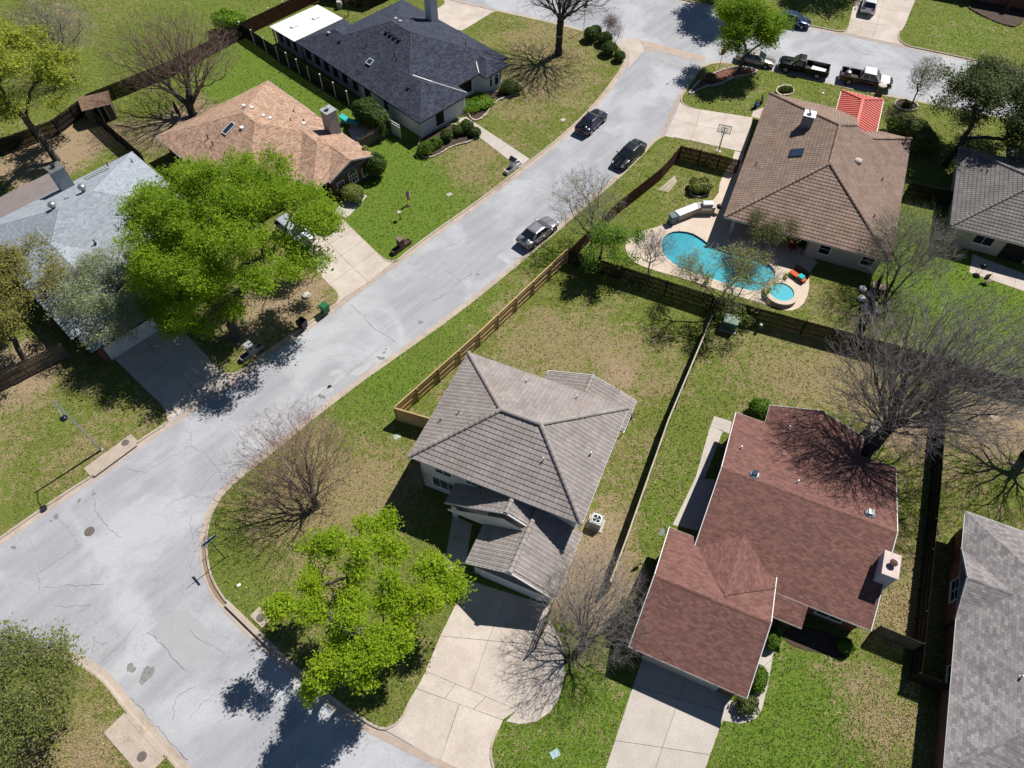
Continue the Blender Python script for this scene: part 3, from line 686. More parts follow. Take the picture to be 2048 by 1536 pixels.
for i, (c, a, b_, rz) in enumerate([((-8.32,41.34),.30,.16,-40), ((-11.49,37.26),.32,.2,-20), ((-11.29,37.87),.16,.12,0), ((-11.15,38.26),.1,.1,0), ((-16.09,33.21),.33,.22,-30), ((-34.54,22.30),.22,.2,0), ((-33.26,23.62),.16,.16,0), ((-34.79,21.93),.12,.1,0), ((-24.36,10.93),.30,.75,-20), ((-25.53,11.37),.3,.3,0), ((-3.30,47.22),.2,.12,20), ((-36.78,19.84),.2,.12,0), ((-23.18,7.30),.25,.2,30), ((-32.29,24.17),.15,.1,30), ((18.76,78.46),.3,.15,40)]):
    blob(c, a, b_, rz, i, .0035, MAT['oil'], 'oil_stain')
for i, (c, a, b_, rz) in enumerate([((-15.93,33.82),.75,.45,40), ((-13.09,35.97),.8,.42,45), ((-0.73,49.40),.5,.7,30), ((-14.98,34.91),1.0,.25,45), ((-15.30,35.70),.5,.3,30)]):
    blob(c, a, b_, rz, 40+i, .0025, MAT['patch_lt'], 'pale_patch')
for pl in ([(-24.96,13.80), (-24.23,14.90), (-22.90,15.42), (-20.76,13.53), (-20.49,11.72), (-21.77,11.08), (-22.98,12.21)], [(-19.29,9.62), (-18.15,10.99), (-16.16,9.38), (-17.92,8.48)], [(15.11,86.40), (17.55,83.81), (22.60,81.19), (23.60,82.93), (16.83,85.83)]):
    sheet('asphalt_patch', pl, .002, MAT['patch'], None, road)
# washed-in soil along the gutter at the bend
sheet('silt_streak', smooth_ring([(-22.97,20.97), (-22.59,20.03), (-22.01,18.24), (-21.16,16.95), (-20.01,15.66), (-20.33,15.52), (-21.33,16.48), (-22.40,18.24), (-22.91,19.84)], 1), .0145, M('brown_silt', (.21,.145,.095), (.28,.21,.15), 3), None, road)

# ================================================================ HOUSES: kit
class Roof:
    """roof planes, ridge lines, eaves and gables of one house, in the house's own axes"""
    def __init__(s): s.planes = []; s.caps = []; s.eaves = []; s.rakes = []; s.gables = []; s.soffits = []
    def block(s, u0, u1, v0, v1, z, pitch, axis='u', ends='hh', cap=True, eaves=None, soffit=True):
        """a hip or gable block; ends: h hip, g gable, x open (runs into another roof)"""
        if axis == 'u': T = lambda a, b, zz: (a, b, zz); a0, a1, b0, b1 = u0, u1, v0, v1
        else: T = lambda a, b, zz: (b, a, zz); a0, a1, b0, b1 = v0, v1, u0, u1
        h = (b1-b0)/2; bm = (b0+b1)/2; zr = z+h*pitch
        r0 = a0+h if ends[0] == 'h' else a0; r1 = a1-h if ends[1] == 'h' else a1
        P00, P10, P11, P01 = T(a0,b0,z), T(a1,b0,z), T(a1,b1,z), T(a0,b1,z); R0, R1 = T(r0,bm,zr), T(r1,bm,zr)
        ed = T(1,0,0); fd = T(0,1,0)
        s.planes += [([P00,P10,R1,R0], ed), ([P11,P01,R0,R1], ed)]
        s.eaves += [(P00,P10), (P01,P11)]
        if abs(r1-r0) > .05: s.caps.append((R0, R1))
        for e, A, B, R in ((ends[0], P01, P00, R0), (ends[1], P10, P11, R1)):
            if e == 'h': s.planes.append(([A,B,R], fd)); s.caps += [(A,R), (B,R)]; s.eaves.append((A,B))
            elif e == 'g': s.rakes += [(A,R), (B,R)]; s.gables.append((A,B,R))
        if soffit: s.soffits.append(((min(u0,u1), max(u0,u1), min(v0,v1), max(v0,v1)), z))
        return s
    def plane(s, pts, ed): s.planes.append((pts, ed)); return s

def plane_frame(pts, ed):
    P = [Vector(p) for p in pts]
    n = Vector((0,0,0))
    for i in range(len(P)): n += P[i-1].cross(P[i])
    n.normalize()
    if n.z < 0: n = -n
    x = Vector(ed).normalized(); x = (x - n*x.dot(n)).normalized()
    y = n.cross(x).normalized()
    if y.z < 0: y = -y; x = -x
    return n, x, y

def lay(pts, ed, w, e, stagger=.5):
    """centres (s,t) of pieces w wide and e deep that cover a roof plane, in courses from the eave up"""
    n, x, y = plane_frame(pts, ed); P = np.array(pts, float); o = P[np.argmin(P[:, 2])]
    S = (P-o)@np.array(x); Tt = (P-o)@np.array(y); poly = list(zip(S, Tt))
    rows = int(math.ceil((Tt.max()+.02)/e)); C = []
    for r in range(rows):
        off = (r*stagger % 1.0)*w
        k0 = math.floor((S.min()-off)/w); k1 = math.ceil((S.max()-off)/w)
        k = np.arange(k0, k1); C.append(np.stack([k*w+off+w/2, np.full(len(k), r*e+e/2)], 1))
    C = np.concatenate(C)
    return C, poly, np.array(o), np.array(x), np.array(y), np.array(n)

def tile_template(w, e, th):
    xs = np.array([0, .17, .34, .5, .67, .84, 1.0])*w - w/2
    zs = np.array([.006, .036, .006, .004, .006, .036, .006])
    ov = .06; V = []; F = []
    for i in range(7): V.append((xs[i], -e/2-.03, zs[i]+th))
    for i in range(7): V.append((xs[i], e/2+ov, zs[i]*.8))
    for i in range(7): V.append((xs[i], -e/2-.03, zs[i]+th-.045))
    for i in range(6): F += [(i, i+1, 8+i, 7+i), (14+i, 15+i, i+1, i)]
    return np.array(V), np.array(F)

def shingle_template(w, e, th):
    V = [(-w/2+.007, -e/2, th), (w/2-.007, -e/2, th), (w/2-.007, e/2+.03, th*.15), (-w/2+.007, e/2+.03, th*.15), (-w/2+.007, -e/2, 0), (w/2-.007, -e/2, 0)]
    return np.array(V), np.array([(0,1,2,3), (4,5,1,0)])

def clip_poly(sub, clip):
    """Sutherland-Hodgman, clip is a convex ccw ring"""
    out = sub
    for i in range(len(clip)):
        a, b = clip[i-1], clip[i]; inp, out = out, []
        if not inp: break
        def side(p): return (b[0]-a[0])*(p[1]-a[1])-(b[1]-a[1])*(p[0]-a[0])
        for j in range(len(inp)):
            p, q = inp[j-1], inp[j]; sp, sq = side(p), side(q)
            if (sp >= 0) != (sq >= 0):
                t = sp/(sp-sq); out.append((p[0]+(q[0]-p[0])*t, p[1]+(q[1]-p[1])*t))
            if sq >= 0: out.append(q)
    return out

def cover(house, roof_obj, roof, kind, mat, single=0, w=None, e=None):
    """tiles or shingles on every plane; the `single` pieces nearest the camera are objects of their own"""
    tile = kind == 'tile'
    w = w or (.33 if tile else .31); e = e or (.37 if tile else .145); th = .046 if tile else .009
    TV, TF = tile_template(w, e, th) if tile else shingle_template(w, e, th)
    Vs, Fs, nv, near = [], [], 0, []
    hm = Matrix.Translation(house.location) @ house.rotation_euler.to_matrix().to_4x4()
    camv = np.array(hm.inverted() @ cam.location)
    extra = MB()
    for pts, ed in roof.planes:
        C, poly, o, x, y, n = lay(pts, ed, w, e, 0 if tile else .37)
        ok = in_poly(C, poly)
        if tile:
            for dx, dy in ((-.32,0),(.32,0),(0,.25)): ok &= in_poly(C+np.array([dx*w, dy*e]), poly)
        full = ok.copy()
        if not tile:
            for dx, dy in ((-.5,-.5),(.5,-.5),(.5,.5),(-.5,.5)):
                full &= in_poly(C+np.array([dx*w*.98, dy*e*.98]), poly)
            a = sum(poly[i-1][0]*poly[i][1]-poly[i][0]*poly[i-1][1] for i in range(len(poly)))
            ring = poly if a > 0 else poly[::-1]
            any_ = np.zeros(len(C), bool)
            for dx, dy in ((-.5,-.5),(.5,-.5),(.5,.5),(-.5,.5),(0,0)): any_ |= in_poly(C+np.array([dx*w, dy*e]), poly)
            convex = all((ring[i][0]-ring[i-1][0])*(ring[(i+1) % len(ring)][1]-ring[i][1])-(ring[i][1]-ring[i-1][1])*(ring[(i+1) % len(ring)][0]-ring[i][0]) > -1e-6 for i in range(len(ring)))
            if convex:
                for c in C[any_ & ~full]:
                    cell = [(c[0]-w/2, c[1]-e/2), (c[0]+w/2, c[1]-e/2), (c[0]+w/2, c[1]+e/2), (c[0]-w/2, c[1]+e/2)]
                    q = clip_poly(cell, ring)
                    if len(q) < 3: continue
                    vs = [o + x*p[0] + y*p[1] + n*(.15*th+.85*th*(c[1]+e/2-p[1])/e+.002) for p in q]
                    extra.add([tuple(v) for v in vs], [tuple(range(len(q)))])
        idx = np.where(full)[0]
        if len(idx) == 0: continue
        cen = o + C[idx, 0:1]*x + C[idx, 1:2]*y + n*.004
        jit = (np.random.RandomState(len(idx)).rand(len(idx), 1)-.5)*.008
        cen = cen + n*jit
        view = camv-cen; dist = np.linalg.norm(view, axis=1); size = (view@n)/dist/dist**2
        near += [(-s_, c_, (x, y, n)) for s_, c_ in zip(size, cen)] if single else []
        if not single:
            V = cen[:, None, :] + TV[None, :, 0:1]*x + TV[None, :, 1:2]*y + TV[None, :, 2:3]*n
            Vs.append(V.reshape(-1, 3)); Fs.append((TF[None]+(np.arange(len(idx))*len(TV))[:, None, None]).reshape(-1, 4)+nv); nv += len(idx)*len(TV)
    if single:
        near.sort(key=lambda q: q[0])
        me = None
        for s_, c_, (x, y, n) in near[:single]:
            if me is None:
                t = np_mesh('roof_tile' if tile else 'shingle', TV, TF, mat, roof_obj); me = t.data
            else: t = obj('roof_tile' if tile else 'shingle', me, roof_obj)
            t.matrix_local = Matrix(((x[0],y[0],n[0],c_[0]),(x[1],y[1],n[1],c_[1]),(x[2],y[2],n[2],c_[2]),(0,0,0,1)))
        for s_, c_, (x, y, n) in near[single:]:
            Vs.append(c_ + TV[:, 0:1]*x + TV[:, 1:2]*y + TV[:, 2:3]*n); Fs.append(TF+nv); nv += len(TV)
    if Vs: np_mesh('roof_tiles' if tile else 'shingles', np.concatenate(Vs), np.concatenate(Fs), mat, roof_obj, kind='stuff')
    if extra.f: extra.build('cut_shingles', mat, roof_obj, kind='stuff')

def half_round(r, L, k=6):
    V = []; F = []
    for j, (x, rr) in enumerate(((-L/2, r*1.12), (L/2+.04, r*.9))):
        for i in range(k+1):
            t = math.pi*i/k; V.append((x, rr*math.cos(t), rr*math.sin(t)*.85))
    for i in range(k): F.append((i, i+1, k+2+i, k+1+i))
    V2 = len(V); return MB().add(V, F + [tuple(range(k, -1, -1))])

def ridge_caps(roof_obj, roof, kind, mat):
    if kind == 'tile':
        me = None
        for p, q in roof.caps:
            p, q = Vector(p), Vector(q); L = (q-p).length; n = max(1, int(L/.40)); d = (q-p).normalized()
            y = Vector((0,0,1)).cross(d).normalized(); z = d.cross(y)
            for i in range(n):
                if me is None: t = half_round(.175, L/n).build('ridge_tile', mat, roof_obj, smooth=False); me = t.data
                else: t = obj('ridge_tile', me, roof_obj)
                c = p + d*((i+.5)*L/n) + z*.03
                t.matrix_local = Matrix(((d.x,y.x,z.x,c.x),(d.y,y.y,z.y,c.y),(d.z,y.z,z.z,c.z),(0,0,0,1)))
    else:
        mb = MB()
        for p, q in roof.caps:
            p, q = Vector(p), Vector(q); d = (q-p).normalized(); y = Vector((0,0,1)).cross(d).normalized(); z = d.cross(y)
            L = (q-p).length; n = max(1, int(L/.2))
            for i in range(n):
                a = p+d*(L*i/n); b = p+d*(L*(i+1)/n+.05)
                for sgn in (-1, 1):
                    mb.add([a+z*.030, b+z*.018, b+y*sgn*.13-z*.028, a+y*sgn*.13-z*.016], [(0,1,2,3) if sgn < 0 else (3,2,1,0)])
        if mb.f: mb.build('ridge_cap', mat, roof_obj, kind='stuff')

def build_roof(house, roof, kind, mat, trim, single=0, gutter=True, fascia_h=.16, gable_mat=None, inset=.45, **kw):
    mb = MB()
    for pts, ed in roof.planes:
        n, x, y = plane_frame(pts, ed)
        c = sum((Vector(p) for p in pts), Vector())/len(pts)
        ring = [Vector(p) for p in pts]
        a = sum(((ring[i-1]-c).cross(ring[i]-c)).dot(n) for i in range(len(ring)))
        if a < 0: ring = ring[::-1]
        mb.add(ring, [tuple(range(len(ring)))])
    for (u0, u1, v0, v1), z in roof.soffits:
        mb.add([(u0+.02,v0+.02,z-.10),(u0+.02,v1-.02,z-.10),(u1-.02,v1-.02,z-.10),(u1-.02,v0+.02,z-.10)], [(0,1,2,3)])
    ro = mb.build('roof', mat, house)
    cover(house, ro, roof, kind, mat, single, **kw) if kind in ('tile', 'shingle') else None
    ridge_caps(ro, roof, kind, mat)
    for p, q in roof.eaves:
        P, Q = Vector(p), Vector(q); d = (Q-P).normalized()
        f = MB().beam(P+Vector((0,0,-.075)), Q+Vector((0,0,-.075)), .035, fascia_h).build('gutter' if gutter else 'fascia', trim, house)
        if gutter: MB().beam(P+Vector((0,0,-.03))-d*.05, Q+Vector((0,0,-.03))+d*.05, .13, .02).build('gutter_lip', trim, f)
    for p, q in roof.rakes:
        MB().beam(Vector(p)+Vector((0,0,-.06)), Vector(q)+Vector((0,0,-.06)), .05, .18).build('barge_board', trim, house)
    if gable_mat:
        for A, B, R in roof.gables:
            A, B, R = Vector(A), Vector(B), Vector(R); inn = roof_inner(roof, A, B, R, inset)
            lo = (A-B).normalized()
            a, b = A-lo*inset+inn, B+lo*inset+inn; r = R+inn
            pit = (R.z-A.z)/((A-B).length/2)
            zl = A.z+inset*pit-.05
            MB().add([(a.x,a.y,A.z-.15),(b.x,b.y,B.z-.15),(b.x,b.y,zl),(r.x,r.y,R.z-.08),(a.x,a.y,zl)], [(0,1,2,3,4)]).build('gable_wall', gable_mat, house)
    return ro

def roof_inner(roof, A, B, R, inset):
    m = (A+B)/2; n = Vector(((A-B).y, -(A-B).x, 0)).normalized()
    c = sum((sum((Vector(p) for p in pts), Vector())/len(pts) for pts, _ in roof.planes), Vector())/len(roof.planes)
    if (c-m).dot(n) < 0: n = -n
    # nearest block decides the inward side
    best = None
    for (u0, u1, v0, v1), z in roof.soffits:
        if u0-.1 <= m.x <= u1+.1 and v0-.1 <= m.y <= v1+.1:
            cc = Vector(((u0+u1)/2, (v0+v1)/2, 0))
            d = (cc-m).dot(n)
            if abs(d) > .1: best = n if d > 0 else -n
    return (best or n)*inset

def wall(house, rect, z1, mat, z0=.05, name='wall'):
    u0, u1, v0, v1 = rect
    return MB().box(u0, u1, v0, v1, z0, z1).build(name, mat, house)

def window(house, p, q, z0, z1, out, frame=None, pane=None, muntin=(1,1), fw=.07, arch=False, sill=True):
    """window in a vertical wall between plan points p and q; out = outward unit (x,y)"""
    frame = frame or MAT['trim']; pane = pane or MAT['win']
    P, Q = Vector((*p, 0)), Vector((*q, 0)); d = (Q-P).normalized(); o = Vector((*out, 0)); L = (Q-P).length
    def V(s, z, k): v = P+d*s+o*k; return (v.x, v.y, z)
    f = MB()
    def bar(s0, s1, za, zb, k0=0.0, k1=.045):
        vs = [V(s0,za,k0),V(s1,za,k0),V(s1,zb,k0),V(s0,zb,k0),V(s0,za,k1),V(s1,za,k1),V(s1,zb,k1),V(s0,zb,k1)]
        f.add(vs, [(3,2,1,0),(4,5,6,7),(0,1,5,4),(1,2,6,5),(2,3,7,6),(3,0,4,7)])
    bar(0, fw, z0, z1); bar(L-fw, L, z0, z1); bar(fw, L-fw, z1-fw, z1); bar(fw, L-fw, z0, z0+fw)
    for i in range(1, muntin[0]): s = L*i/muntin[0]; bar(s-.018, s+.018, z0+fw, z1-fw, 0, .03)
    for i in range(1, muntin[1]): z = z0+(z1-z0)*i/muntin[1]; bar(fw, L-fw, z-.018, z+.018, 0, .028)
    w = f.build('window', frame, house)
    g = MB()
    g.add([V(fw,z0+fw,.012),V(L-fw,z0+fw,.012),V(L-fw,z1-fw,.012),V(fw,z1-fw,.012)], [(0,1,2,3)])
    if arch:
        k = 10; vs = [V(L/2+L/2*math.cos(math.pi*i/k), z1+L/2*math.sin(math.pi*i/k), .012) for i in range(k+1)]
        g.add(vs, [tuple(range(k+1))])
        for i in range(k):
            a, b = math.pi*i/k, math.pi*(i+1)/k
        fr = MB()
        for i in range(k):
            a, b = math.pi*i/k, math.pi*(i+1)/k
            fr.beam(V(L/2+L/2*math.cos(a), z1+L/2*math.sin(a), .02), V(L/2+L/2*math.cos(b), z1+L/2*math.sin(b), .02), .05, .05)
        fr.build('arch_frame', frame, w)
    g.build('pane', pane, w)
    if sill:
        s = MB(); vs = [V(-.05,z0-.06,0),V(L+.05,z0-.06,0),V(L+.05,z0,0),V(-.05,z0,0),V(-.05,z0-.06,.08),V(L+.05,z0-.06,.08),V(L+.05,z0,.08),V(-.05,z0,.08)]
        s.add(vs, [(3,2,1,0),(4,5,6,7),(0,1,5,4),(1,2,6,5),(2,3,7,6),(3,0,4,7)]); s.build('sill', frame, w)
    return w

def vent_pipe(house, p, r=.05, h=.35, mat=None):
    z = p[2]
    return MB().lathe([(r*2.2,-.1),(r*1.5,.03),(r,.06),(r,h)], p, 10).build('vent_pipe', mat or MAT['dark_metal'], house)

def box_vent(house, p, s=.3, mat=None):
    return MB().cbox((p[0],p[1],p[2]+.08), (s*1.25,s,.2)).build('roof_vent', mat or MAT['grey_metal'], house, bevel=.03)

def chimney(house, rect, z0, z1, mat, capmat, pot=True, potmat=None):
    u0,u1,v0,v1 = rect
    c = MB().box(u0,u1,v0,v1,z0,z1).build('chimney', mat, house)
    MB().box(u0-.05,u1+.05,v0-.05,v1+.05,z1,z1+.06).build('chimney_cap', capmat, c)
    if pot:
        MB().lathe([(.13,.06),(.13,.30),(.24,.32),(.26,.38),(.05,.46)], ((u0+u1)/2,(v0+v1)/2,z1), 16).build('flue', potmat or MAT['dark_metal'], c, smooth=False)
    return c

def skylight(house, c, x, y, n, a, b, frame, h=.14):
    """c centre on plane; x,y,n plane axes; a along x, b along y"""
    c, x, y, n = Vector(c), Vector(x), Vector(y), Vector(n)
    def Q(s, t, k): return c+x*s+y*t+n*k
    m = MB(); vs = [Q(i*a/2, j*b/2, k) for k in (-.05, h) for i, j in ((-1,-1),(1,-1),(1,1),(-1,1))]
    m.add(vs, [(3,2,1,0),(4,5,6,7),(0,1,5,4),(1,2,6,5),(2,3,7,6),(3,0,4,7)])
    s = m.build('skylight', frame, house)
    MB().add([Q(i*(a/2-.07), j*(b/2-.07), h+.006) for i, j in ((-1,-1),(1,-1),(1,1),(-1,1))], [(0,1,2,3)]).build('skylight_pane', MAT['sky_glass'], s)
    return s

def on_plane(pts, ed, u, v):
    n, x, y = plane_frame(pts, ed); p0 = Vector(pts[0]); z = p0.z-(n.x*(u-p0.x)+n.y*(v-p0.y))/n.z
    return Vector((u, v, z)), x, y, n
def zon(roof, i, u, v):
    pts, ed = roof.planes[i]; return on_plane(pts, ed, u, v)[0]

# ================================================================ HOUSES
# ---- two-storey house with the grey tile roof (centre)
H1 = thing('two_storey_house', 'white two-storey house with grey concrete tile hip roof in the centre', 'house', (-7.41, 24.61, 0), -23.2)
R = Roof()
R.block(0, 13.15, 0, 10.1, 5.2, .405, 'u', 'hh')
build_roof(H1, R, 'tile', MAT['tile_grey'], MAT['trim'], single=300, inset=.5)
mainroof = R
R2 = Roof()
R2.block(3.3, 12.9, -1.2, .55, 2.6, .5, 'v', 'gx')
R2.block(6.6, 13.2, -4.7, .5, 2.6, .5, 'v', 'gx')
build_roof(H1, R2, 'tile', MAT['tile_grey'], MAT['trim'], gable_mat=MAT['stucco'], inset=.4)
R3 = Roof().block(5.85, 13.35, 9.6, 12.75, 2.6, .39, 'v', 'xg')
build_roof(H1, R3, 'tile', MAT['tile_grey'], MAT['trim'], gable_mat=MAT['stucco'], inset=.45)
# a row of verge tiles on the lit gable edge of the porch
wall(H1, (.5, 12.65, .5, 9.6), 5.1, MAT['stucco']); wall(H1, (7.0, 12.8, -4.3, .5), 2.52, MAT['stucco'], name='garage_wall')
wall(H1, (6.3, 12.9, 9.6, 12.35), 2.52, MAT['stucco'], name='rear_wall')
MB().box(3.6, 4.05, -1.0, -.55, .05, 2.55).build('porch_column', MAT['stucco'], H1, bevel=.03)
MB().box(3.6, 7.0, -1.0, -.6, 2.4, 2.6).build('porch_beam', MAT['trim'], H1)
window(H1, (1.7,.5), (3.1,.5), 3.35, 4.65, (0,-1), muntin=(2,3), pane=MAT['win'])
window(H1, (1.3,.5), (3.3,.5), .95, 2.35, (0,-1), muntin=(3,3))
window(H1, (4.2,.5), (5.6,.5), 3.5, 4.65, (0,-1), muntin=(3,3))
window(H1, (10.9,.5), (12.1,.5), 3.9, 4.75, (0,-1), muntin=(3,2))
gd = MB().box(7.5, 12.3, -4.36, -4.30, .12, 2.25).build('garage_door', MAT['white'], H1)
for i in range(4):
    for j in range(4): MB().box(7.56+j*1.19, 8.67+j*1.19, -4.38, -4.36, .17+i*.53, .64+i*.53).build('door_panel', MAT['white'], gd)
MB().box(5.0, 5.95, .44, .5, .12, 2.2).build('front_door', MAT['screen'], H1)
for u, v in ((5.4, 9.0), (9.4, 9.2), (9.2, 2.9)):
    i = 1 if v > 5 else 0
    vent_pipe(H1, zon(mainroof, i, u, v), .05, .4, MAT['trim'])
for u, v in ((.9, 3.4), (2.0, 4.3)): vent_pipe(H1, zon(mainroof, 2, u, v), .05, .35, MAT['greenbox'])
vent_pipe(H1, zon(mainroof, 3, 12.0, 5.0), .06, .4, MAT['trim'])

# ---- red-shingled house
H2 = thing('red_roofed_house', 'single-storey house with red-brown shingle gable roof and white fascia', 'house', (7.55, 12.10, 0), -23.9)
R = Roof()
R.block(0, 7.7, 0, 9.0, 2.6, .40, 'u', 'gg')
R.block(2.0, 14.15, 7.35, 20.45, 2.6, .32, 'u', 'gg')
R.block(4.3, 11.55, 13.9, 22.2, 2.6, .40, 'v', 'xg')
R.plane([(7.7,5.87,2.126),(10.1,5.87,2.126),(10.1,7.35,2.6),(7.7,7.35,2.6)], (1,0,0))
R.eaves.append(((7.7,5.87,2.126),(10.1,5.87,2.126)))
cA, cB, vL, pk = (4.85,10.15,3.56), (4.65,5.1,4.24), (1.95,7.9,2.85), (7.72,7.35,3.32)
R.plane([vL, cA, cB], (0,1,0)); R.plane([pk, cB, cA], (0,1,0))
R.caps.append((cA, cB))
build_roof(H2, R, 'shingle', MAT['sh_red'], MAT['trim'], gutter=False, gable_mat=MAT['brick'], inset=.4)
wall(H2, (.4, 7.3, .4, 8.6), 2.55, MAT['brick'], name='garage_wall'); wall(H2, (2.4, 13.75, 7.9, 20.0), 2.55, MAT['brick'])
wall(H2, (4.7, 11.15, 20.0, 21.8), 2.55, MAT['brick'], name='rear_wall'); wall(H2, (7.3, 9.7, 6.4, 7.9), 2.05, MAT['brick'], name='porch_wall')
gd = MB().box(1.1, 6.2, .34, .40, .12, 2.25).build('garage_door', MAT['wallwarm'], H2)
for i in range(4): MB().box(1.14, 6.16, .32, .34, .16+i*.53, .62+i*.53).build('door_panel', MAT['wallwarm'], gd)
window(H2, (11.0,7.9), (12.8,7.9), .8, 2.1, (0,-1), muntin=(2,2)); window(H2, (2.4,17.5), (2.4,16.0), .9, 2.1, (-1,0), muntin=(2,2)); window(H2, (2.4,13.2), (2.4,11.9), .9, 2.1, (-1,0), muntin=(2,2))
ch = chimney(H2, (13.47, 14.43, 10.35, 12.0), .1, 5.0, M('lilac_grey_siding', (.42,.42,.50), (.38,.38,.45), 1, fine=.06), M('pink_cap_metal', (.60,.50,.47), fine=.05), True, MAT['rust'])
for (u, v, k) in ((4.3, 13.2, 3), (12.3, 14.6, 3)):
    p = zon(R, 3, u, max(v, 14.3)); q = MB().lathe([(.38,-.05),(.36,.14),(.30,.20),(.1,.26)], p, 18).build('solar_attic_fan', MAT['metal'], H2)
    MB().cbox((p.x, p.y+.05, p.z+.32), (.36,.42,.04)).build('solar_panel', MAT['sky_glass'], q)
for u, v in ((3.0, 16.6), (7.3, 15.2), (6.0, 20.2), (8.5, 19.5)): vent_pipe(H2, (u, v, 2.6+.32*(20.45-v) if u not in (6.0, 8.5) else 2.6+.4*(min(u-4.3, 11.55-u))), .06, .3, MAT['trim'])
MB().tube((-.05,8.3,2.5), (-.35,8.3,2.5), .03).tube((-.35,8.3,2.4), (-.35,8.3,3.1), .03).build('dish_mast', MAT['metal'], H2)
MB().lathe([(.02,0),(.18,.03),(.30,.09)], (0,0,0), 16).build('dish', MAT['grey_metal'], H2, loc=(-.45,8.2,3.1), rot=(math.radians(60),0,math.radians(70)))

# ---- grey-shingled house in the lower right corner
H3 = thing('grey_shingled_house', 'grey shingle roofed brick house cut by the lower right corner', 'house', (32.72, 21.54, 0), -23.7)
R = Roof()
R.block(0, 14.5, -18.0, 0, 2.6, .38, 'v', 'hh')
R.block(-.05, 5, -8.3, -3.1, 2.6, .42, 'u', 'gx')
build_roof(H3, R, 'shingle', MAT['sh_grey'], MAT['grey_metal'], single=300, gable_mat=MAT['brick'], inset=.3, w=.33, e=.2)
wall(H3, (.5, 14, -17.5, -.5), 2.55, MAT['brick'])
wall(H3, (.25, 1, -8.0, -3.4), 2.5, MAT['brick'], name='bay_wall')
window(H3, (.25,-4.9), (.25,-6.6), .9, 2.1, (-1,0), muntin=(2,2)); window(H3, (.5,-11), (.5,-12.4), .9, 2.1, (-1,0), muntin=(2,2))
vent_pipe(H3, (3.3, -11.2, 2.6+.38*3.3), .07, .35, MAT['trim'])
vent_pipe(H3, (5.2, -1.8, 2.6+.38*1.8), .07, .35, MAT['trim'])

# ---- brown tile house with the pool
H4 = thing('brown_tiled_pool_house', 'single-storey house with brown tile hip roof beside the swimming pool', 'house', (20.52, 52.33, 0), -22.9)
R = Roof(); z, k = 2.6, .39
def zz(d): return z+k*d
ap, bp = (7.75,7.75,zz(7.75)), (7.75,14.25,zz(7.75))
R.plane([(0,0,z),(0,22,z),bp,ap], (0,1,0)); R.plane([(0,0,z),(15.5,0,z),ap], (1,0,0))
R.plane([(15.5,0,z),(15.5,19.6,z),(11.45,15.55,zz(4.05)),(9.35,15.85,zz(6.15)),bp,ap], (0,1,0))
R.plane([(0,22,z),(9.6,22,z),(9.6,15.85,zz(6.15)),bp], (1,0,0)); R.plane([(9.4,19.6,z),(15.5,19.6,z),(11.45,15.55,zz(4.05)),(9.4,15.55,zz(4.05))], (1,0,0))
R.caps += [((0,0,z),ap), ((15.5,0,z),ap), (ap,bp), ((0,22,z),bp), ((15.5,19.6,z),(11.45,15.55,zz(4.05))), (bp,(9.35,15.85,zz(6.15)))]
R.eaves += [((0,0,z),(15.5,0,z)), ((0,0,z),(0,22,z)), ((15.5,0,z),(15.5,19.6,z)), ((0,22,z),(7.4,22,z)), ((12.0,19.6,z),(15.5,19.6,z))]
R.soffits += [((0,15.5,0,19.6), z), ((0,9.6,19.6,22), z)]
build_roof(H4, R, 'tile', MAT['tile_brown'], MAT['trim'], single=300)
wall(H4, (.6, 4.9, 4.2, 21.4), 2.55, MAT['wallwarm'], name='garage_wall'); wall(H4, (4.9, 8.3, 3.4, 21.4), 2.55, MAT['wallwarm'], name='patio_wall'); wall(H4, (8.3, 14.9, .6, 19.0), 2.55, MAT['wallwarm'])
for u in (1.0, 4.6): MB().box(u-.15, u+.15, .5, .8, .1, 2.55).build('patio_post', MAT['wallwarm'], H4)
window(H4, (9.3,.6), (10.4,.6), .9, 2.2, (0,-1), muntin=(1,2)); window(H4, (13.2,.6), (14.4,.6), .9, 2.2, (0,-1), muntin=(1,2))
window(H4, (5.2,3.4), (7.8,3.4), .25, 2.2, (0,-1), muntin=(2,1), frame=MAT['brickd'])
pl = R.planes[0]
ch = chimney(H4, (4.1, 5.2, 14.0, 15.1), 3.2, 5.9, M('slate_grey_siding', (.20,.20,.24), fine=.1), MAT['trim'], True, MAT['metal'])
c, x, y, n = on_plane(*pl, 4.6, 9.8); skylight(H4, c, x, y, n, 1.35, 1.3, MAT['dark_metal'], .16)
MB().lathe([(.42,0),(.42,.12),(.36,.24),(.15,.32)], zon(R, 2, 10.4, 10.6), 18).build('tubular_skylight', MAT['conc_lt'], H4, smooth=True)
for u, v in ((13.2, 10.2), (13.1, 4.4)): vent_pipe(H4, (u, v, zz(15.5-u)), .06, .35, MAT['rust'])
vent_pipe(H4, (1.2, 8.2, zz(1.2)), .05, .4, MAT['dark_metal'])
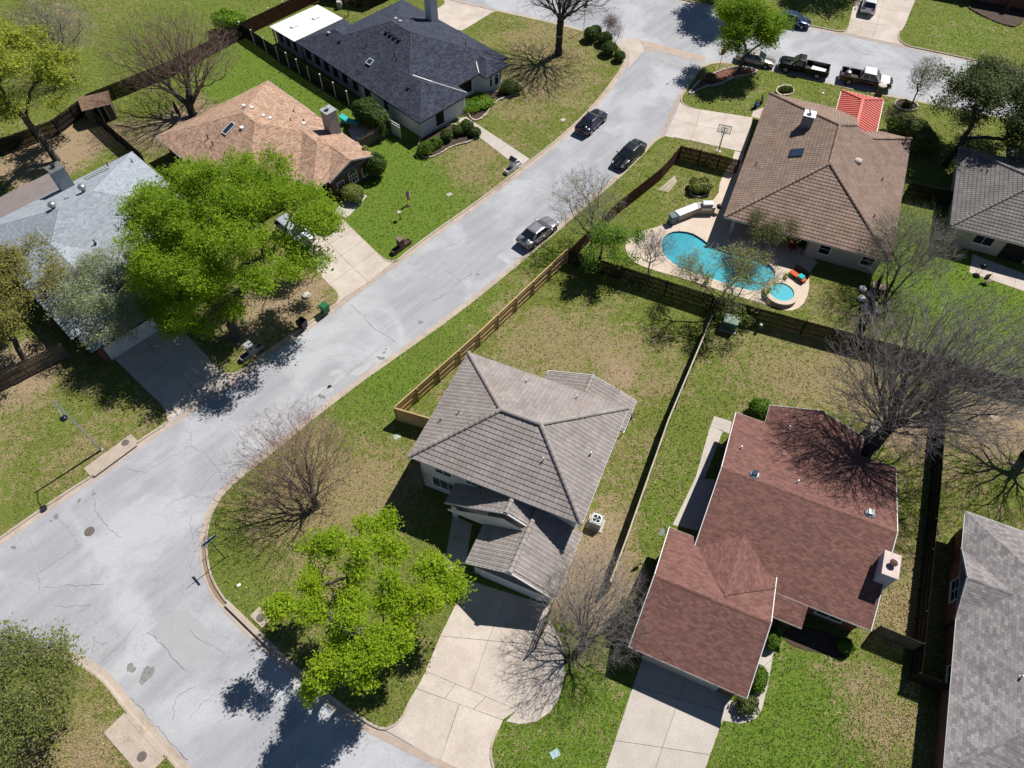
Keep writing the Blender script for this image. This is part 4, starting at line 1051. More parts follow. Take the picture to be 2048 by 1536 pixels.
# coral red porch roof of standing-seam metal
R = Roof().block(7.4, 11.95, 16.2, 25.4, 2.85, .36, 'v', 'xh')
ro = build_roof(H4, R, 'metal', MAT['redmetal'], MAT['trim'])
for pts, ed in R.planes:
    n, x, y = plane_frame(pts, ed); P = np.array(pts); o = P[np.argmin(P[:, 2])]; S = (P-o)@np.array(x); T = (P-o)@np.array(y); poly = list(zip(S, T))
    s = S.min()+.2
    while s < S.max():
        ts = np.linspace(0, T.max(), 60); ok = in_poly(np.stack([np.full(60, s), ts], 1), poly)
        if ok.sum() > 3:
            a, b = ts[ok].min(), ts[ok].max(); A = Vector(o)+x*s+y*a+n*.02; B = Vector(o)+x*s+y*b+n*.02
            MB().beam(A, B, .045, .06, n).build('standing_seam', M('coral_seam', (.36,.07,.055), fine=.05) if 'coral_seam' not in bpy.data.materials else bpy.data.materials['coral_seam'], ro)
        s += .42
for p, q in R.caps: MB().beam(Vector(p)+Vector((0,0,.03)), Vector(q)+Vector((0,0,.03)), .3, .05).build('ridge_strip', MAT['redmetal'], ro)
for u, v in ((7.6,25.1), (11.75,25.1)): MB().box(u-.09,u+.09,v-.09,v+.09,.1,2.8).build('porch_post', MAT['trim'], H4)

# ---- dark grey tile house at the right edge
H5 = thing('grey_tiled_house', 'dark grey tile hip-roofed house at the right edge behind green lawn', 'house', (41.97, 51.09, 0), -23.4)
R = Roof(); R.block(0, 24, 0, 13.0, 2.6, .39, 'u', 'hh'); R.block(4.6, 15, 4, 15.4, 2.6, .39, 'v', 'xh')
build_roof(H5, R, 'tile', MAT['tile_dgrey'], MAT['trim'], single=200)
wall(H5, (.6, 23, .6, 12.4), 2.55, MAT['wallwarm']); wall(H5, (5.2, 14.4, 12.4, 14.8), 2.55, MAT['wallwarm'], name='rear_wall')
window(H5, (2.6,.6), (4.4,.6), 1.0, 2.2, (0,-1), muntin=(2,1)); MB().box(5.4,7.6,.52,.58,.12,2.2).build('patio_door', MAT['screen'], H5)
vent_pipe(H5, (2.4, 8.2, 2.6+.39*2.4), .05, .35, MAT['dark_metal']); vent_pipe(H5, (6.6, 3.0, 2.6+.39*3), .05, .35, MAT['dark_metal'])

# ---- charcoal-roofed house
H6 = thing('charcoal_roofed_house', 'white house with charcoal shingle roof, bay window and bright patio roof', 'house', (-10.02, 67.12, 0), -44.6)
R = Roof()
R.block(-21.2, -2.1, 0, 15.6, 2.6, .40, 'u', 'hh')
R.block(-10.5, 0, 0, 7.5, 2.6, .40, 'u', 'xh')
R.block(-23.0, -12.0, 0, 7.3, 2.6, .40, 'u', 'hx')
R.block(-7.5, -.9, 10.9, 14.7, 2.6, .40, 'u', 'xh', cap=False)
build_roof(H6, R, 'shingle', MAT['sh_black'], MAT['dark_metal'], gutter=True, gable_mat=None)
MB().beam((-3.4,5.0,3.72),(-5.4,3.9,4.14),.12,.05).beam((-3.4,5.0,3.72),(-.3,7.3,2.75),.06,.03).build('ridge_strip', MAT['trim'], H6)  # white strip paints in the sunlit hip line of the front wing
MB().beam((-5.1,12.9,3.62),(-2.1,10.95,2.72),.09,.04).build('valley_flashing', MAT['trim'], H6)
wall(H6, (-22.5, -11.0, .5, 6.8), 2.55, MAT['lav'], name='side_wall'); wall(H6, (-11.0, -.5, .5, 7.0), 2.55, MAT['stucco'], name='front_wall')
wall(H6, (-20.7, -2.6, 6.8, 15.1), 2.55, MAT['stucco'])
bay = MB().prism([(-2.6,11.0),(-1.7,11.6),(-1.25,12.4),(-1.25,13.4),(-1.7,14.2),(-2.6,14.8)], .05, 2.55).build('bay_wall', MAT['stucco'], H6)
for p, q in (((-1.72,11.62),(-1.25,12.40)), ((-1.25,12.46),(-1.25,13.34)), ((-1.25,13.40),(-1.70,14.18))):
    d = Vector((q[0]-p[0], q[1]-p[1])).normalized(); p2 = (p[0]+d.x*.12, p[1]+d.y*.12); q2 = (q[0]-d.x*.12, q[1]-d.y*.12)
    window(H6, p2, q2, .75, 1.75, (d.y, -d.x), pane=MAT['screen'], arch=True, sill=False, fw=.05)
for i, u in enumerate((-21.8,-20.0,-18.2,-16.4,-14.6,-12.6,-7.0)): window(H6, (u,.5), (u+.95,.5), .8, 2.2, (0,-1), pane=MAT['screen'], frame=MAT['screen'] if i < 6 else MAT['trim'], muntin=(1,2), sill=False)
MB().box(-10.4,-9.3,.44,.5,.12,2.2).build('side_door', MAT['screen'], H6)
window(H6, (-.5,2.6), (-.5,3.9), .5, 2.2, (1,0), pane=MAT['screen'], muntin=(1,1), fw=.05)
window(H6, (-2.6,8.0), (-2.6,10.2), .6, 2.3, (1,0), pane=MAT['screen'], muntin=(1,1), fw=.05)
MB().box(-.75,-.6,7.15,7.3,.1,2.55).build('porch_post', MAT['trim'], H6); MB().box(-2.5,-.6,5.6,7.3,.1,.26).build('porch_step', MAT['brick'], H6)
ch = chimney(H6, (-14.4,-13.3,13.7,14.8), 2.6, 6.8, MAT['stucco'], MAT['dark_metal'], False)
MB().box(-14.5,-13.2,13.6,14.9,6.86,7.3).build('chimney_shroud', MAT['dark_metal'], ch)
for u, v in ((-19.6,2.9),(-17.3,2.7)): box_vent(H6, (u, v, 2.6+.4*v), .32, MAT['grey_metal'] if u < -18 else MAT['dark_metal'])
for i in range(4): box_vent(H6, (-12.7+i*.75, 6.4-.02*i, 2.6+.4*6.4), .38, MAT['dark_metal'])
for u in (-14.0,-13.2): box_vent(H6, (u, 8.9, 2.6+.4*6.7), .34, MAT['grey_metal'])
c, x, y, n = on_plane([(-21,0,2.6),(-2,0,2.6),(-10,7.8,5.72)], (1,0,0), -11.4, 2.6); skylight(H6, c, x, y, n, .8, .75, MAT['trim'], .2)
for u, v in ((-13.6,3.9),(-9.3,4.6),(-8.7,4.3),(-11.6,.9),(-3.9,2.3)): vent_pipe(H6, (u, v, 2.6+.4*v), .05, .4)
vent_pipe(H6, (-6.0, 12.6, 2.6+.4*3.0), .05, .4); box_vent(H6, (-4.5, 2.4, 2.6+.4*2.4), .3, MAT['dark_metal'])
pr = MB().add([(-28.3,-.1,2.42),(-22.9,-.1,2.66),(-22.9,7.3,2.66),(-28.3,7.3,2.42),(-28.3,-.1,2.34),(-22.9,-.1,2.58),(-22.9,7.3,2.58),(-28.3,7.3,2.34)], [(0,1,2,3),(7,6,5,4),(0,4,5,1),(1,5,6,2),(2,6,7,3),(3,7,4,0)]).build('patio_roof', M('white_insulated_panel', (.78,.77,.74), (.70,.68,.63), .7, fine=.06, stain=(.60,.55,.47)), H6)
for u, v in ((-25.9,2.0),(-25.6,5.1)): MB().box(u-.3,u+.3,v-.45,v+.45,2.5,2.68).build('patio_skylight', MAT['trim'], pr)
for v in (.1, 2.4, 4.8, 7.1): MB().box(-28.1,-27.95,v-.07,v+.07,.1,2.36).build('patio_post', MAT['lav'], H6)
wall(H6, (-27.9,-22.6,.3,.42), 2.4, MAT['lav'], name='sunroom_wall')
for u in (-27.2,-25.7,-24.2): window(H6, (u,.3), (u+1.0,.3), .8, 2.2, (0,-1), pane=MAT['screen'], frame=MAT['lav'], sill=False)

# ---- tan-shingled brick house
H7 = thing('tan_roofed_brick_house', 'brick house with tan shingle roof partly under the big green tree', 'house', (-14.44, 61.78, 0), -44.3)
R = Roof()
R.block(-19, -2.4, -14.3, 0, 2.6, .39, 'u', 'hh')
R.block(-11, 0, -7.8, 0, 2.6, .40, 'u', 'xh')
R.block(-6, .3, -5.9, 0, 2.6, .37, 'u', 'xg')
build_roof(H7, R, 'shingle', MAT['sh_tan'], MAT['grey_metal'], gable_mat=MAT['brickd'], inset=.35)
wall(H7, (-18.5,-2.9,-13.8,-.5), 2.55, MAT['brickd']); wall(H7, (-8,-.05,-5.5,-.5), 2.55, MAT['brickd'], name='front_wall'); wall(H7, (-8,-2.0,-7.4,-5.5), 2.55, MAT['brickd'], name='entry_wall')
window(H7, (-.05,-3.5), (-.05,-2.4), .7, 1.75, (1,0), muntin=(3,2), arch=True); window(H7, (-.05,-5.0), (-.05,-4.1), .7, 1.75, (1,0), muntin=(2,3)); window(H7, (-.05,-1.8), (-.05,-.9), .7, 1.75, (1,0), muntin=(2,3))
MB().box(-2.0,-1.94,-7.0,-6.0,.12,2.2).build('front_door', MAT['stucco'], H7)
ch = chimney(H7, (-6.3,-5.1,-1.4,-.2), 2.4, 5.5, M('grey_chimney_siding', (.36,.35,.36), fine=.08), MAT['grey_metal'], True, MAT['grey_metal'])
c, x, y, n = on_plane([(-19,-14.3,2.6),(-2.4,-14.3,2.6),(-9.6,-7.15,5.39)], (1,0,0), -11.6, -9.2); skylight(H7, c, x, y, n, .75, 1.5, MAT['trim'], .16)
box_vent(H7, (-10.3,-8.4,2.6+.39*5.9), .34, MAT['trim'])
for u, v in ((-13.2,-6.2),(-12.6,-5.7),(-10.6,-5.6),(-9.9,-5.3)): box_vent(H7, (u, v, 2.6+.39*min(-v, 7.15)), .32, MAT['trim'])
for u, v in ((-8.6,-2.3),(-10.9,-2.0),(-9.0,-3.6)): vent_pipe(H7, (u, v, 2.6-.39*v), .06, .3)
box_vent(H7, (-8.0,-2.7,2.6+.39*2.7), .34, MAT['trim'])
for u, v in ((-12.9,-11.2),(-11.7,-11.4)): vent_pipe(H7, (u, v, 2.6+.39*(14.3+v)), .06, .45)

# ---- pale-roofed house on the left
H8 = thing('pale_roofed_house', 'house with pale blue-grey shingle roof and flat taupe patio roof at the left', 'house', (-37.29, 37.28, 0), -43.5)
R = Roof()
R.block(-19.0, -6.0, 0, 16.4, 2.6, .395, 'v', 'hh')
R.block(-13, 0, 0, 8.0, 2.6, .40, 'u', 'xh')
R.block(-2.5, 2.4, .45, 7.0, 2.45, .30, 'u', 'xh')
build_roof(H8, R, 'shingle', MAT['sh_pale'], MAT['dark_metal'], gable_mat=None)
wall(H8, (-18.5,-6.5,.5,15.9), 2.55, MAT['brick']); wall(H8, (-8,-.5,.5,7.5), 2.55, MAT['brick'], name='front_wall'); wall(H8, (-1,1.9,.9,6.6), 2.4, MAT['brick'], name='garage_wall')
MB().box(1.9,1.96,1.4,6.1,.12,2.2).build('garage_door', MAT['white'], H8)
ch = chimney(H8, (-18.6,-17.4,8.3,9.6), 2.4, 5.4, M('blue_grey_siding', (.30,.33,.36), fine=.07), MAT['metal'], True, MAT['dark_metal'])
MB().add([(-22.4,-6,2.38),(-18.6,-6,2.62),(-18.6,8.6,2.62),(-22.4,9.8,2.38),(-22.4,-6,2.25),(-18.6,-6,2.5),(-18.6,8.6,2.5),(-22.4,9.8,2.25)], [(0,1,2,3),(7,6,5,4),(0,4,5,1),(1,5,6,2),(2,6,7,3),(3,7,4,0)]).build('patio_roof', MAT['felt'], H8)
for v in (-5, 0, 5, 9.4): MB().box(-22.1,-21.95,v-.07,v+.07,.1,2.3).build('patio_post', MAT['grey_wood'], H8)
for u, v in ((-13.3,6.3),(-13.6,9.4)):
    p = (u, v, 2.6+.395*6.0); t = MB().lathe([(.2,-.3),(.2,.12),(.34,.22),(.38,.38),(.28,.52),(.05,.6)], p, 16).build('turbine_vent', MAT['metal'], H8, smooth=True)
box_vent(H8, (-14.4,7.9,2.6+.395*4.7), .32, MAT['grey_metal'])
c, x, y, n = on_plane([(-19,0,2.6),(-19,16.4,2.6),(-12.5,8,5.17)], (0,1,0), -17.6, 12.0)
lv = MB()
for i in range(-4, 5):
    lv.beam(c+x*(i*.28)-y*.75+n*.05, c+x*(i*.28)+y*.75+n*.05, .20, .05, n)
lv.build('ribbed_solar_heater', MAT['grey_metal'], H8)
for u, v in ((-8.0,6.9),(-18.1,13.4),(-16.8,15.4)): vent_pipe(H8, (u, v, 2.6+.395*min(u+19, 16.4-v, 5) if u < -12 else 3.6), .06, .35)

# ---- house across the side street (its front only)
H9 = thing('brick_house_front', 'shaded brick house front with curved bed at the top right edge', 'house', (*(65.91,99.15), 0), -23)
R = Roof().block(-9, 12, -3, 10, 2.6, .4, 'u', 'hh')
build_roof(H9, R, 'shingle', MAT['sh_grey'], MAT['trim'])
wall(H9, (-8.5, 11.5, -2.5, 9.5), 2.55, MAT['brick'])
for u in (-3.2, 1.8): MB().box(u-.25,u+.25,-3.6,-3.1,.1,2.4).build('porch_column', MAT['brickd'], H9)
window(H9, (-1.5,-2.5), (.3,-2.5), .8, 2.1, (0,-1), muntin=(3,2))

# ================================================================ TREES AND SHRUBS
def tubes(P, Q, R0, R1, k):
    """many tapered prisms as one (V,F)"""
    D = Q-P; L = np.linalg.norm(D, axis=1, keepdims=True); D = D/np.maximum(L, 1e-6)
    up = np.where(np.abs(D[:, 2:3]) < .9, np.array([[0,0,1.]]), np.array([[1.,0,0]]))
    A = np.cross(D, up); A /= np.linalg.norm(A, axis=1, keepdims=True); B = np.cross(D, A)
    t = 2*np.pi*np.arange(k)/k; c, s = np.cos(t)[None, :, None], np.sin(t)[None, :, None]
    ring = A[:, None, :]*c + B[:, None, :]*s
    V = np.concatenate([P[:, None]+ring*R0[:, None, None], (Q+D*np.minimum(R1, L[:, 0]*.3)[:, None]*.5)[:, None]+ring*R1[:, None, None]], 1)
    i = np.arange(k); f = np.stack([i, (i+1) % k, k+(i+1) % k, k+i], 1)
    F = (f[None]+(np.arange(len(P))*2*k)[:, None, None]).reshape(-1, 4)
    return V.reshape(-1, 3), F

def skeleton(rs, stems, pts, bf=.35, step=.5, jit=.06, droop=0.0):
    """branch graph that reaches every point from the stems (minimal wiring with a bias to short paths)"""
    cap = 60000; X = np.zeros((cap, 3)); par = np.full(cap, -1); pl = np.zeros(cap); n = 0
    for st in stems:
        prev = -1
        for p in st:
            X[n] = p; par[n] = prev; pl[n] = 0 if prev < 0 else pl[prev]+np.linalg.norm(X[n]-X[prev])*.25; prev = n; n += 1
    ok = np.zeros(cap, bool); m = 0
    for st in stems:
        h = len(st); ok[m+max(1, int(h*.55)):m+h] = True; m += h
    f = np.mean([st[-1] for st in stems], 0)
    order = np.argsort(np.min([np.linalg.norm(pts-np.array(st[-1]), axis=1) for st in stems], 0)); tips = []
    for q in pts[order]:
        c = np.linalg.norm(X[:n]-q, axis=1)+bf*pl[:n]+np.where(ok[:n], 0, 1e6)+np.maximum(X[:n, 2]-q[2]-.3, 0)*.35
        j = int(np.argmin(c)); a = X[j].copy(); d = np.linalg.norm(q-a); k = max(1, int(d/step)); prev = j
        for i in range(1, k+1):
            t = i/k; p = a+(q-a)*t
            if i < k: p = p + rs.randn(3)*jit*min(1, d/2) + np.array([0, 0, .10*d*math.sin(math.pi*t)-droop*0])
            if n >= cap: break
            X[n] = p; par[n] = prev; pl[n] = pl[prev]+np.linalg.norm(X[n]-X[prev]); ok[n] = True; prev = n; n += 1
        tips.append(prev)
    return X[:n], par[:n], np.array(tips)

def crown_points(rs, blobs, n, shell=.35):
    """random points in a set of ellipsoids (cx,cy,cz,rx,ry,rz), denser towards the outside"""
    w = np.array([b[3]*b[4]*b[5] for b in blobs])**.8; w /= w.sum(); out = []
    for b, k in zip(blobs, (w*n).astype(int)+1):
        d = rs.randn(k, 3); d /= np.linalg.norm(d, axis=1, keepdims=True); r = (shell+(1-shell)*rs.rand(k, 1)**.6)
        out.append(np.array(b[:3])+d*r*np.array(b[3:6]))
    return np.concatenate(out)

def leaves(rs, C, per, rad, size, flat=.45):
    """leaf faces scattered round the points C"""
    n = len(C)*per
    c = np.repeat(C, per, 0)+rs.randn(n, 3)*rad*np.array([1, 1, .7])
    nz = rs.randn(n, 3); nz[:, 2] = np.abs(nz[:, 2])+flat*3.2; nz /= np.linalg.norm(nz, axis=1, keepdims=True)
    a = np.cross(nz, rs.randn(n, 3)); a /= np.linalg.norm(a, axis=1, keepdims=True); b = np.cross(nz, a)
    s = size*np.exp(rs.randn(n, 1)*.38)*.85; w = s*(.5+.35*rs.rand(n, 1))
    bend = nz*s*.25
    V = np.stack([c-a*s*.6, c-b*w*.5-bend, c+a*s*.6, c+b*w*.5-bend], 1).reshape(-1, 3)
    F = (np.arange(n)*4)[:, None]+np.array([[0, 1, 2, 3]])
    return V, F

def tree(name, label, base, blobs, n=500, h0=2.5, r0=.25, twig='twig_grey', bark='bark', leaf=None, per=0, lrad=.35, lsize=.16, seed=1, bf=.35, stems=None, twigs=3, tl=.55, tipr=.008, lean=(0, 0), shell=.35, flat=.45, group=None, step=.5, bud=None, nleaf=None, jit=.06, cat='tree'):
    """base: plan position; blobs: crown ellipsoids relative to the base"""
    rs = np.random.RandomState(seed)
    root = thing(name, label, cat, base, group=group)
    if stems is None: stems = [[(0,0,-.2), (lean[0]*.15, lean[1]*.15, h0*.35), (lean[0]*.5, lean[1]*.5, h0*.7), (lean[0], lean[1], h0)]]
    st = []
    for s in stems:
        s = np.array(s, float); q = [s[0]]
        for a, b in zip(s, s[1:]):
            k = max(1, int(np.linalg.norm(b-a)/.4))
            for i in range(1, k+1): q.append(a+(b-a)*i/k+(rs.randn(3)*.03 if i < k else 0))
        st.append(q)
    pts = crown_points(rs, blobs, n, shell)
    X, par, tips = skeleton(rs, st, pts, bf, step, jit)
    N_ = len(X); e = 2.15; acc = np.zeros(N_); isl = np.ones(N_, bool); isl[par[par >= 0]] = False
    acc[isl] = tipr**e
    for i in range(N_-1, -1, -1):
        if par[i] >= 0: acc[par[i]] += acc[i]
    # children always come after their parents, so one backward sweep is enough
    r = acc**(1/e); rb = r[par < 0].max(); k = r0/rb
    g = np.clip((r-tipr)/max(rb-tipr, 1e-6), 0, 1); r = r*(1+(k-1)*g**.40) if k > 1 else np.minimum(r, r0*np.maximum(g, .03)**.5)
    m = par >= 0; c = np.where(m)[0]; p = par[c]
    r1 = r[c]; rp = np.minimum(r[p], r1*1.35)
    stemn = sum(len(s) for s in st); flare = np.where(c < stemn, 1.0, 1.0)
    Vb, Fb, nb = [], [], 0; Vt, Ft, nt_ = [], [], 0
    for lo, hi, kk in ((.09, 9, 9), (.03, .09, 6)):
        s = (r1 >= lo) & (r1 < hi)
        if s.any():
            rr0 = rp[s].copy(); z = X[p[s]][:, 2]; rr0 *= 1+np.where((c[s] < stemn) & (z < .5), .45*(.5-np.clip(z, 0, .5))/.5, 0)
            V, F = tubes(X[p[s]], X[c[s]], rr0, r1[s], kk); Vb.append(V); Fb.append(F+nb); nb += len(V)
    s = r1 < .03
    if s.any(): V, F = tubes(X[p[s]], X[c[s]], rp[s], r1[s], 3); Vt.append(V); Ft.append(F+nt_); nt_ += len(V)
    tip = X[tips]
    if twigs:
        d = tip-X[par[tips]]; d /= np.maximum(np.linalg.norm(d, axis=1, keepdims=True), 1e-6)
        A = np.repeat(tip, twigs, 0); D = np.repeat(d, twigs, 0)+rs.randn(len(A), 3)*.55; D[:, 2] += .15; D /= np.linalg.norm(D, axis=1, keepdims=True)
        B = A+D*tl*(.5+rs.rand(len(A), 1)); rr = np.full(len(A), tipr*.9)
        V, F = tubes(A, B, rr, rr*.5, 3); Vt.append(V); Ft.append(F+nt_); nt_ += len(V)
        A2 = A+(B-A)*(.3+.5*rs.rand(len(A), 1)); D2 = D+rs.randn(len(A), 3)*.7; D2 /= np.linalg.norm(D2, axis=1, keepdims=True); B2 = A2+D2*tl*.6*(.5+rs.rand(len(A), 1))
        V, F = tubes(A2, B2, rr*.8, rr*.45, 3); Vt.append(V); Ft.append(F+nt_); nt_ += len(V)
        ends = np.concatenate([B, B2])
    else: ends = tip
    if Vb: np_mesh('trunk', np.concatenate(Vb), np.concatenate(Fb), MAT[bark], root, smooth=True)
    tw = np_mesh('crown' if not leaf else 'twigs', np.concatenate(Vt), np.concatenate(Ft), MAT[twig], root) if Vt else None
    if leaf:
        C = tip if nleaf is None else tip[rs.permutation(len(tip))[:nleaf]]
        V, F = leaves(rs, C, per, lrad, lsize, flat); np_mesh('crown', V, F, MAT[leaf], root)
    if bud:
        V, F = leaves(rs, ends, bud[1], bud[2], bud[3], .2); np_mesh('buds', V, F, MAT[bud[0]], root)
    return root

def shrub(name, label, base, rx, ry, rz, leaf='leaf_mid', n=1500, size=.11, seed=1, lump=.12, z0=.0, rot=0, group=None, clipped=True, cat='shrub', stems=True, core=True):
    rs = np.random.RandomState(seed); root = thing(name, label, cat, base, rot, group)
    d = rs.randn(n, 3); d /= np.linalg.norm(d, axis=1, keepdims=True); d[:, 2] = np.where(d[:, 2] < -.35, -d[:, 2], d[:, 2])
    ph = rs.rand(6)*6.28
    q = 1+lump*(np.sin(3*d[:, 0]*2+ph[0])+np.sin(3*d[:, 1]*2+ph[1])+np.sin(4*d[:, 2]+ph[2]))/2
    r = (.78+.24*rs.rand(n)) if clipped else (.3+.75*rs.rand(n)**.5)
    P = d*(q*r)[:, None]*np.array([rx, ry, rz]); P[:, 2] += rz*.85+z0
    nz = d+rs.randn(n, 3)*.5; nz /= np.linalg.norm(nz, axis=1, keepdims=True)
    a = np.cross(nz, rs.randn(n, 3)); a /= np.linalg.norm(a, axis=1, keepdims=True); b = np.cross(nz, a)
    s = size*(.6+.8*rs.rand(n, 1))
    V = np.stack([P-a*s, P-b*s*.6-nz*s*.2, P+a*s, P+b*s*.6-nz*s*.2], 1).reshape(-1, 3); F = (np.arange(n)*4)[:, None]+np.array([[0,1,2,3]])
    np_mesh('foliage', V, F, MAT[leaf], root)
    if core:
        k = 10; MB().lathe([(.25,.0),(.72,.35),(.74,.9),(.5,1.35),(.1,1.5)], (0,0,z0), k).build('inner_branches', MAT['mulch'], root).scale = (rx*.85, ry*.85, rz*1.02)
    if stems:
        mb = MB()
        for i in range(3): mb.tube((rs.randn()*.05, rs.randn()*.05, -.1), (rs.randn()*rx*.3, rs.randn()*ry*.3, rz*.8+z0), .025, .012, 5)
        mb.build('stem', MAT['bark_dk'], root)
    return root

def blob_set(rs, c, R, n, r, zf=.7):
    """n clumps of radius r on an ellipsoid crown (centre c, radii R)"""
    out = []
    for i in range(n):
        d = rs.randn(3); d /= np.linalg.norm(d)
        if d[2] < -.4: d[2] = -d[2]
        q = .42+.56*rs.rand()**.6
        s = r*(.7+.6*rs.rand())
        out.append((c[0]+d[0]*R[0]*q, c[1]+d[1]*R[1]*q, c[2]+d[2]*R[2]*q, s, s, s*zf))
    return out
_r = np.random.RandomState(5)

# ---- leafy trees
def B_(seed, c, R, n, r, zf=.75): return blob_set(np.random.RandomState(seed), c, R, n, r, zf)
tree('maple_tree', 'bright lime green maple in the corner yard beside the garage drive', (-9.73,12.57), B_(3, (.4,1.3,5.6), (6.0,5.6,3.2), 36, .82), n=720, h0=2.2, r0=.30, twig='twig_brown', leaf='leaf_bright', per=70, lrad=.27, lsize=.135, seed=3, bf=.3, twigs=1, shell=.1, lean=(-.2,.4))
tree('big_green_tree', 'biggest bright green tree, spreading over the drive by the bins', (-24.73,39.40), B_(8, (1.3,4.6,7.6), (8.6,8.8,6.2), 115, 1.2) + B_(9, (-3.0,.4,3.8), (4.6,3.2,1.8), 30, 1.0), n=2300, h0=2.6, r0=.36, twig='twig_brown', leaf='leaf_lime', per=62, lrad=.36, lsize=.15, seed=8, bf=.3, twigs=1, shell=.1, lean=(.2,1.2))
tree('lime_street_tree', 'round lime green tree beside the stop sign corner', (27.81,81.00), B_(12, (-.1,.5,4.9), (4.0,4.0,3.0), 38, 1.15), n=800, h0=1.6, r0=.18, twig='twig_brown', leaf='leaf_lime', per=44, lrad=.34, lsize=.16, seed=12, twigs=1, shell=.15)
tree('yellow_green_tree', 'tall yellow-green tree standing on bare soil at the upper left', (-49.53,63.90), B_(14, (-1.6,2.4,8.2), (6.6,6.6,4.8), 60, 1.35), n=1400, h0=3.4, r0=.34, twig='twig_brown', leaf='leaf_yellow', per=26, lrad=.38, lsize=.20, seed=14, twigs=2, shell=.15, bf=.25, lean=(-.8,.8))
tree('olive_tree_left', 'olive gold tree overhanging the pale roof at the left edge', (-42.40,36.85), B_(16, (.6,2.8,5.6), (3.9,6.0,3.2), 38, 1.05), n=1100, h0=2.4, r0=.22, twig='twig_brown', leaf='leaf_olive', per=15, lrad=.33, lsize=.15, seed=16, twigs=2, shell=.15, lean=(.1,.6))
tree('pale_budding_tree', 'pale half-leafed tree between the pale roof and the big tree', (-34.02,40.31), B_(18, (-.4,.6,4.4), (3.8,5.4,2.6), 40, 1.0), n=1400, h0=1.6, r0=.16, twig='twig_grey', leaf='leaf_pale', per=13, lrad=.3, lsize=.12, seed=18, twigs=3, shell=.15, nleaf=1150, lean=(0,.6))
tree('sage_tree', 'sage green tree covering the lower left corner lawn', (-31.00,7.52), B_(20, (.4,.8,4.2), (3.9,4.4,2.3), 40, 1.05), n=1300, h0=1.6, r0=.2, twig='twig_brown', leaf='leaf_sage', per=26, lrad=.36, lsize=.115, seed=20, twigs=2, shell=.15)
tree('evergreen_oak', 'dark evergreen oak filling the upper right beside the grey tiled house', (46.90,63.23), B_(22, (3.6,3.0,5.2), (6.6,7.0,3.6), 56, 1.4), n=1500, h0=2.0, r0=.30, twig='twig_brown', bark='bark_dk', leaf='leaf_dark', per=34, lrad=.42, lsize=.18, seed=22, twigs=2, shell=.15, lean=(.8,.6))
tree('shaded_street_tree', 'leafy tree across the side street throwing shade on the parked blue car', (46.81,103.57), B_(24, (-1.0,0,7.4), (6.4,5.0,3.4), 44, 1.5), n=900, h0=3.0, r0=.26, twig='twig_brown', leaf='leaf_dark', per=26, lrad=.4, lsize=.2, seed=24, twigs=1, shell=.15)
tree('street_oak', 'leafy oak beyond the frame at the top shading the side street', (31.28,97.85), B_(25, (0,0,9.2), (4.6,4.8,3.4), 40, 1.4), n=900, h0=4.0, r0=.26, twig='twig_brown', leaf='leaf_green', per=28, lrad=.4, lsize=.2, seed=25, twigs=1, shell=.15)
tree('hackberry_tree', 'half bare tree with green lower boughs at the end of the new fence', (8.25,47.69), B_(26, (.8,.2,3.0), (3.4,2.4,1.5), 18, .8), n=420, h0=1.5, r0=.15, twig='twig_grey', leaf='leaf_green', per=20, lrad=.26, lsize=.14, seed=26, twigs=2, shell=.15)
tree('bare_fence_tree', 'grey bare tree rising over the parked silver sedan', (7.60,49.55), [(-.6,2.2,4.9,3.6,3.4,2.8)], n=650, h0=1.8, r0=.15, twig='twig_grey', leaf='leaf_yellow', per=4, lrad=.25, lsize=.10, seed=27, nleaf=260, twigs=3, shell=.1)
tree('poolside_tree', 'thin half-leafed tree over the fence beside the swimming pool', (18.24,41.84), B_(28, (.8,1.2,4.2), (4.4,3.8,2.4), 34, .95), n=900, h0=1.7, r0=.15, twig='twig_grey', leaf='leaf_yellow', per=7, lrad=.28, lsize=.11, seed=28, nleaf=560, twigs=3, shell=.15, lean=(.2,.4))
tree('patio_tree', 'small olive leafed tree under the eave beside the pool', (24.21,49.83), B_(30, (.2,.4,2.7), (2.6,2.0,1.4), 20, .7), n=600, h0=1.0, r0=.08, twig='twig_brown', leaf='leaf_sage', per=7, lrad=.25, lsize=.10, seed=30, twigs=2, shell=.15)
tree('olive_street_shrub', 'upright sparse olive tree at the kerb right of the wrapped pickup', (46.46,73.38), [(.4,1.0,3.4,1.7,1.7,2.4)], n=420, stems=[[(0,0,-.1),(-.3,.1,1.4)],[(.1,0,-.1),(.4,.3,1.6)],[(0,.1,-.1),(.05,.5,1.8)]], r0=.07, twig='twig_brown', leaf='leaf_sage', per=7, lrad=.25, lsize=.10, seed=32, twigs=2, shell=.15, nleaf=300)
tree('multi_stem_tree', 'grey multi-stemmed tree fanning up beside the pool house corner', (34.44,43.52), [(.9,2.4,4.8,4.2,3.8,2.8)], n=1100, stems=[[(0,0,-.1),(-.3,.4,1.6),(-.6,1.0,2.8)],[(.1,0,-.1),(.8,.5,1.8),(1.5,1.0,2.8)],[(0,.1,-.1),(.2,.8,2.0),(.5,1.5,3.2)],[(.1,.1,-.1),(1.0,.2,1.5),(2.2,.5,2.2)]], r0=.12, twig='twig_grey', leaf='leaf_sage', per=4, lrad=.25, lsize=.10, seed=34, twigs=3, shell=.2, nleaf=450, bf=.5, tl=.8)

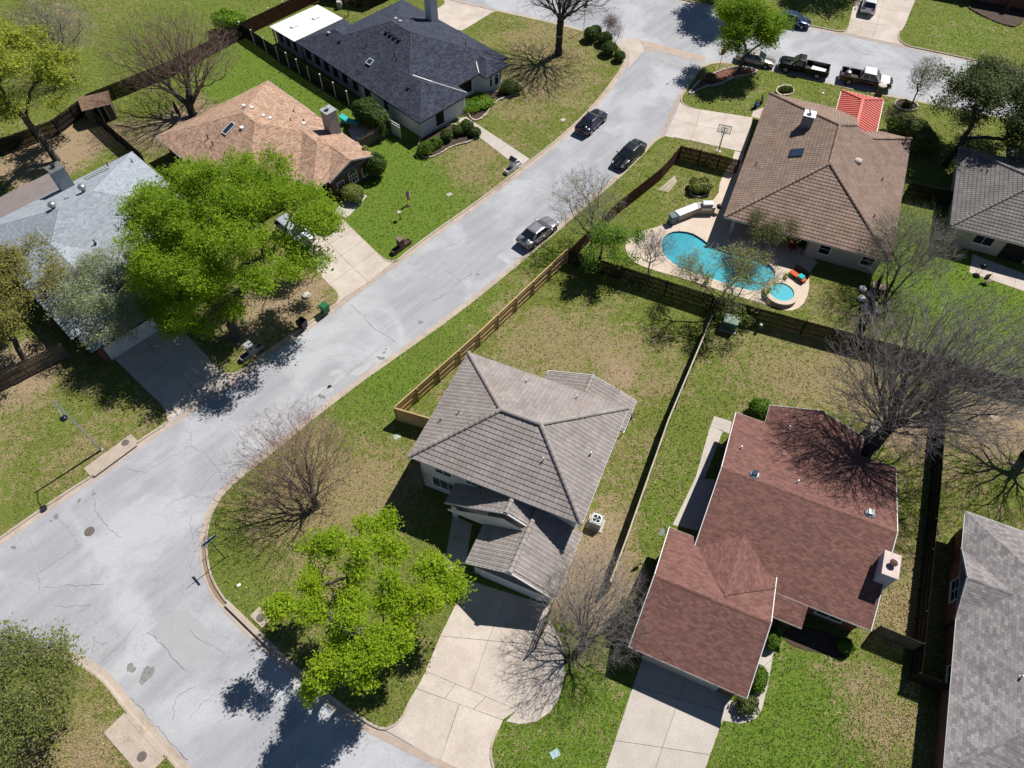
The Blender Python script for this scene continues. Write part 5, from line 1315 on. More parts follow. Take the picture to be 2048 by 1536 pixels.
# ---- bare trees
tree('red_budding_tree', 'bare tree with reddish buds on the corner lawn by the bend', (-14.87,23.11), [(-1.1,1.7,4.4,4.8,4.4,2.9)], n=900, h0=1.4, r0=.27, twig='twig_red', seed=40, twigs=2, shell=.15, bud=('bud_red', 2, .07, .06), bf=.75, tl=.6)
tree('driveway_bare_tree', 'bare grey tree between the garage drive and the red house', (4.68,12.64), [(.6,1.6,4.2,3.7,4.0,2.7)], n=1500, h0=1.5, r0=.22, twig='twig_grey', bark='bark_dk', seed=42, twigs=3, shell=.15, bf=.7, tl=.55, tipr=.006)
tree('tall_bare_tree', 'tall bare tree behind the red roof, casting branch shadows on it', (27.20,26.63), [(3.6,2.8,9.4,8.0,6.6,4.4),(-.5,1.5,7.6,4.6,4.0,2.0),(2.0,0,7.4,4,3,1.6)], n=2600, h0=5.4, r0=.46, twig='twig_grey', bark='bark_dk', seed=44, twigs=3, shell=.12, bf=.75, tl=.8, lean=(.2,.1), step=.6, tipr=.013)
tree('bare_tree_at_right_edge', 'bare tree at the right edge with long branch shadows on the lawn', (40.97,27.44), [(.4,2.2,7.6,5.6,5.6,3.8)], n=1000, h0=3.2, r0=.36, twig='twig_grey', bark='bark_dk', seed=46, twigs=3, shell=.15, bf=.7, tl=.8, step=.6)
tree('bare_front_yard_tree', 'dark bare tree on the dry front lawn, crown cut by the top edge', (5.84,84.72), [(.8,1.0,8.8,7.0,6.6,4.0)], n=1600, h0=4.2, r0=.42, twig='twig_brown', bark='bark_dk', seed=48, twigs=2, shell=.15, bf=.75, tl=.8, tipr=.014, step=.6)
tree('russet_bare_tree', 'bare tree with russet twigs behind the tan roof', (-36.78,71.95), [(-.6,2.0,6.4,7.6,6.6,3.6)], n=1500, stems=[[(0,0,-.2),(-.2,.2,1.4),(-1.2,.5,2.4)],[(0,0,-.2),(0,.3,1.5),(.3,1.0,3.0)],[(0,0,-.2),(.2,.2,1.4),(1.4,.8,2.8)]], r0=.34, twig='twig_red', bark='bark', seed=50, twigs=3, shell=.15, bud=('bud_red', 1, .08, .075), bf=.7, tl=.7, step=.6)
tree('grey_bare_tree', 'grey bare tree beyond the back fence at the upper left', (-52.88,79.10), [(-.4,1.2,5.8,5.0,4.4,3.0)], n=1100, h0=1.8, r0=.2, twig='twig_grey', bark='bark', seed=52, twigs=3, shell=.15, bf=.4, tl=.7)
tree('crape_myrtle', 'leafless crape myrtle on the pool deck between fence and water', (12.93,46.65), [(.2,1.0,3.1,1.9,1.7,1.8)], n=420, stems=[[(0,0,-.1),(-.2,.2,1.2)],[(.05,0,-.1),(.3,.3,1.3)],[(0,.05,-.1),(.0,.5,1.5)]], r0=.07, twig='twig_grey', bark='twig_grey', seed=54, twigs=2, shell=.1, bf=.6, tl=.5, tipr=.008)
tree('small_bare_yard_tree', 'small bare tree behind the charcoal roof at the top edge', (-21.70,93.74), [(.1,.6,2.8,1.3,1.3,1.3)], n=140, h0=1.2, r0=.06, twig='twig_brown', bark='bark_dk', seed=56, twigs=2, shell=.1, tl=.4)
for i, (b, s) in enumerate((((12.15,88.51), 1.0), ((13.01,86.54), 1.1), ((12.75,88.87), .9))):
    tree('red_twig_shrub', ['pinkish red twiggy shrub beside the two largest clipped balls', 'pinkish red twiggy shrub nearest the street corner ramp', 'pinkish red twiggy shrub at the back of the corner bed'][i], b, [(0,.3,1.7*s,.9*s,.9*s,1.1*s)], n=110, stems=[[(0,0,-.1),(-.1,.1,.6)],[(.05,0,-.1),(.15,.1,.7)],[(0,.05,-.1),(0,.15,.7)]], r0=.03, twig='twig_red', bark='twig_red', seed=60+i, twigs=3, shell=.1, tl=.45, bud=('bud_pink', 1, .05, .05), group='red twig shrubs at the corner', tipr=.008, cat='shrub')
tree('bare_corner_shrub', 'small bare twiggy shrub at the front corner of the charcoal-roofed house', (-10.19,68.62), [(0,.2,1.5,.7,.7,.9)], n=90, stems=[[(0,0,-.1),(-.1,.1,.6)],[(.05,0,-.1),(.15,.1,.7)]], r0=.025, twig='twig_brown', bark='twig_brown', seed=66, twigs=2, shell=.1, tl=.35, tipr=.007, cat='shrub')
tree('bare_wall_shrub', 'bare twiggy shrub against the white front wall of the two-storey house', (-6.87,24.24), [(-.1,.3,2.2,.8,.7,1.3)], n=130, stems=[[(0,0,-.1),(-.1,.1,.8)],[(.05,0,-.1),(.15,.1,.9)]], r0=.03, twig='twig_grey', bark='bark_dk', seed=67, twigs=2, shell=.1, tl=.4, tipr=.008, cat='shrub')

# ---- shrubs
for i, (b, r, lb) in enumerate((((10.05,87.93), 1.0, 'largest clipped round shrub by the side street kerb'), ((10.69,88.87), .85, 'clipped round shrub just behind the largest one'), ((11.78,87.00), .95, 'clipped round shrub second along the corner bed'), ((12.11,84.72), 1.0, 'clipped round shrub third along the corner bed'), ((13.30,83.28), .75, 'smallest clipped round shrub at the street corner'))):
    shrub('round_shrub', lb, b, r, r, r*.85, 'leaf_mid', 1400, .10, 70+i, .05, group='clipped shrubs at the street corner')
shrub('laurel_hedge', 'big dark green bush beside the white gate of the charcoal-roofed house', (-15.84,69.80), 3.0, 1.5, 1.6, 'leaf_mid', 5200, .13, 80, .16, rot=-44)
shrub('corner_bush', 'rounded green bush at the right corner of the brick house', (-14.53,61.42), 1.35, 1.1, 1.5, 'leaf_mid', 2400, .11, 81, .12)
shrub('spiky_yucca_bush', 'loose spiky bush left of the brick house corner', (-15.41,62.56), .9, .8, 1.5, 'leaf_sage', 900, .13, 82, .2, clipped=False)
shrub('box_bush', 'pale green boxy bush in front of the brick house windows', (-16.55,57.93), 1.5, 1.1, .75, 'leaf_sage', 2600, .10, 83, .1, rot=-44)
for i, (b, r, lf, lb) in enumerate((((-6.08,68.62), .7, 'leaf_mid', 'round box shrub nearest the front walk on its left side'), ((-5.09,69.16), .85, 'leaf_mid', 'largest round box shrub left of the front walk'), ((-4.10,68.26), .65, 'leaf_mid', 'small round box shrub hanging over the front walk'), ((-7.27,67.63), .75, 'leaf_mid', 'round box shrub in the middle of the stone edged bed'), ((-8.49,66.48), .7, 'leaf_hedge', 'lighter bushy plant in the stone edged bed'), ((-9.40,65.27), .9, 'leaf_hedge', 'leafy plant at the far end of the stone edged bed'))):
    shrub('box_shrub', lb, b, r, r, r*.8, lf, 1000, .10, 90+i, .08 if i < 4 else .2, group='shrubs in the bed before the charcoal-roofed house')
shrub('flower_bed_plants', 'green leafy bedding plants right of the front walk', (-3.85,73.67), 2.0, 1.2, .45, 'leaf_green', 1600, .12, 97, .25, rot=30, clipped=False, core=False)
shrub('bay_window_shrub', 'dark low shrub below the bay window', (-0.12,76.54), 1.3, 1.0, .6, 'leaf_dark', 1500, .11, 98, .15)
shrub('round_yard_bush', 'round bright green bush at the back corner of the red house', (20.39,31.39), .95, .95, .85, 'leaf_hedge', 2000, .10, 100, .06)
shrub('pampas_clump', 'clump of grassy green leaves inside a ring in the pool yard', (19.65,59.18), 1.25, 1.1, .55, 'leaf_sage', 1700, .16, 101, .2, clipped=False)
for i, (b, rx, ry, lb) in enumerate((((17.64,13.10), .5, .85, 'clipped hedge between the red house wall and the path'), ((16.22,10.52), .55, 1.0, 'clipped hedge inside the curve of the front path'), ((22.50,12.64), .55, .5, 'single clipped shrub at the end of the edged bed'))):
    shrub('hedge', lb, b, rx, ry, .55, 'leaf_hedge', 1400, .08, 104+i, .08, rot=-24, group='front hedges of the red house')
shrub('dark_bush', 'dark rounded bush behind the red metal porch roof', (44.04,68.62), 2.1, 1.5, 1.2, 'leaf_dark', 3000, .14, 108, .15, rot=-20)
shrub('dark_side_bush', 'dark bush against the right side of the pool house', (44.92,65.78), 1.6, 2.0, 1.3, 'leaf_dark', 2600, .14, 109, .15)
shrub('field_edge_bush', 'bright green bush against the back fence corner by the field', (-36.52,90.30), 2.0, 1.6, 1.3, 'leaf_green', 2400, .16, 110, .2, clipped=False)
shrub('fence_corner_bush', 'low green bush overhanging the dark fence near the spa', (20.28,41.48), 1.9, 1.1, .8, 'leaf_sage', 1500, .11, 111, .25, clipped=False, core=False)
shrub('shade_bush', 'dark bush in the shade right of the garage hedge', (8.26,14.52), 1.0, 1.5, 1.3, 'leaf_dark', 1800, .10, 112, .2, clipped=False)
shrub('shade_bush', 'dark bush beneath the red roof corner by the drive', (15.07,8.99), .8, .6, .6, 'leaf_dark', 700, .09, 113, .2)

# ================================================================ FENCES
def fence(name, label, line, h=1.83, mat='old_wood', rail_side=1, post_mat=None, rail_mat=None, cap=False, post_caps=False, pw=.14, seed=0, group=None, face=True, trim_top=None, gap=2.44, lo=0.0):
    """board fence along a line of plan points; rails stand on the right-hand side when rail_side is 1"""
    root = thing(name, label, 'fence', line[0], 0, group)
    o = Vector(line[0]); r = random.Random(seed); me = None; cnt = 0; rest = MB()
    pm = MAT[mat]; postm = MAT[post_mat or mat]; railm = MAT[rail_mat or mat]
    for a, b in zip(line, line[1:]):
        a, b = Vector(a)-o, Vector(b)-o; d = (b-a); L = d.length; d.normalize(); ang = math.atan2(d.y, d.x); n = Vector((d.y, -d.x))*rail_side
        k = max(1, round(L/pw))
        for i in range(k):
            c = a+d*((i+.5)*L/k); hh = h*(1+r.uniform(-.012, .012))
            if cnt < 300:
                if me is None:
                    p = MB().add([(-pw/2+.006,-.009,0),(pw/2-.006,-.009,0),(pw/2-.006,.009,0),(-pw/2+.006,.009,0),(-pw/2+.006,-.009,.955),(pw/2-.006,-.009,.955),(pw/2-.006,.009,.955),(-pw/2+.006,.009,.955),(-pw*.28,-.009,1),(pw*.28,-.009,1),(pw*.28,.009,1),(-pw*.28,.009,1)],
                        [(3,2,1,0),(0,1,5,4),(1,2,6,5),(2,3,7,6),(3,0,4,7),(4,5,9,8),(5,6,10,9),(6,7,11,10),(7,4,8,11),(8,9,10,11)]).build('picket', pm, root); me = p.data
                else: p = obj('picket', me, root)
                p.location = (c.x, c.y, lo); p.scale = (1, 1, hh); p.rotation_euler = (0, 0, ang+r.uniform(-.015, .015)); cnt += 1
            else: rest.cbox((c.x, c.y, lo+hh/2), (pw-.012, .018, hh), ang)
        np_ = max(1, round(L/gap))
        for i in range(np_+1):
            c = a+d*(L*i/np_)+n*.075
            q = MB().cbox((c.x, c.y, (h+(.12 if post_caps else -.06))/2), (.09,.09,h+(.12 if post_caps else -.06)), ang).build('post', postm, root)
            if post_caps: MB().cbox((c.x, c.y, h+.14), (.15,.15,.05), ang).build('post_cap', MAT['trim'], q)
        for z in ((.35, h*.52, h-.3) if h > 1.5 else (.3, h-.25)):
            p, q = a+n*.04, b+n*.04
            MB().beam((p.x,p.y,z), (q.x,q.y,z), .042, .09).build('rail', railm, root)
        if cap:
            p, q = a+n*.01, b+n*.01; MB().beam((p.x,p.y,h+.03), (q.x,q.y,h+.03), .12, .035).build('cap_rail', MAT[trim_top or 'cap_wood'], root)
    if rest.f: rest.build('pickets', pm, root, kind='stuff')
    return root

fence('new_wood_fence', 'new tan cedar fence along the street verge and beside the two-storey house', [(-6.36,29.75), (-9.52,30.81), (-2.84,38.61), (5.22,48.62)], 1.83, 'tan_wood', 1, seed=1, cap=True, trim_top='tan_wood')
fence('dark_wood_fence', 'long weathered fence between the pool garden and the back yards', [(5.32,48.62), (10.25,46.40), (18.21,42.79), (25.82,39.85), (30.69,38.05), (36.54,35.77), (43.61,33.03)], 1.83, 'old_wood', -1, seed=2)
fence('boundary_fence', 'pale-topped fence between the two-storey house and the red house', [(17.69,40.60), (12.49,29.85), (8.12,19.60), (6.79,16.62)], 1.7, 'old_wood', -1, seed=3, cap=True)  # pale cap rail puts the sunlit top edge into the colour
fence('side_fence', 'dark fence between the red house and the grey shingled house', [(36.56,34.57), (35.11,31.29), (31.97,23.61), (28.93,16.62), (27.15,12.51), (26.30,10.59)], 1.83, 'old_wood', 1, seed=4)
fence('front_fence', 'short dark fence from the red house corner to the side fence', [(24.64,13.57), (27.09,12.44)], 1.83, 'grey_wood', -1, seed=5)
fence('front_fence', 'short dark fence from the side fence to the grey shingled house', [(26.30,10.59), (28.09,9.81)], 1.83, 'old_wood', -1, seed=6)
fence('red_stained_fence', 'red-brown stained fence curving round the pool garden', [(24.01,61.82), (18.17,64.24), (17.36,63.06), (15.79,60.77), (14.17,59.02), (10.66,55.36), (5.62,48.88)], 1.75, 'red_wood', 1, seed=7, rail_mat='red_wood')
fence('white_post_fence', 'dark fence with white capped posts beside the charcoal-roofed house', [(-34.47,88.63), (-28.83,83.17), (-24.29,78.89), (-18.93,73.86)], 1.83, 'old_wood', 1, post_mat='trim', seed=8, post_caps=True)
fence('red_back_fence', 'dark red back fence with white posts by the white patio roof', [(-34.47,88.63), (-28.39,95.26), (-22.52,101.62)], 1.83, 'red_wood', -1, post_mat='trim', seed=9, post_caps=True)
fence('short_patio_fence', 'short weathered fence between the brick house chimney and the white gate', [(-16.64,65.61), (-13.42,68.80)], 1.7, 'grey_wood', 1, seed=10)
fence('field_fence', 'long dark fence along the green field at the upper left', [(-58.53,62.81), (-50.91,68.62), (-48.62,73.57), (-41.06,80.15), (-34.42,88.40)], 1.83, 'old_wood', 1, seed=11)
fence('dividing_fence', 'dark fence between the pale-roofed house and the tan-roofed house', [(-49.01,72.33), (-44.04,67.36), (-39.31,62.81)], 1.83, 'old_wood', 1, seed=12)
fence('brown_side_fence', 'brown fence running to the left edge in front of the pale-roofed house', [(-38.75,37.39), (-41.43,35.25), (-45.26,32.18)], 1.83, 'grey_wood', -1, seed=13)
fence('side_yard_fence', 'dark fence joining the pool house to the grey tiled house', [(40.79,58.24), (45.37,56.56)], 1.83, 'old_wood', 1, seed=14)
fence('short_pool_fence', 'dark fence from the pool house corner to the long weathered fence', [(34.31,45.63), (30.49,38.61)], 1.83, 'old_wood', 1, seed=15)
fence('top_yard_fence', 'dark fence behind the charcoal roof at the top edge', [(-26.07,97.59), (-19.05,95.51), (-15.35,99.18)], 1.83, 'old_wood', 1, seed=16)

g = thing('white_gate', 'white lattice-topped gate beside the charcoal-roofed house', 'gate', (-13.52,68.71), math.degrees(math.atan2((-12.18,67.54)[1]-(-13.52,68.71)[1], (-12.18,67.54)[0]-(-13.52,68.71)[0])))
for i in range(10): MB().box(i*.155, i*.155+.148, -.02, .02, .05, 1.45).build('board', MAT['white'], g)
for i in range(10): MB().box(i*.155+.03, i*.155+.07, -.015, .015, 1.45, 1.75).build('lattice_bar', MAT['white'], g)
MB().box(0, 1.55, -.03, .03, 1.72, 1.8).build('top_rail', MAT['white'], g); MB().box(0, 1.55, -.03, .03, 1.42, 1.48).build('middle_rail', MAT['white'], g)

_p, _q = Vector((1.63,12.64)), Vector((2.73,15.14))
g = thing('iron_gate', 'open black iron bar gate at the garage corner', 'gate', (_p.x, _p.y, LZ), math.degrees(math.atan2((_q-_p).y, (_q-_p).x)))
L = (_q-_p).length
for z in (.12, .75, 1.4): MB().box(0, L, -.02, .02, z, z+.04).build('rail', MAT['dark_metal'], g)
k = int(L/.13)
for i in range(k+1): MB().box(i*L/k-.009, i*L/k+.009, -.009, .009, .1, 1.5).build('bar', MAT['dark_metal'], g)
for x in (0, L): MB().box(x-.04, x+.04, -.04, .04, -.02, 1.6).build('post', MAT['dark_metal'], g)

# ================================================================ VEHICLES
def paint(name, c, metal=.35, rough=.28, coat=.6, spec=.5):
    m, nt, b = nodes_of(name)
    pos = N(nt, 'ShaderNodeNewGeometry').outputs['Position']
    col = mixc(nt, math_n(nt, 'MULTIPLY', ramp(nt, noise(nt, 1.2, 5, .6, pos), .35, .75), .35), c, tuple(x*.8+.006 for x in c))
    nt.links.new(col, b.inputs['Base Color']); b.inputs['Metallic'].default_value = metal; b.inputs['Roughness'].default_value = rough
    b.inputs['Specular IOR Level'].default_value = spec; b.inputs['Coat Weight'].default_value = coat; b.inputs['Coat Roughness'].default_value = .06
    return m
GLASS = glass_mat('car_glass', (.012,.02,.024), .04)

def loft(stations, smooth=True):
    """stations: list of (x, ring of (y,z) half section from bottom centre to top centre) mirrored in y"""
    V = []; F = []; k = None
    for x, half in stations:
        ring = [(y, z) for y, z in half] + [(-y, z) for y, z in half[::-1]]
        k = len(ring); V += [(x, y, z) for y, z in ring]
    for s in range(len(stations)-1):
        for i in range(k): F.append((s*k+i, (s+1)*k+i, (s+1)*k+(i+1) % k, s*k+(i+1) % k))
    F.append(tuple(range(k))); F.append(tuple(range((len(stations)-1)*k+k-1, (len(stations)-1)*k-1, -1)))
    return MB().add(V, F)

def patch(c4, inset=.06, off=.012, name='window', mat=None, parent=None, i2=None):
    a, b, c, d = [Vector(p) for p in c4]
    def bi(u, v): return (a*(1-u)+b*u)*(1-v)+(d*(1-u)+c*u)*v
    n = (b-a).cross(d-a).normalized(); j = inset if i2 is None else i2
    vs = []
    for u, v in ((inset, j), (1-inset, j), (1-inset, 1-j), (inset, 1-j)): vs.append(bi(u, v)+n*off)
    return MB().add(vs, [(0,1,2,3)]).build(name, mat, parent)

def wheels(root, xs, W, r=.33, rim=None):
    for x in xs:
        for s in (-1, 1):
            y = s*(W/2-.10)
            t = MB().tube((x, y-.11, r), (x, y+.11, r), r, r, 20).build('wheel', MAT['rubber'], root)
            m = MB()
            yo = y+s*.113
            m.tube((x, yo-s*.02, r), (x, yo, r), r*.66, r*.62, 16)
            m.build('rim', rim or MAT['grey_metal'], t)

def car(name, label, at, heading, body, style='sedan', L=4.85, W=1.84, H=1.46, rim=None, group='cars parked along the streets', z=.012):
    """front of the car points along +x of its empty"""
    root = thing(name, label, 'car' if style != 'suv' else 'car', (at[0], at[1], z), heading, group)
    h = L/2; w = W/2
    belt = {'sedan': .92, 'coupe': .90, 'suv': 1.05}[style]
    # x, half width, lower z, shoulder z, deck (centre) z
    if style == 'suv': prof = [(-h,.80,.45,.80,.88),(-h+.12,.93,.32,.98,1.06),(-h+.7,1,.25,1.04,1.08),(-.3,1,.22,1.04,1.08),(.8,1,.22,1.02,1.08),(h-1.15,1,.25,.98,1.06),(h-.35,.93,.28,.86,.95),(h-.08,.82,.34,.72,.80),(h,.70,.42,.60,.66)]
    else: prof = [(-h,.78,.42,.74,.82),(-h+.10,.90,.32,.88,.98),(-h+.6,.98,.24,.92,1.00),(-.9,1,.20,.90,.97),(.6,1,.20,.88,.95),(h-1.15,1,.22,.86,.93),(h-.45,.95,.26,.76,.83),(h-.10,.84,.32,.62,.69),(h,.70,.38,.52,.57)]
    st = []
    for x, k, z0, zs, zd in prof:
        ww = w*k
        st.append((x, [(0,z0),(ww*.80,z0),(ww*.97,z0+.12),(ww,z0+(zs-z0)*.55),(ww*.97,zs),(ww*.86,zs+(zd-zs)*.6),(ww*.5,zd-.01),(0,zd)]))
    b = loft(st).build('body', body, root, smooth=True)
    wheels(root, (-h+.95, h-.98), W, .34 if style == 'suv' else .32, rim)
    for x in (-h+.95, h-.98):
        for s in (-1, 1):
            MB().tube((x, s*(w*1.0-.03), .33), (x, s*(w*1.0+.004), .33), .40, .38, 20).build('wheel_arch', MAT['rubber'], b)
    # cabin
    if style == 'suv': xb0, xb1, xr0, xr1 = -h+.12, h-1.25, -h+.42, .35
    elif style == 'coupe': xb0, xb1, xr0, xr1 = -h+.55, h-1.30, -.95, .15
    else: xb0, xb1, xr0, xr1 = -h+.62, h-1.25, -1.02, .25
    zb = belt; zt = H; wb, wt = w*.90, w*.70
    bot = [(xb0,-wb,zb),(xb1,-wb,zb),(xb1,wb,zb),(xb0,wb,zb)]; top = [(xr0,-wt,zt-.03),(xr1,-wt,zt-.03),(xr1,wt,zt-.03),(xr0,wt,zt-.03)]
    mid = [(xr0+.15,-wt*.6,zt),(xr1-.15,-wt*.6,zt),(xr1-.15,wt*.6,zt),(xr0+.15,wt*.6,zt)]
    V = bot+top+mid; F = [(0,1,5,4),(1,2,6,5),(2,3,7,6),(3,0,4,7),(4,5,9,8),(5,6,10,9),(6,7,11,10),(7,4,8,11),(8,9,10,11)]
    cab = MB().add(V, F).build('roof', body, root, bevel=.05, smooth=True)
    patch((bot[1],bot[2],top[2],top[1]), .05, .01, 'windscreen', GLASS, cab)
    patch((bot[3],bot[0],top[0],top[3]), .06, .01, 'rear_window', GLASS, cab)
    for s, (A, B, C, D) in ((-1, (bot[0],bot[1],top[1],top[0])), (1, (bot[2],bot[3],top[3],top[2]))):
        A, B, C, D = map(Vector, (A, B, C, D))
        cuts = (.10, .50, .54, .90) if style != 'suv' else (.06, .34, .37, .63, .66, .92)
        for i in range(0, len(cuts), 2):
            u0, u1 = cuts[i], cuts[i+1]
            patch((A.lerp(B,u0), A.lerp(B,u1), D.lerp(C,u1), D.lerp(C,u0)), .02, .01, 'side_window', GLASS, cab, .10)
    for s in (-1, 1):
        for x in (xb1-.30, (xb0+xb1)/2-.02, xb0+.45): MB().box(x-.008, x+.008, s*w*1.0-.012, s*w*1.0+.006, .38, belt-.10).build('door_seam', MAT['rubber'], b)
        for x in ((xb0+xb1)/2+.12, xb0+.62): MB().cbox((x, s*(w+.008), belt-.14), (.18,.03,.03)).build('door_handle', body, b)
        MB().cbox((xb1-.35, s*(w+.07), zb+.03), (.12,.2,.13)).build('mirror', body, root, bevel=.02)
        MB().add([(h-.42, s*w*.92, .70 if style != 'suv' else .84), (h-.10, s*w*.80, .62 if style != 'suv' else .72), (h-.04, s*w*.52, .62 if style != 'suv' else .72), (h-.30, s*w*.60, .755 if style != 'suv' else .90)], [(0,1,2,3) if s > 0 else (3,2,1,0)]).build('headlight', MAT['clearlamp'], root).location = (0,0,.03)
        MB().cbox((-h+.07, s*w*.66, .76 if style != 'suv' else .92), (.16,.34,.15)).build('taillight', MAT['redlamp'], root, bevel=.02)
    MB().cbox((-h+.01, 0, .62), (.02,.32,.11)).build('licence_plate', MAT['trim'], root)
    MB().cbox((h-.02, 0, .48), (.06,W*.5,.14)).build('grille', MAT['dark_metal'], root)
    MB().cbox((-h-.005, 0, .42), (.05,W*.62,.08)).build('bumper_trim', MAT['chrome'] if style == 'coupe' else MAT['dark_metal'], root)
    return root

def pickup(name, label, at, heading, body, L=5.9, W=2.0, cab_len=2.0, roofmat=None, sidemat=None, hoodmat=None, load=None, group='cars parked along the streets', z=.012):
    root = thing(name, label, 'pickup truck', (at[0], at[1], z), heading, group)
    h = L/2; w = W/2; xf = h-1.5; xc = xf-cab_len           # cab spans xc..xf, bed behind
    st = []
    for x, k, z0, zs, zd in [(xc-.02,1,.42,1.08,1.10),(xc+.6,1,.40,1.08,1.10),(xf,1,.40,1.08,1.14),(h-.5,.99,.42,1.04,1.12),(h-.08,.93,.46,.96,1.02),(h,.84,.52,.80,.86)]:
        ww = w*k; st.append((x, [(0,z0),(ww*.85,z0),(ww*.98,z0+.1),(ww,z0+(zs-z0)*.6),(ww*.97,zs),(ww*.86,zs+(zd-zs)*.6),(ww*.5,zd-.005),(0,zd)]))
    b = loft(st).build('body', sidemat or body, root, smooth=True)
    if hoodmat: MB().add([(xf+.1,-w*.82,1.155),(h-.35,-w*.80,1.125),(h-.35,w*.80,1.125),(xf+.1,w*.82,1.155)], [(0,1,2,3)]).build('bonnet', hoodmat, root)
    # open bed
    bed = MB(); x0, x1 = -h, xc-.05
    bed.box(x0,x1,-w*.99,-w*.99+.1,.45,1.12); bed.box(x0,x1,w*.99-.1,w*.99,.45,1.12); bed.box(x1-.08,x1,-w*.99+.1,w*.99-.1,.45,1.12)
    bed.build('bed', sidemat or body, root)
    MB().box(x0,x0+.08,-w*.99+.1,w*.99-.1,.50,1.10).build('tailgate', sidemat or body, root)
    MB().box(x0+.08,x1-.08,-w*.99+.1,w*.99-.1,.52,.60).build('bed_floor', MAT['dark_metal'], root)
    wheels(root, (-h+1.15, h-1.0), W, .39)
    for x in (-h+1.15, h-1.0):
        for s in (-1, 1): MB().tube((x, s*(w-.04), .40), (x, s*(w+.005), .40), .47, .45, 20).build('wheel_arch', MAT['rubber'], b)
    zb, zt = 1.08, 1.83; wb, wt = w*.93, w*.76; xr0, xr1 = xc+.12, xf-.62
    bot = [(xc,-wb,zb),(xf+.05,-wb,zb),(xf+.05,wb,zb),(xc,wb,zb)]; top = [(xr0,-wt,zt-.03),(xr1,-wt,zt-.03),(xr1,wt,zt-.03),(xr0,wt,zt-.03)]
    mid = [(xr0+.12,-wt*.7,zt),(xr1-.12,-wt*.7,zt),(xr1-.12,wt*.7,zt),(xr0+.12,wt*.7,zt)]
    cab = MB().add(bot+top+mid, [(0,1,5,4),(1,2,6,5),(2,3,7,6),(3,0,4,7),(4,5,9,8),(5,6,10,9),(6,7,11,10),(7,4,8,11),(8,9,10,11)]).build('roof', roofmat or body, root, bevel=.05, smooth=True)
    patch((bot[1],bot[2],top[2],top[1]), .05, .01, 'windscreen', GLASS, cab); patch((bot[3],bot[0],top[0],top[3]), .08, .01, 'rear_window', GLASS, cab)
    for (A, B, C, D) in ((bot[0],bot[1],top[1],top[0]), (bot[2],bot[3],top[3],top[2])):
        A, B, C, D = map(Vector, (A, B, C, D))
        for u0, u1 in (((.06,.46),(.50,.90)) if cab_len > 1.7 else ((.10,.86),)): patch((A.lerp(B,u0), A.lerp(B,u1), D.lerp(C,u1), D.lerp(C,u0)), .02, .01, 'side_window', GLASS, cab, .12)
    for s in (-1, 1):
        MB().cbox((xf-.25, s*(w+.12), zb+.08), (.12,.24,.24)).build('mirror', MAT['dark_metal'], root, bevel=.02)
        MB().cbox((h-.06, s*w*.74, .88), (.14,.34,.2)).build('headlight', MAT['clearlamp'], root, bevel=.02)
        MB().cbox((-h+.0, s*w*.91, .92), (.05,.16,.34)).build('taillight', MAT['redlamp'], root)
    MB().cbox((-h-.06, 0, .55), (.14,W*.9,.16)).build('rear_bumper', MAT['chrome'], root, bevel=.02)
    MB().cbox((h+.03, 0, .58), (.14,W*.86,.2)).build('front_bumper', MAT['chrome'], root, bevel=.02); MB().cbox((h+.005, 0, .84), (.05,W*.5,.24)).build('grille', MAT['dark_metal'], root)
    return root

car('parked_coupe', 'dark navy fastback car parked by the dry lawn, rear towards us', (9.04,70.29), 54, paint('navy_paint', (.012,.012,.035)), 'coupe', 4.8, 1.86, 1.40, MAT['metal'])
car('parked_sedan', 'black-grey sedan parked at the right kerb facing us', (12.71,64.43), 52+180, paint('graphite_paint', (.018,.020,.023)), 'sedan', 4.9, 1.86, 1.46)
car('silver_sedan', 'silver grey sedan parked at the kerb beside the new fence', (2.59,52.41), 47.5, paint('silver_paint', (.32,.31,.33), .6, .32), 'sedan', 4.9, 1.86, 1.46)
car('champagne_sedan', 'champagne sedan with sun-bright bonnet under the lime street tree', (30.09,82.87), -21, paint('champagne_paint', (.38,.35,.31), .5, .3), 'sedan', 4.8, 1.83, 1.45)
car('blue_car', 'dark blue car parked in tree shade across the side street', (36.69,91.91), -23, paint('blue_paint', (.012,.03,.10)), 'sedan', 4.7, 1.82, 1.46)
car('white_suv', 'white sport utility car on the driveway at the top edge', (47.79,95.68), 66, paint('white_paint_gloss', (.66,.66,.67), .0, .25), 'suv', 4.8, 1.9, 1.72, z=LZ+.05)
car('dark_car', 'black car nose-out on the tan house driveway beside the big tree', (-19.43,54.57), -44, paint('black_paint', (.012,.012,.014)), 'sedan', 4.8, 1.85, 1.46, z=LZ+.035)
car('pale_blue_car', 'pale silver-blue car under the big tree on the driveway', (-21.44,52.13), -44, paint('ice_paint', (.46,.50,.55), .3, .3), 'suv', 4.6, 1.84, 1.62, z=LZ+.035)
bk = paint('black_truck_paint', (.004,.004,.005), 0, .35, 0, .25)
pickup('black_pickup', 'black single-cab pickup with a white sheet in its bed', (35.55,80.97), 158, bk, 5.9, 2.0, 1.55)
wp = M('red_black_wrap', (.012,.012,.014), (.10,.018,.02), 1.6, rough=.3, coat=.5, fine=.4, stain=(.10,.10,.11))
pickup('wrapped_pickup', 'white-roofed pickup with red and black graphics on its sides', (42.42,78.45), -21, paint('pickup_white', (.70,.70,.71), 0, .28), 5.9, 2.0, 2.1, None, wp, M('white_red_bonnet', (.74,.74,.75), (.70,.60,.60), 1.4, rough=.3, coat=.5, fine=.05))
def in_frame(root_at, heading, x, y, z):
    a = math.radians(heading); return (root_at[0]+x*math.cos(a)-y*math.sin(a), root_at[1]+x*math.sin(a)+y*math.cos(a), z)
_b = (35.55,80.97)
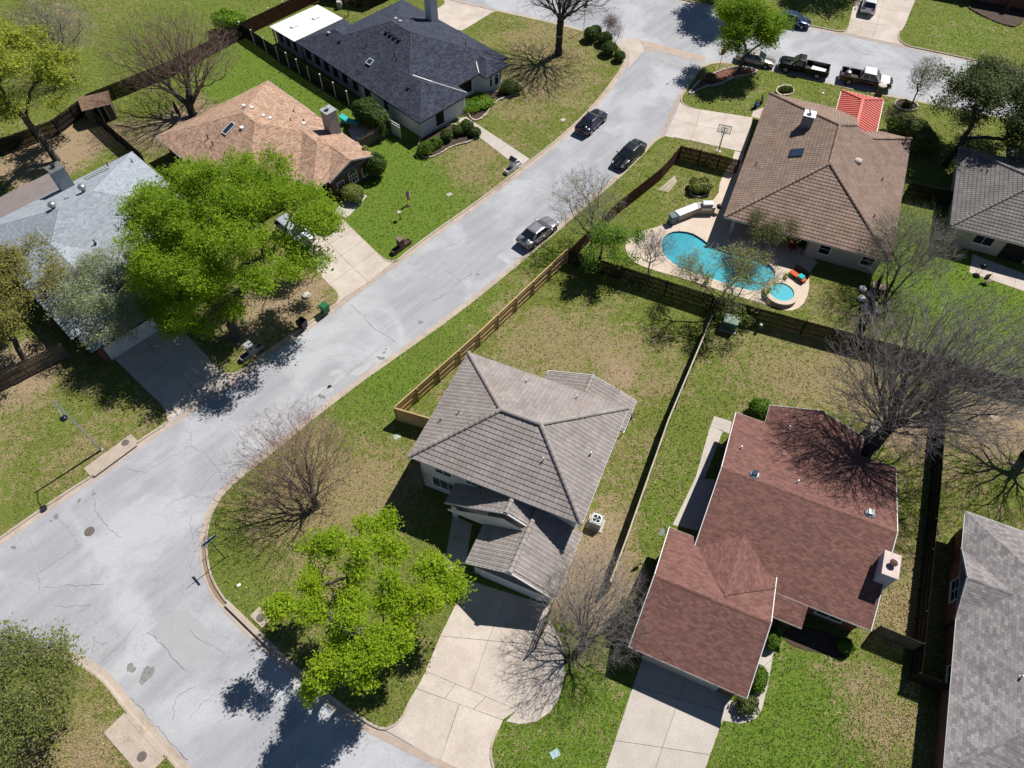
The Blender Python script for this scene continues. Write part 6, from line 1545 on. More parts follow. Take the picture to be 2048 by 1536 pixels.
o = MB().add([(-.9,-.55,0),(.75,-.75,.05),(.9,.5,.22),(.1,.75,.3),(-.7,.6,.08),(-.9,-.55,.04),(.75,-.75,.09),(.9,.5,.26),(.1,.75,.34),(-.7,.6,.12)], [(4,3,2,1,0),(5,6,7,8,9),(0,1,6,5),(1,2,7,6),(2,3,8,7),(3,4,9,8),(4,0,5,9)]).build('folded_sheet', MAT['white'], None, loc=in_frame(_b, 158, -1.75, 0, .63), rot=(0,0,math.radians(158)))
tag(o, 'white folded sheet lying in the black pickup bed', 'sheet')
_b = (42.42,78.45)
o = MB().lathe([(.1,0),(.38,.06),(.42,.25),(.28,.42),(.08,.5)], (0,0,0), 9).build('silver_bag', MAT['metal'], None, loc=in_frame(_b, -21, -2.1, .3, .61), bevel=.02)
tag(o, 'crumpled silver bag in the bed of the wrapped pickup', 'bag')

# ================================================================ STREET FURNITURE AND SMALL THINGS
def text_mesh(txt, size, mat, parent, name='lettering', depth=.004, align='CENTER'):
    cu = bpy.data.curves.new(name, 'FONT'); cu.body = txt; cu.size = size; cu.align_x = align; cu.align_y = 'CENTER'; cu.extrude = depth
    t = bpy.data.objects.new(name, cu); COL.objects.link(t)
    dg = bpy.context.evaluated_depsgraph_get(); me = bpy.data.meshes.new_from_object(t.evaluated_get(dg)); COL.objects.unlink(t); bpy.data.objects.remove(t)
    me.materials.clear(); return obj(name, me, parent, mat)

# street lamp by the inlet
b = Vector((-32.90,27.98))
lamp = thing('street_lamp', 'grey steel street lamp pole beside the kerb inlet', 'street lamp', (b.x, b.y, LZ))
MB().lathe([(.16,0),(.16,.12),(.10,.14),(.095,.6),(.06,7.15)], (0,0,0), 14).build('pole', MAT['metal'], lamp, smooth=False)
ad = Vector((.62,-.78))
tip = ad*1.75
MB().tube((0,0,6.9), (tip.x*.5,tip.y*.5,7.2), .04, .035, 8).tube((tip.x*.5,tip.y*.5,7.2), (tip.x,tip.y,7.12), .035, .035, 8).build('arm', MAT['metal'], lamp)
MB().lathe([(.05,.12),(.16,.09),(.27,0),(.26,-.10),(.17,-.20),(.04,-.25)], (tip.x,tip.y,7.05), 16).build('lamp_head', M('dark_blue_lamp', (.01,.012,.03), fine=0, rough=.25), lamp, smooth=True)

# street name sign at the bend
b = Vector((-20.94,18.99))
sg = thing('street_name_sign', 'blue street name sign on a thin dark post at the bend', 'street sign', (b.x, b.y, LZ))
MB().tube((0,0,-.1), (0,0,3.45), .03, .03, 8).build('post', MAT['dark_metal'], sg)
blade = MB().cbox((0,0,0), (1.05,.02,.24)).build('blade', MAT['bluesign'], sg, loc=(0,0,3.3), rot=(0,0,math.radians(46)))
MB().cbox((0,0,.135), (1.05,.026,.02)).cbox((0,0,-.135), (1.05,.026,.02)).build('blade_edge', M('pale_blue_edge', (.25,.32,.55), fine=0), blade)
blade2 = MB().cbox((0,0,0), (.9,.02,.2)).build('blade', MAT['bluesign'], sg, loc=(0,0,3.04), rot=(0,0,math.radians(-44)))

# stop sign
b = Vector((25.34,81.21))
ss = thing('stop_sign', 'red octagonal stop sign with blue street blades at the corner', 'stop sign', (b.x, b.y, LZ))
MB().tube((0,0,-.1), (0,0,3.2), .035, .035, 8).build('post', MAT['grey_metal'], ss)
face = bpy.data.objects.new('sign_face', None)
pl = [(.41*math.cos(math.radians(22.5+45*i)), .41*math.sin(math.radians(22.5+45*i))) for i in range(8)]
oc = MB().add([(x,-.052,z) for x, z in pl]+[(x,-.038,z) for x, z in pl], [tuple(range(8)), tuple(range(15,7,-1))]+[(i,8+i,8+(i+1)%8,(i+1)%8) for i in range(8)]).build('sign_face', MAT['redsign'], ss, loc=(0,0,2.35), rot=(0,0,math.radians(25)))
rg = MB()
for i in range(8):
    a, c = pl[i], pl[(i+1) % 8]; rg.beam((a[0]*.96,-.055,a[1]*.96), (c[0]*.96,-.055,c[1]*.96), .006, .03, (0,1,0))
rg.build('sign_border', MAT['trim'], oc)
t = text_mesh('STOP', .27, MAT['trim'], oc); t.location = (0,-.056,0); t.rotation_euler = (math.radians(90),0,0)
for z, a in ((2.98, 68), (3.2, -22)): MB().cbox((0,0,0), (.95,.02,.2)).build('blade', MAT['bluesign'], ss, loc=(0,0,z), rot=(0,0,math.radians(a)))

# tall post in the corner yard by the clipped shrubs
b = Vector((9.28,90.06))
sp = thing('street_name_sign', 'thin pole with a small plate beside the clipped round shrubs', 'street sign', (b.x, b.y, LZ))
MB().tube((0,0,-.1), (0,0,3.6), .03, .03, 8).build('post', MAT['grey_metal'], sp); MB().cbox((0,0,3.25), (.5,.02,.62), math.radians(20)).build('plate', M('faded_tan_plate', (.30,.22,.12), fine=.1), sp)

# kerb inlets
def inlet(label, a, b_, depth, mh, pad=None):
    """a-b: face line at the gutter, box extends to the left of a->b"""
    a, b_ = Vector(a), Vector(b_); d = (b_-a); L = d.length; ang = math.atan2(d.y, d.x)
    r = thing('kerb_inlet', label, 'storm drain', (a.x, a.y, 0), math.degrees(ang))
    MB().box(-.45, L+.45, .05, depth, .02, LZ+.055).build('slab', MAT['kerb'], r, bevel=.02)
    if pad: MB().box(*pad, .02, LZ+.05).build('access_slab', MAT['kerb'], r, bevel=.02)
    MB().box(.1, L-.1, -.03, .06, .03, LZ+.045).build('throat', MAT['void'], r)
    MB().box(-.25, L+.25, -.16, .10, LZ+.02, LZ+.075).build('lintel', MAT['kerb'], r)
    c = (mh[0], mh[1]); MB().lathe([(.30,0),(.30,.012)], (c[0],c[1],LZ+.055), 20).build('manhole_lid', MAT['iron'], r)
inlet('storm drain inlet with long slot below the street lamp', (-32.60,25.88), (-30.41,28.35), 1.15, (3.0,.75))
inlet('storm drain inlet slab at the inside of the bend by the maple', (-19.86,15.49), (-16.45,12.77), .22, (2.4,.85), (1.7,3.0,.45,1.3))
inlet('storm drain slab on the lower left corner lawn', (-22.04,6.26), (-24.68,8.34), 1.55, (.75,.85))
for i, (c, r_, lb) in enumerate((((-31.60,21.09), .38, 'round iron manhole cover in the wide junction'),)):
    o = MB().lathe([(r_,0),(r_,.006),(r_*.9,.010),(r_*.88,.006),(.05,.006)], (0,0,0), 28).build('manhole_cover', MAT['iron'], None, loc=(c[0],c[1],.004)); tag(o, lb, 'manhole')
for c, lb, mm in (((2.70,6.21), 'pale blue meter lid in the bright front lawn', M('pale_blue_lid', (.34,.48,.50), fine=.1)), ((5.85,71.19), 'pale concrete meter lid on the dry verge', MAT['conc_lt']), ((-6.53,58.47), 'pale meter lid on the vivid green lawn', MAT['conc_lt']), ((-9.33,29.23), 'pale green utility lid in the shadow by the new fence', M('pale_green_lid', (.36,.44,.36), fine=.1)), ((36.97,76.44), 'white round lid on the lawn by the black pickup', MAT['trim']), ((-19.48,16.98), 'small white scrap on the lawn by the street sign', MAT['trim']), ((39.87,31.10), 'pale plank lying on the lawn at the right', MAT['cap_wood'])):
    s = .2 if 'scrap' in lb or 'round' in lb else .45
    o = MB().box(-s/2*1.3,s/2*1.3,-s/2,s/2,0,.035).build('plank' if 'plank' in lb else 'scrap' if 'scrap' in lb else 'meter_lid', mm, None, loc=(c[0],c[1],LZ+.004), rot=(0,0,.5), bevel=.01); tag(o, lb, 'plank' if 'plank' in lb else 'litter' if 'scrap' in lb else 'lid')

# mailboxes
def mailbox(label, at, rz, mat, roofmat, gable=True, planters=True):
    r = thing('mailbox', label, 'mailbox', at, rz, 'masonry mailboxes')
    MB().box(-.28,.28,-.28,.28,0,1.25).build('pillar', mat, r, bevel=.01)
    if gable: MB().add([(-.34,-.36,1.25),(.34,-.36,1.25),(.34,.36,1.25),(-.34,.36,1.25),(-.34,0,1.62),(.34,0,1.62)], [(0,1,5,4),(2,3,4,5),(0,4,3),(1,2,5),(3,2,1,0)]).build('cap', roofmat, r)
    else: MB().box(-.34,.34,-.34,.34,1.25,1.38).build('cap', roofmat, r, bevel=.03)
    MB().tube((.20,0,1.0), (.32,0,1.0), .11, .11, 14).build('door', MAT['dark_metal'], r)
    if planters:
        for s in (-1, 1):
            p = MB(); y0, y1 = (.28, 1.15) if s > 0 else (-1.15, -.28)
            p.box(-.25,.25,y0,y1,0,.12); p.box(-.25,-.17,y0,y1,.12,.45); p.box(.17,.25,y0,y1,.12,.45); p.box(-.17,.17,y0,y0+.08,.12,.45); p.box(-.17,.17,y1-.08,y1,.12,.45)
            q = p.build('planter', mat, r); MB().box(-.17,.17,y0+.08,y1-.08,.12,.36).build('planter_soil', MAT['mulch'], q)
    return r
mailbox('white mailbox with dark gable cap and planters by the front walk', (0.11,62.56), -42, MAT['white'], MAT['sh_black'])
mailbox('brown brick mailbox with planters at the tan house driveway', (-10.85,50.58), -43, MAT['brickd'], MAT['grey_wood'], False)
mailbox('grey stone mailbox in tree shade at the pale house driveway', (-22.80,37.61), -43, M('grey_mailbox_stone', (.27,.26,.27), fine=.15), M('grey_cap_stone', (.36,.37,.38), fine=.1), False)
pm_ = thing('round_mailbox_pillar', 'tall round stone mailbox pillar in front of the wrapped pickup', 'mailbox', (42.89,75.14))
MB().lathe([(.45,0),(.42,.2),(.40,1.75)], (0,0,0), 20).build('pillar', MAT['grey_wood'], pm_); MB().lathe([(.47,0),(.47,.12),(.38,.16)], (0,0,1.75), 20).build('cap', MAT['conc_lt'], pm_)

# wheelie bins
def bin_(label, at, rz, mat, lid=True):
    r = thing('wheelie_bin', label, 'bin', at, rz, 'bins at the kerb')
    V = [(-.26,-.28,.08),(.26,-.28,.08),(.26,.28,.08),(-.26,.28,.08),(-.33,-.36,1.0),(.33,-.36,1.0),(.33,.36,1.0),(-.33,.36,1.0)]
    if lid: MB().add(V, [(3,2,1,0),(0,1,5,4),(1,2,6,5),(2,3,7,6),(3,0,4,7),(4,5,6,7)]).build('body', mat, r, bevel=.03); MB().add([(-.36,-.39,1.0),(.36,-.39,1.0),(.36,.39,1.0),(-.36,.39,1.0),(-.34,-.37,1.07),(.30,-.3,1.10),(.30,.3,1.10),(-.34,.37,1.07)], [(3,2,1,0),(4,5,6,7),(0,1,5,4),(1,2,6,5),(2,3,7,6),(3,0,4,7)]).build('lid', mat, r, bevel=.015)
    else:
        I = [(x*.88, y*.88, z) for x, y, z in V]
        MB().add(V+[(x, y, max(z, .2)) for x, y, z in I], [(3,2,1,0),(0,1,5,4),(1,2,6,5),(2,3,7,6),(3,0,4,7),(8,9,10,11),(13,9,8,12),(14,10,9,13),(15,11,10,14),(12,8,11,15),(4,5,13,12),(5,6,14,13),(6,7,15,14),(7,4,12,15)]).build('body', mat, r)
        MB().box(-.40,-.36,-.36,.36,.35,1.0).build('open_lid', mat, r)
    for s in (-1, 1): MB().tube((-.27,s*.24,.11), (-.27,s*.31,.11), .11, .11, 12).build('wheel', MAT['rubber'], r)
    MB().tube((-.40,-.2,.96), (-.40,.2,.96), .02, .02, 6).build('handle', mat, r)
    return r
bin_('green wheelie bin at the kerb by the tan house driveway', (-17.05,42.37), -43, MAT['greenbin']); bin_('black open wheelie bin at the kerb under the big tree', (-18.77,40.60), -30, MAT['darkbin'], False)

# flag, bird feeder, patio lounger
f = thing('garden_flag', 'american flag on a short stand on the vivid green lawn', 'flag', (-10.72,56.71), 62)
MB().tube((0,0,0), (0,0,1.75), .018, .018, 6).build('pole', MAT['dark_metal'], f); MB().lathe([(.22,0),(.2,.1),(.05,.14)], (0,0,0), 12).build('stand', MAT['brickd'], f)
fl = MB(); nx, nzz = 14, 13
flag_mats = {'r': M('flag_red', (.42,.02,.03), fine=.05), 'w': MAT['white'], 'b': M('flag_blue', (.03,.04,.20), fine=.05)}
cells = {k: MB() for k in 'rwb'}
for i in range(nx):
    for j in range(nzz):
        def fp(a, c): x = a/nx*.62; return (x, .07*math.sin(x*11)+.02*math.sin(c), .62+c/nzz*1.05)
        canton = i < 6 and j > 6
        cells['b' if canton else ('r' if j % 2 == 0 else 'w')].add([fp(i,j), fp(i+1,j), fp(i+1,j+1), fp(i,j+1)], [(0,1,2,3)])
for k in 'rwb': cells[k].build({'r': 'red_stripes', 'w': 'white_stripes', 'b': 'canton'}[k], flag_mats[k], f)
st = MB()
for i in range(4):
    for j in range(4): st.cbox((.05+i*.065, -.03+.07*math.sin((.05+i*.065)*11), 1.25+j*.1), (.022,.004,.022))
st.build('stars', MAT['white'], f)
bf_ = thing('bird_feeder', 'white dish bird bath on a dark post near the flag', 'bird bath', (-11.32,54.77))
MB().lathe([(.14,0),(.05,.06),(.035,.8),(.05,.85)], (0,0,0), 10).build('post', MAT['dark_metal'], bf_); MB().lathe([(.05,.85),(.22,.93),(.22,.96),(.05,.9)], (0,0,0), 14).build('bowl', MAT['conc_lt'], bf_)
sh = slabs('patio', [[(-18.48,70.45), (-17.11,70.91), (-15.38,69.16), (-16.33,65.78), (-17.30,66.48), (-18.49,69.16)]], MAT['conc'], LZ+.02)
lo = thing('sun_lounger', 'turquoise padded lounger on the patio behind the chimney', 'lounger', (-18.36,70.35), 165)
MB().box(-.95,.95,-.32,.32,.25,.32).build('frame', MAT['grey_metal'], lo)
MB().box(-.95,.25,-.3,.3,.32,.44).build('cushion', MAT['teal'], lo, bevel=.05); MB().add([(.25,-.3,.34),(.25,.3,.34),(.95,.3,.75),(.95,-.3,.75),(.25,-.3,.46),(.25,.3,.46),(.92,.3,.88),(.92,-.3,.88)], [(3,2,1,0),(4,5,6,7),(0,1,5,4),(1,2,6,5),(2,3,7,6),(3,0,4,7)]).build('backrest', MAT['teal'], lo)
for x in (-.8,.8):
    for y in (-.28,.28): MB().box(x-.02,x+.02,y-.02,y+.02,0,.26).build('leg', MAT['grey_metal'], lo)
lo.scale = (1.15, 1.25, 1.2)

# basketball hoop
b = Vector((22.76,65.61))
bh = thing('basketball_hoop', 'basketball hoop with clear backboard over the pool house drive', 'basketball hoop', (b.x, b.y, LZ), 160)
MB().lathe([(.3,0),(.3,.04)], (0,0,0), 12).build('footing', MAT['conc_lt'], bh)
MB().tube((0,0,0), (0,0,3.0), .06, .055, 10).tube((0,0,3.0), (.0,.75,3.3), .04, .04, 8).tube((0,0,2.7), (0,.75,3.0), .03, .03, 8).build('pole', MAT['dark_metal'], bh)
m, nt, bb = nodes_of('clear_acrylic'); bb.inputs['Base Color'].default_value = (.9,.95,.95,1); bb.inputs['Roughness'].default_value = .1; bb.inputs['Alpha'].default_value = .22
MB().box(-.68,.68,.76,.78,2.85,3.75).build('backboard', m, bh)
e = MB()
for x0, x1, z0, z1 in ((-.7,.7,2.83,2.88),(-.7,.7,3.72,3.77),(-.7,-.65,2.88,3.72),(.65,.7,2.88,3.72),(-.3,.3,3.0,3.03),(-.3,.3,3.42,3.45),(-.3,-.27,3.03,3.42),(.27,.3,3.03,3.42)): e.box(x0,x1,.75,.79,z0,z1)
e.build('backboard_frame', MAT['dark_metal'], bh)
rg = MB(); k = 16
for i in range(k): a, c = 2*math.pi*i/k, 2*math.pi*(i+1)/k; rg.tube((.23*math.cos(a),1.03+.23*math.sin(a),3.05), (.23*math.cos(c),1.03+.23*math.sin(c),3.05), .014, .014, 5)
rg.build('rim', MAT['rust'], bh)
nm = MB()
for i in range(8): a, c = 2*math.pi*i/8, 2*math.pi*(i+.5)/8; nm.tube((.23*math.cos(a),1.03+.23*math.sin(a),3.04), (.13*math.cos(c),1.03+.13*math.sin(c),2.62), .006, .006, 4)
nm.build('net', MAT['trim'], bh)

# air conditioners
def ac(label, at, rz):
    r = thing('air_conditioner', label, 'air conditioner', at, rz)
    MB().box(-.62,.62,-.55,.55,0,.1).build('pad', MAT['conc_lt'], r); MB().box(-.45,.45,-.45,.45,.1,.95).build('casing', MAT['grey_metal'], r, bevel=.04)
    MB().lathe([(.38,.0),(.38,.05),(.33,.05),(.33,.0)], (0,0,.95), 22).build('fan_guard', MAT['metal'], r)
    MB().lathe([(.33,0),(.33,.006)], (0,0,.955), 22).build('fan_well', MAT['void'], r)
    fb = MB()
    for i in range(4):
        a = i*math.pi/2; fb.add([(0,0,.975),(.30*math.cos(a-.3),.30*math.sin(a-.3),.975),(.31*math.cos(a),.31*math.sin(a),.985),(.30*math.cos(a+.3),.30*math.sin(a+.3),.995)], [(0,1,2,3)])
    fb.build('fan_blades', MAT['grey_metal'], r)
ac('air conditioner unit at the corner of the two-storey house', (6.27,21.64), -23)
sat = thing('satellite_dish', 'satellite dish on a bracket at the rear corner of the two-storey house', 'satellite dish', (9.30,29.75))
MB().tube((0,0,0), (0,0,2.2), .03, .03, 8).tube((0,0,2.2), (.35,.1,2.35), .02, .02, 6).build('mast', MAT['metal'], sat); MB().lathe([(.02,0),(.2,.03),(.34,.10)], (0,0,0), 18).build('dish', MAT['grey_metal'], sat, loc=(0,0,2.25), rot=(math.radians(55),0,math.radians(-60)))

# transformer and pedestal
tr = thing('transformer_cabinet', 'green utility transformer box by the fence corner', 'transformer', (19.54,40.60), -23)
MB().box(-.75,.75,-.65,.65,-.02,.1).build('pad', MAT['conc_lt'], tr); MB().box(-.62,.62,-.5,.5,.1,1.1).build('cabinet', MAT['greenbox'], tr, bevel=.03); MB().box(-.66,.66,-.54,.54,1.1,1.16).build('lid', M('pale_green_lid2', (.27,.36,.31), fine=.08), tr, bevel=.02)
MB().box(-.02,.02,-.53,-.5,.2,1.0).build('door_seam', MAT['dark_metal'], tr)
pd_ = thing('utility_pedestal', 'short green cable pedestal beside the transformer box', 'pedestal', (22.18,40.26))
MB().lathe([(.12,0),(.12,.75)], (0,0,0), 14).build('body', MAT['greenbox'], pd_); MB().lathe([(.14,.75),(.14,.85),(.05,.9)], (0,0,0), 14).build('cap', M('pale_green_cap', (.40,.50,.44), fine=.05), pd_)

# ================================================================ POOL
water = sheet('pool_water', POOL, LZ-.10, MAT['water'])
basin = MB(); n = len(POOL); cx = sum(p[0] for p in POOL)/n; cy = sum(p[1] for p in POOL)/n
rings = [(1.0, LZ+.03, 0), (1.0, -.25, 0), (.985, -.8, 0), (.95, -1.25, 0), (.80, -1.5, 0)]
ins = []
for sc, zz_, _ in rings:
    P_ = offset_line(POOL+POOL[:1], 0)[:-1]
    ins.append([(p[0]+(cx-p[0])*(1-sc), p[1]+(cy-p[1])*(1-sc), zz_) for p in POOL])
V = [q for r_ in ins for q in r_]; F = [(j*n+i, j*n+(i+1) % n, (j+1)*n+(i+1) % n, (j+1)*n+i) for j in range(len(ins)-1) for i in range(n)] + [tuple((len(ins)-1)*n+i for i in range(n))]
bs = MB().add(V, F).build('pool_basin', MAT['poolblue']); bs['kind'] = 'structure'
wl = MB()
for i in range(n):
    a, b_ = POOL[i], POOL[(i+1) % n]; c_ = Vector((cx, cy)); A = Vector(a)+(c_-Vector(a)).normalized()*.012; B = Vector(b_)+(c_-Vector(b_)).normalized()*.012
    wl.add([(A.x,A.y,LZ+.02),(B.x,B.y,LZ+.02),(B.x,B.y,-.12),(A.x,A.y,-.12)], [(0,1,2,3)])
wl.build('waterline_tile', MAT['pooltile'], bs)
for i, (c_, r_) in enumerate((((24.51,47.04), 1.35), ((24.67,47.11), .95), ((24.83,47.17), .55))):
    q_ = MB().lathe([(r_,-1.3),(r_,-.62+.2*i)], (c_[0],c_[1],0), 24).build('pool_step', MAT['poolblue'], bs)
    MB().lathe([(r_,0),(r_,.02),(r_-.12,.021),(r_-.12,.0)], (c_[0],c_[1],-.62+.2*i), 24).build('step_edge', MAT['trim'], q_)
def offset_ring(P, d):
    out = []
    n = len(P)
    for i in range(n):
        a, b_ = Vector(P[i-1]), Vector(P[(i+1) % n]); t = (b_-a).normalized(); out.append((P[i][0]+t.y*d, P[i][1]-t.x*d))
    return out
ar = sum(POOL[i-1][0]*POOL[i][1]-POOL[i][0]*POOL[i-1][1] for i in range(n)); sgn = 1 if ar > 0 else -1
OUT = offset_ring(POOL, .32*sgn)
cp = thing_s('pool_coping')
step = 2
for i in range(0, n, step):
    j = (i+step) % n
    q = [POOL[i], POOL[(i+1) % n], POOL[j], OUT[j], OUT[(i+1) % n], OUT[i]]
    c_ = Vector((sum(p[0] for p in q)/6, sum(p[1] for p in q)/6)); q = [tuple(Vector(p).lerp(c_, .012)) for p in q]
    MB().prism(q, 0, LZ+.05).build('coping_stone', MAT['deck'], cp)
DECK = smooth_ring([(24.12,64.24), (25.21,63.65), (24.07,59.81), (22.42,54.62), (26.72,52.46), (29.86,49.02), (28.41,47.37), (27.80,44.81), (26.73,43.03), (25.35,42.43), (24.03,43.09), (21.36,44.13), (16.92,46.33), (12.92,47.89), (11.35,49.08), (11.05,51.13), (11.97,52.53), (15.49,53.96), (19.35,56.48), (21.45,58.01), (22.12,60.77)], 1)
def ring_sheet(name, outer, hole, z, mat):
    vs = [Vector(p) for p in outer]+[Vector(p) for p in hole]; a, b_ = len(outer), len(hole)
    es = [(i, (i+1) % a) for i in range(a)]+[(a+i, a+(i+1) % b_) for i in range(b_)]
    V, _, F, *_x = delaunay_2d_cdt(vs, es, [], 0, 1e-4)
    V = np.array([(v.x, v.y) for v in V]); F = np.array([f for f in F if len(f) == 3]); c_ = V[F].mean(1); F = F[in_poly(c_, outer) & ~in_poly(c_, hole)]
    e1 = V[F[:, 1]]-V[F[:, 0]]; e2 = V[F[:, 2]]-V[F[:, 0]]; fl = (e1[:, 0]*e2[:, 1]-e1[:, 1]*e2[:, 0]) < 0; F[fl] = F[fl][:, ::-1]
    o = np_mesh(name, np.column_stack([V, np.full(len(V), z)]), F, mat); o['kind'] = 'structure'; return o
ring_sheet('pool_deck', DECK, OUT, LZ+.035, MAT['deck'])
sc_ = (25.03,44.47)
spa = thing('hot_tub', 'round raised spa with pale coping at the end of the pool', 'hot tub', (sc_[0], sc_[1], LZ))
MB().lathe([(1.48,0),(1.48,.42),(1.58,.43),(1.58,.50),(1.12,.50),(1.10,.42),(1.08,-.35),(.3,-.36)], (0,0,0), 32).build('shell', MAT['deck'], spa)
MB().lathe([(1.095,.40),(1.085,-.3),(.75,-.32),(.74,.0),(.4,-.02),(.1,-.35)], (0,0,0), 32).build('basin', MAT['spablue'], spa)
MB().lathe([(1.09,.30),(1.09,.301)], (0,0,0), 32).build('spa_water', MAT['water'], spa)
ln = thing('patio_chair', 'orange cushioned chair with turquoise pillow beside the spa', 'lounger', (27.10,46.65), -50)
MB().box(-.85,.85,-.38,.38,.22,.30).build('frame', MAT['dark_metal'], ln); MB().box(-.85,.85,-.36,.36,.30,.42).build('cushion', MAT['orange'], ln, bevel=.04); MB().box(.05,.6,-.3,.3,.42,.56).build('pillow', MAT['teal'], ln, bevel=.06)
MB().add([(-.85,.36,.3),(.85,.36,.3),(.85,.56,.95),(-.85,.56,.95),(-.85,.40,.28),(.85,.40,.28),(.85,.60,.93),(-.85,.60,.93)], [(0,1,2,3),(7,6,5,4),(3,2,6,7),(0,3,7,4),(1,5,6,2)]).build('backrest', MAT['dark_metal'], ln)
for x in (-.75,.75):
    for y in (-.3,.3): MB().box(x-.03,x+.03,y-.03,y+.03,0,.23).build('leg', MAT['dark_metal'], ln)
# barbecue island
a, b_ = Vector((16.64,54.62)), Vector((18.84,55.80)); c_ = Vector((20.58,55.80))
gi = thing('barbecue_counter', 'stone barbecue counter with white top and steel grill by the pool', 'barbecue', (a.x, a.y, LZ), math.degrees(math.atan2((b_-a).y, (b_-a).x)))
L = (b_-a).length
MB().box(0, L, -.35, .35, 0, .86).build('base', MAT['stone'], gi); MB().box(-.05, L+.05, -.42, .42, .86, .92).build('counter_top', MAT['trim'], gi, bevel=.015)
rr = math.atan2((c_-b_).y, (c_-b_).x)-math.atan2((b_-a).y, (b_-a).x); L2 = (c_-b_).length
def rot2(x, y): return (L+x*math.cos(rr)-y*math.sin(rr), x*math.sin(rr)+y*math.cos(rr))
g2 = MB().cbox((*rot2(L2/2, 0), .43), (L2, .8, .86), rr).build('grill_base', MAT['stone'], gi); MB().cbox((*rot2(L2/2, 0), .9), (L2+.1, .88, .08), rr).build('grill_top', MAT['conc_lt'], gi)
gl = MB().cbox((*rot2(L2*.55, .02), 1.12), (1.1, .62, .36), rr).build('grill_hood', MAT['metal'], gi, bevel=.08)
for s in (-.35, 0, .35): MB().cbox((*rot2(L2*.55+s, -.42), .72), (.28,.03,.2), rr).build('drawer', MAT['metal'], gi)
MB().cbox((*rot2(L2*.55, -.34), 1.02), (.9,.03,.03), rr).build('hood_handle', MAT['chrome'], gi)
bin_('grey-blue bin standing at the end of the barbecue counter', (16.12,54.18), 20, M('grey_blue_plastic', (.16,.21,.24), fine=.05))
kt = thing('kettle_grill', 'small black kettle grill next to the barbecue counter', 'grill', (21.03,55.73))
MB().lathe([(.05,.55),(.22,.62),(.29,.78),(.26,.92),(.05,1.02)], (0,0,0), 16).build('bowl', MAT['darkbin'], kt, smooth=True)
for i in range(3): t_ = i*2.09; MB().tube((.12*math.cos(t_),.12*math.sin(t_),.62), (.27*math.cos(t_),.27*math.sin(t_),0), .015, .015, 6).build('leg', MAT['metal'], kt)
# potted plants
def pot(label, at, r_, h, leaf, seed, spread=.5, potmat='brickd', tall=.8):
    p = thing('potted_plant', label, 'potted plant', at)
    MB().lathe([(r_*.7,0),(r_,h*.9),(r_*1.06,h),(r_*.8,h),(r_*.75,h*.85)], (0,0,0), 14).build('pot', MAT[potmat], p)
    rs = np.random.RandomState(seed); m = MB()
    for i in range(26):
        t_ = rs.rand()*6.28; q = .4+.6*rs.rand(); d = Vector((math.cos(t_), math.sin(t_), 0)); s = Vector((-d.y, d.x, 0))*.035
        p0 = Vector((0,0,h*.85)); p1 = p0+d*spread*.4*q+Vector((0,0,tall*q*.8)); p2 = p0+d*spread*q+Vector((0,0,tall*q*(.9-.3*rs.rand())))
        m.add([p0-s,p0+s,p1+s,p1-s], [(0,1,2,3)]); m.add([p1-s,p1+s,p2], [(0,1,2)])
    m.build('leaves', MAT[leaf], p); return p
pot('spiky plant in a pot on the left rim of the spa', (23.73,44.38), .22, .4, 'leaf_sage', 1, .55, 'dark_metal'); pot('yellow-green potted grass between spa and pool steps', (25.73,46.27), .2, .4, 'leaf_yellow', 2, .5, 'brickd')
pot('terracotta potted plant on the deck by the thin poolside tree', (18.40,46.08), .2, .4, 'leaf_mid', 3, .4, 'brick'); pot('blue glazed potted plant at the pool house walk', (28.39,73.57), .3, .5, 'leaf_mid', 4, .5, 'bluesign'); pot('dark agave in a pot beside the blue pot', (29.20,74.45), .25, .35, 'leaf_mid', 5, .7, 'brickd', 1.0)
for i, (c_, lb) in enumerate((((23.87,51.90), 'first red patio chair in the shade under the pool house eave'), ((27.40,50.37), 'second red patio chair in the shade near the window'))):
    r = thing('patio_armchair', lb, 'chair', (c_[0], c_[1], LZ+.04), 60*i-40, 'red patio chairs')
    rm = M('deep_red_fabric%d' % i, (.28,.02,.025), fine=.05); MB().box(-.32,.32,-.3,.3,.35,.45).build('seat', rm, r, bevel=.03); MB().box(-.32,.32,.26,.36,.45,1.0).build('backrest', rm, r, bevel=.03)
    for x in (-.28,.28):
        for y in (-.26,.3): MB().box(x-.02,x+.02,y-.02,y+.02,0,.36).build('leg', MAT['dark_metal'], r)

# planks stored along the red fence
for i in range(5):
    c_ = (16.19,60.13); o = MB().cbox((0,0,.03), (3.0-.2*i,.14,.03)).build('stored_plank', MAT['cap_wood'], None, loc=(c_[0]+.2+.12*i, c_[1]+.1-.14*i, LZ+.03*(i % 2)+.004), rot=(0,0,math.radians(48+2*i)))
    tag(o, ['longest pale plank, nearest the red stained fence', 'second pale plank from the red stained fence', 'middle one of the five pale planks by the red fence', 'fourth pale plank counted from the red stained fence', 'shortest pale plank, farthest from the red stained fence'][i], 'plank', 'planks beside the red fence')

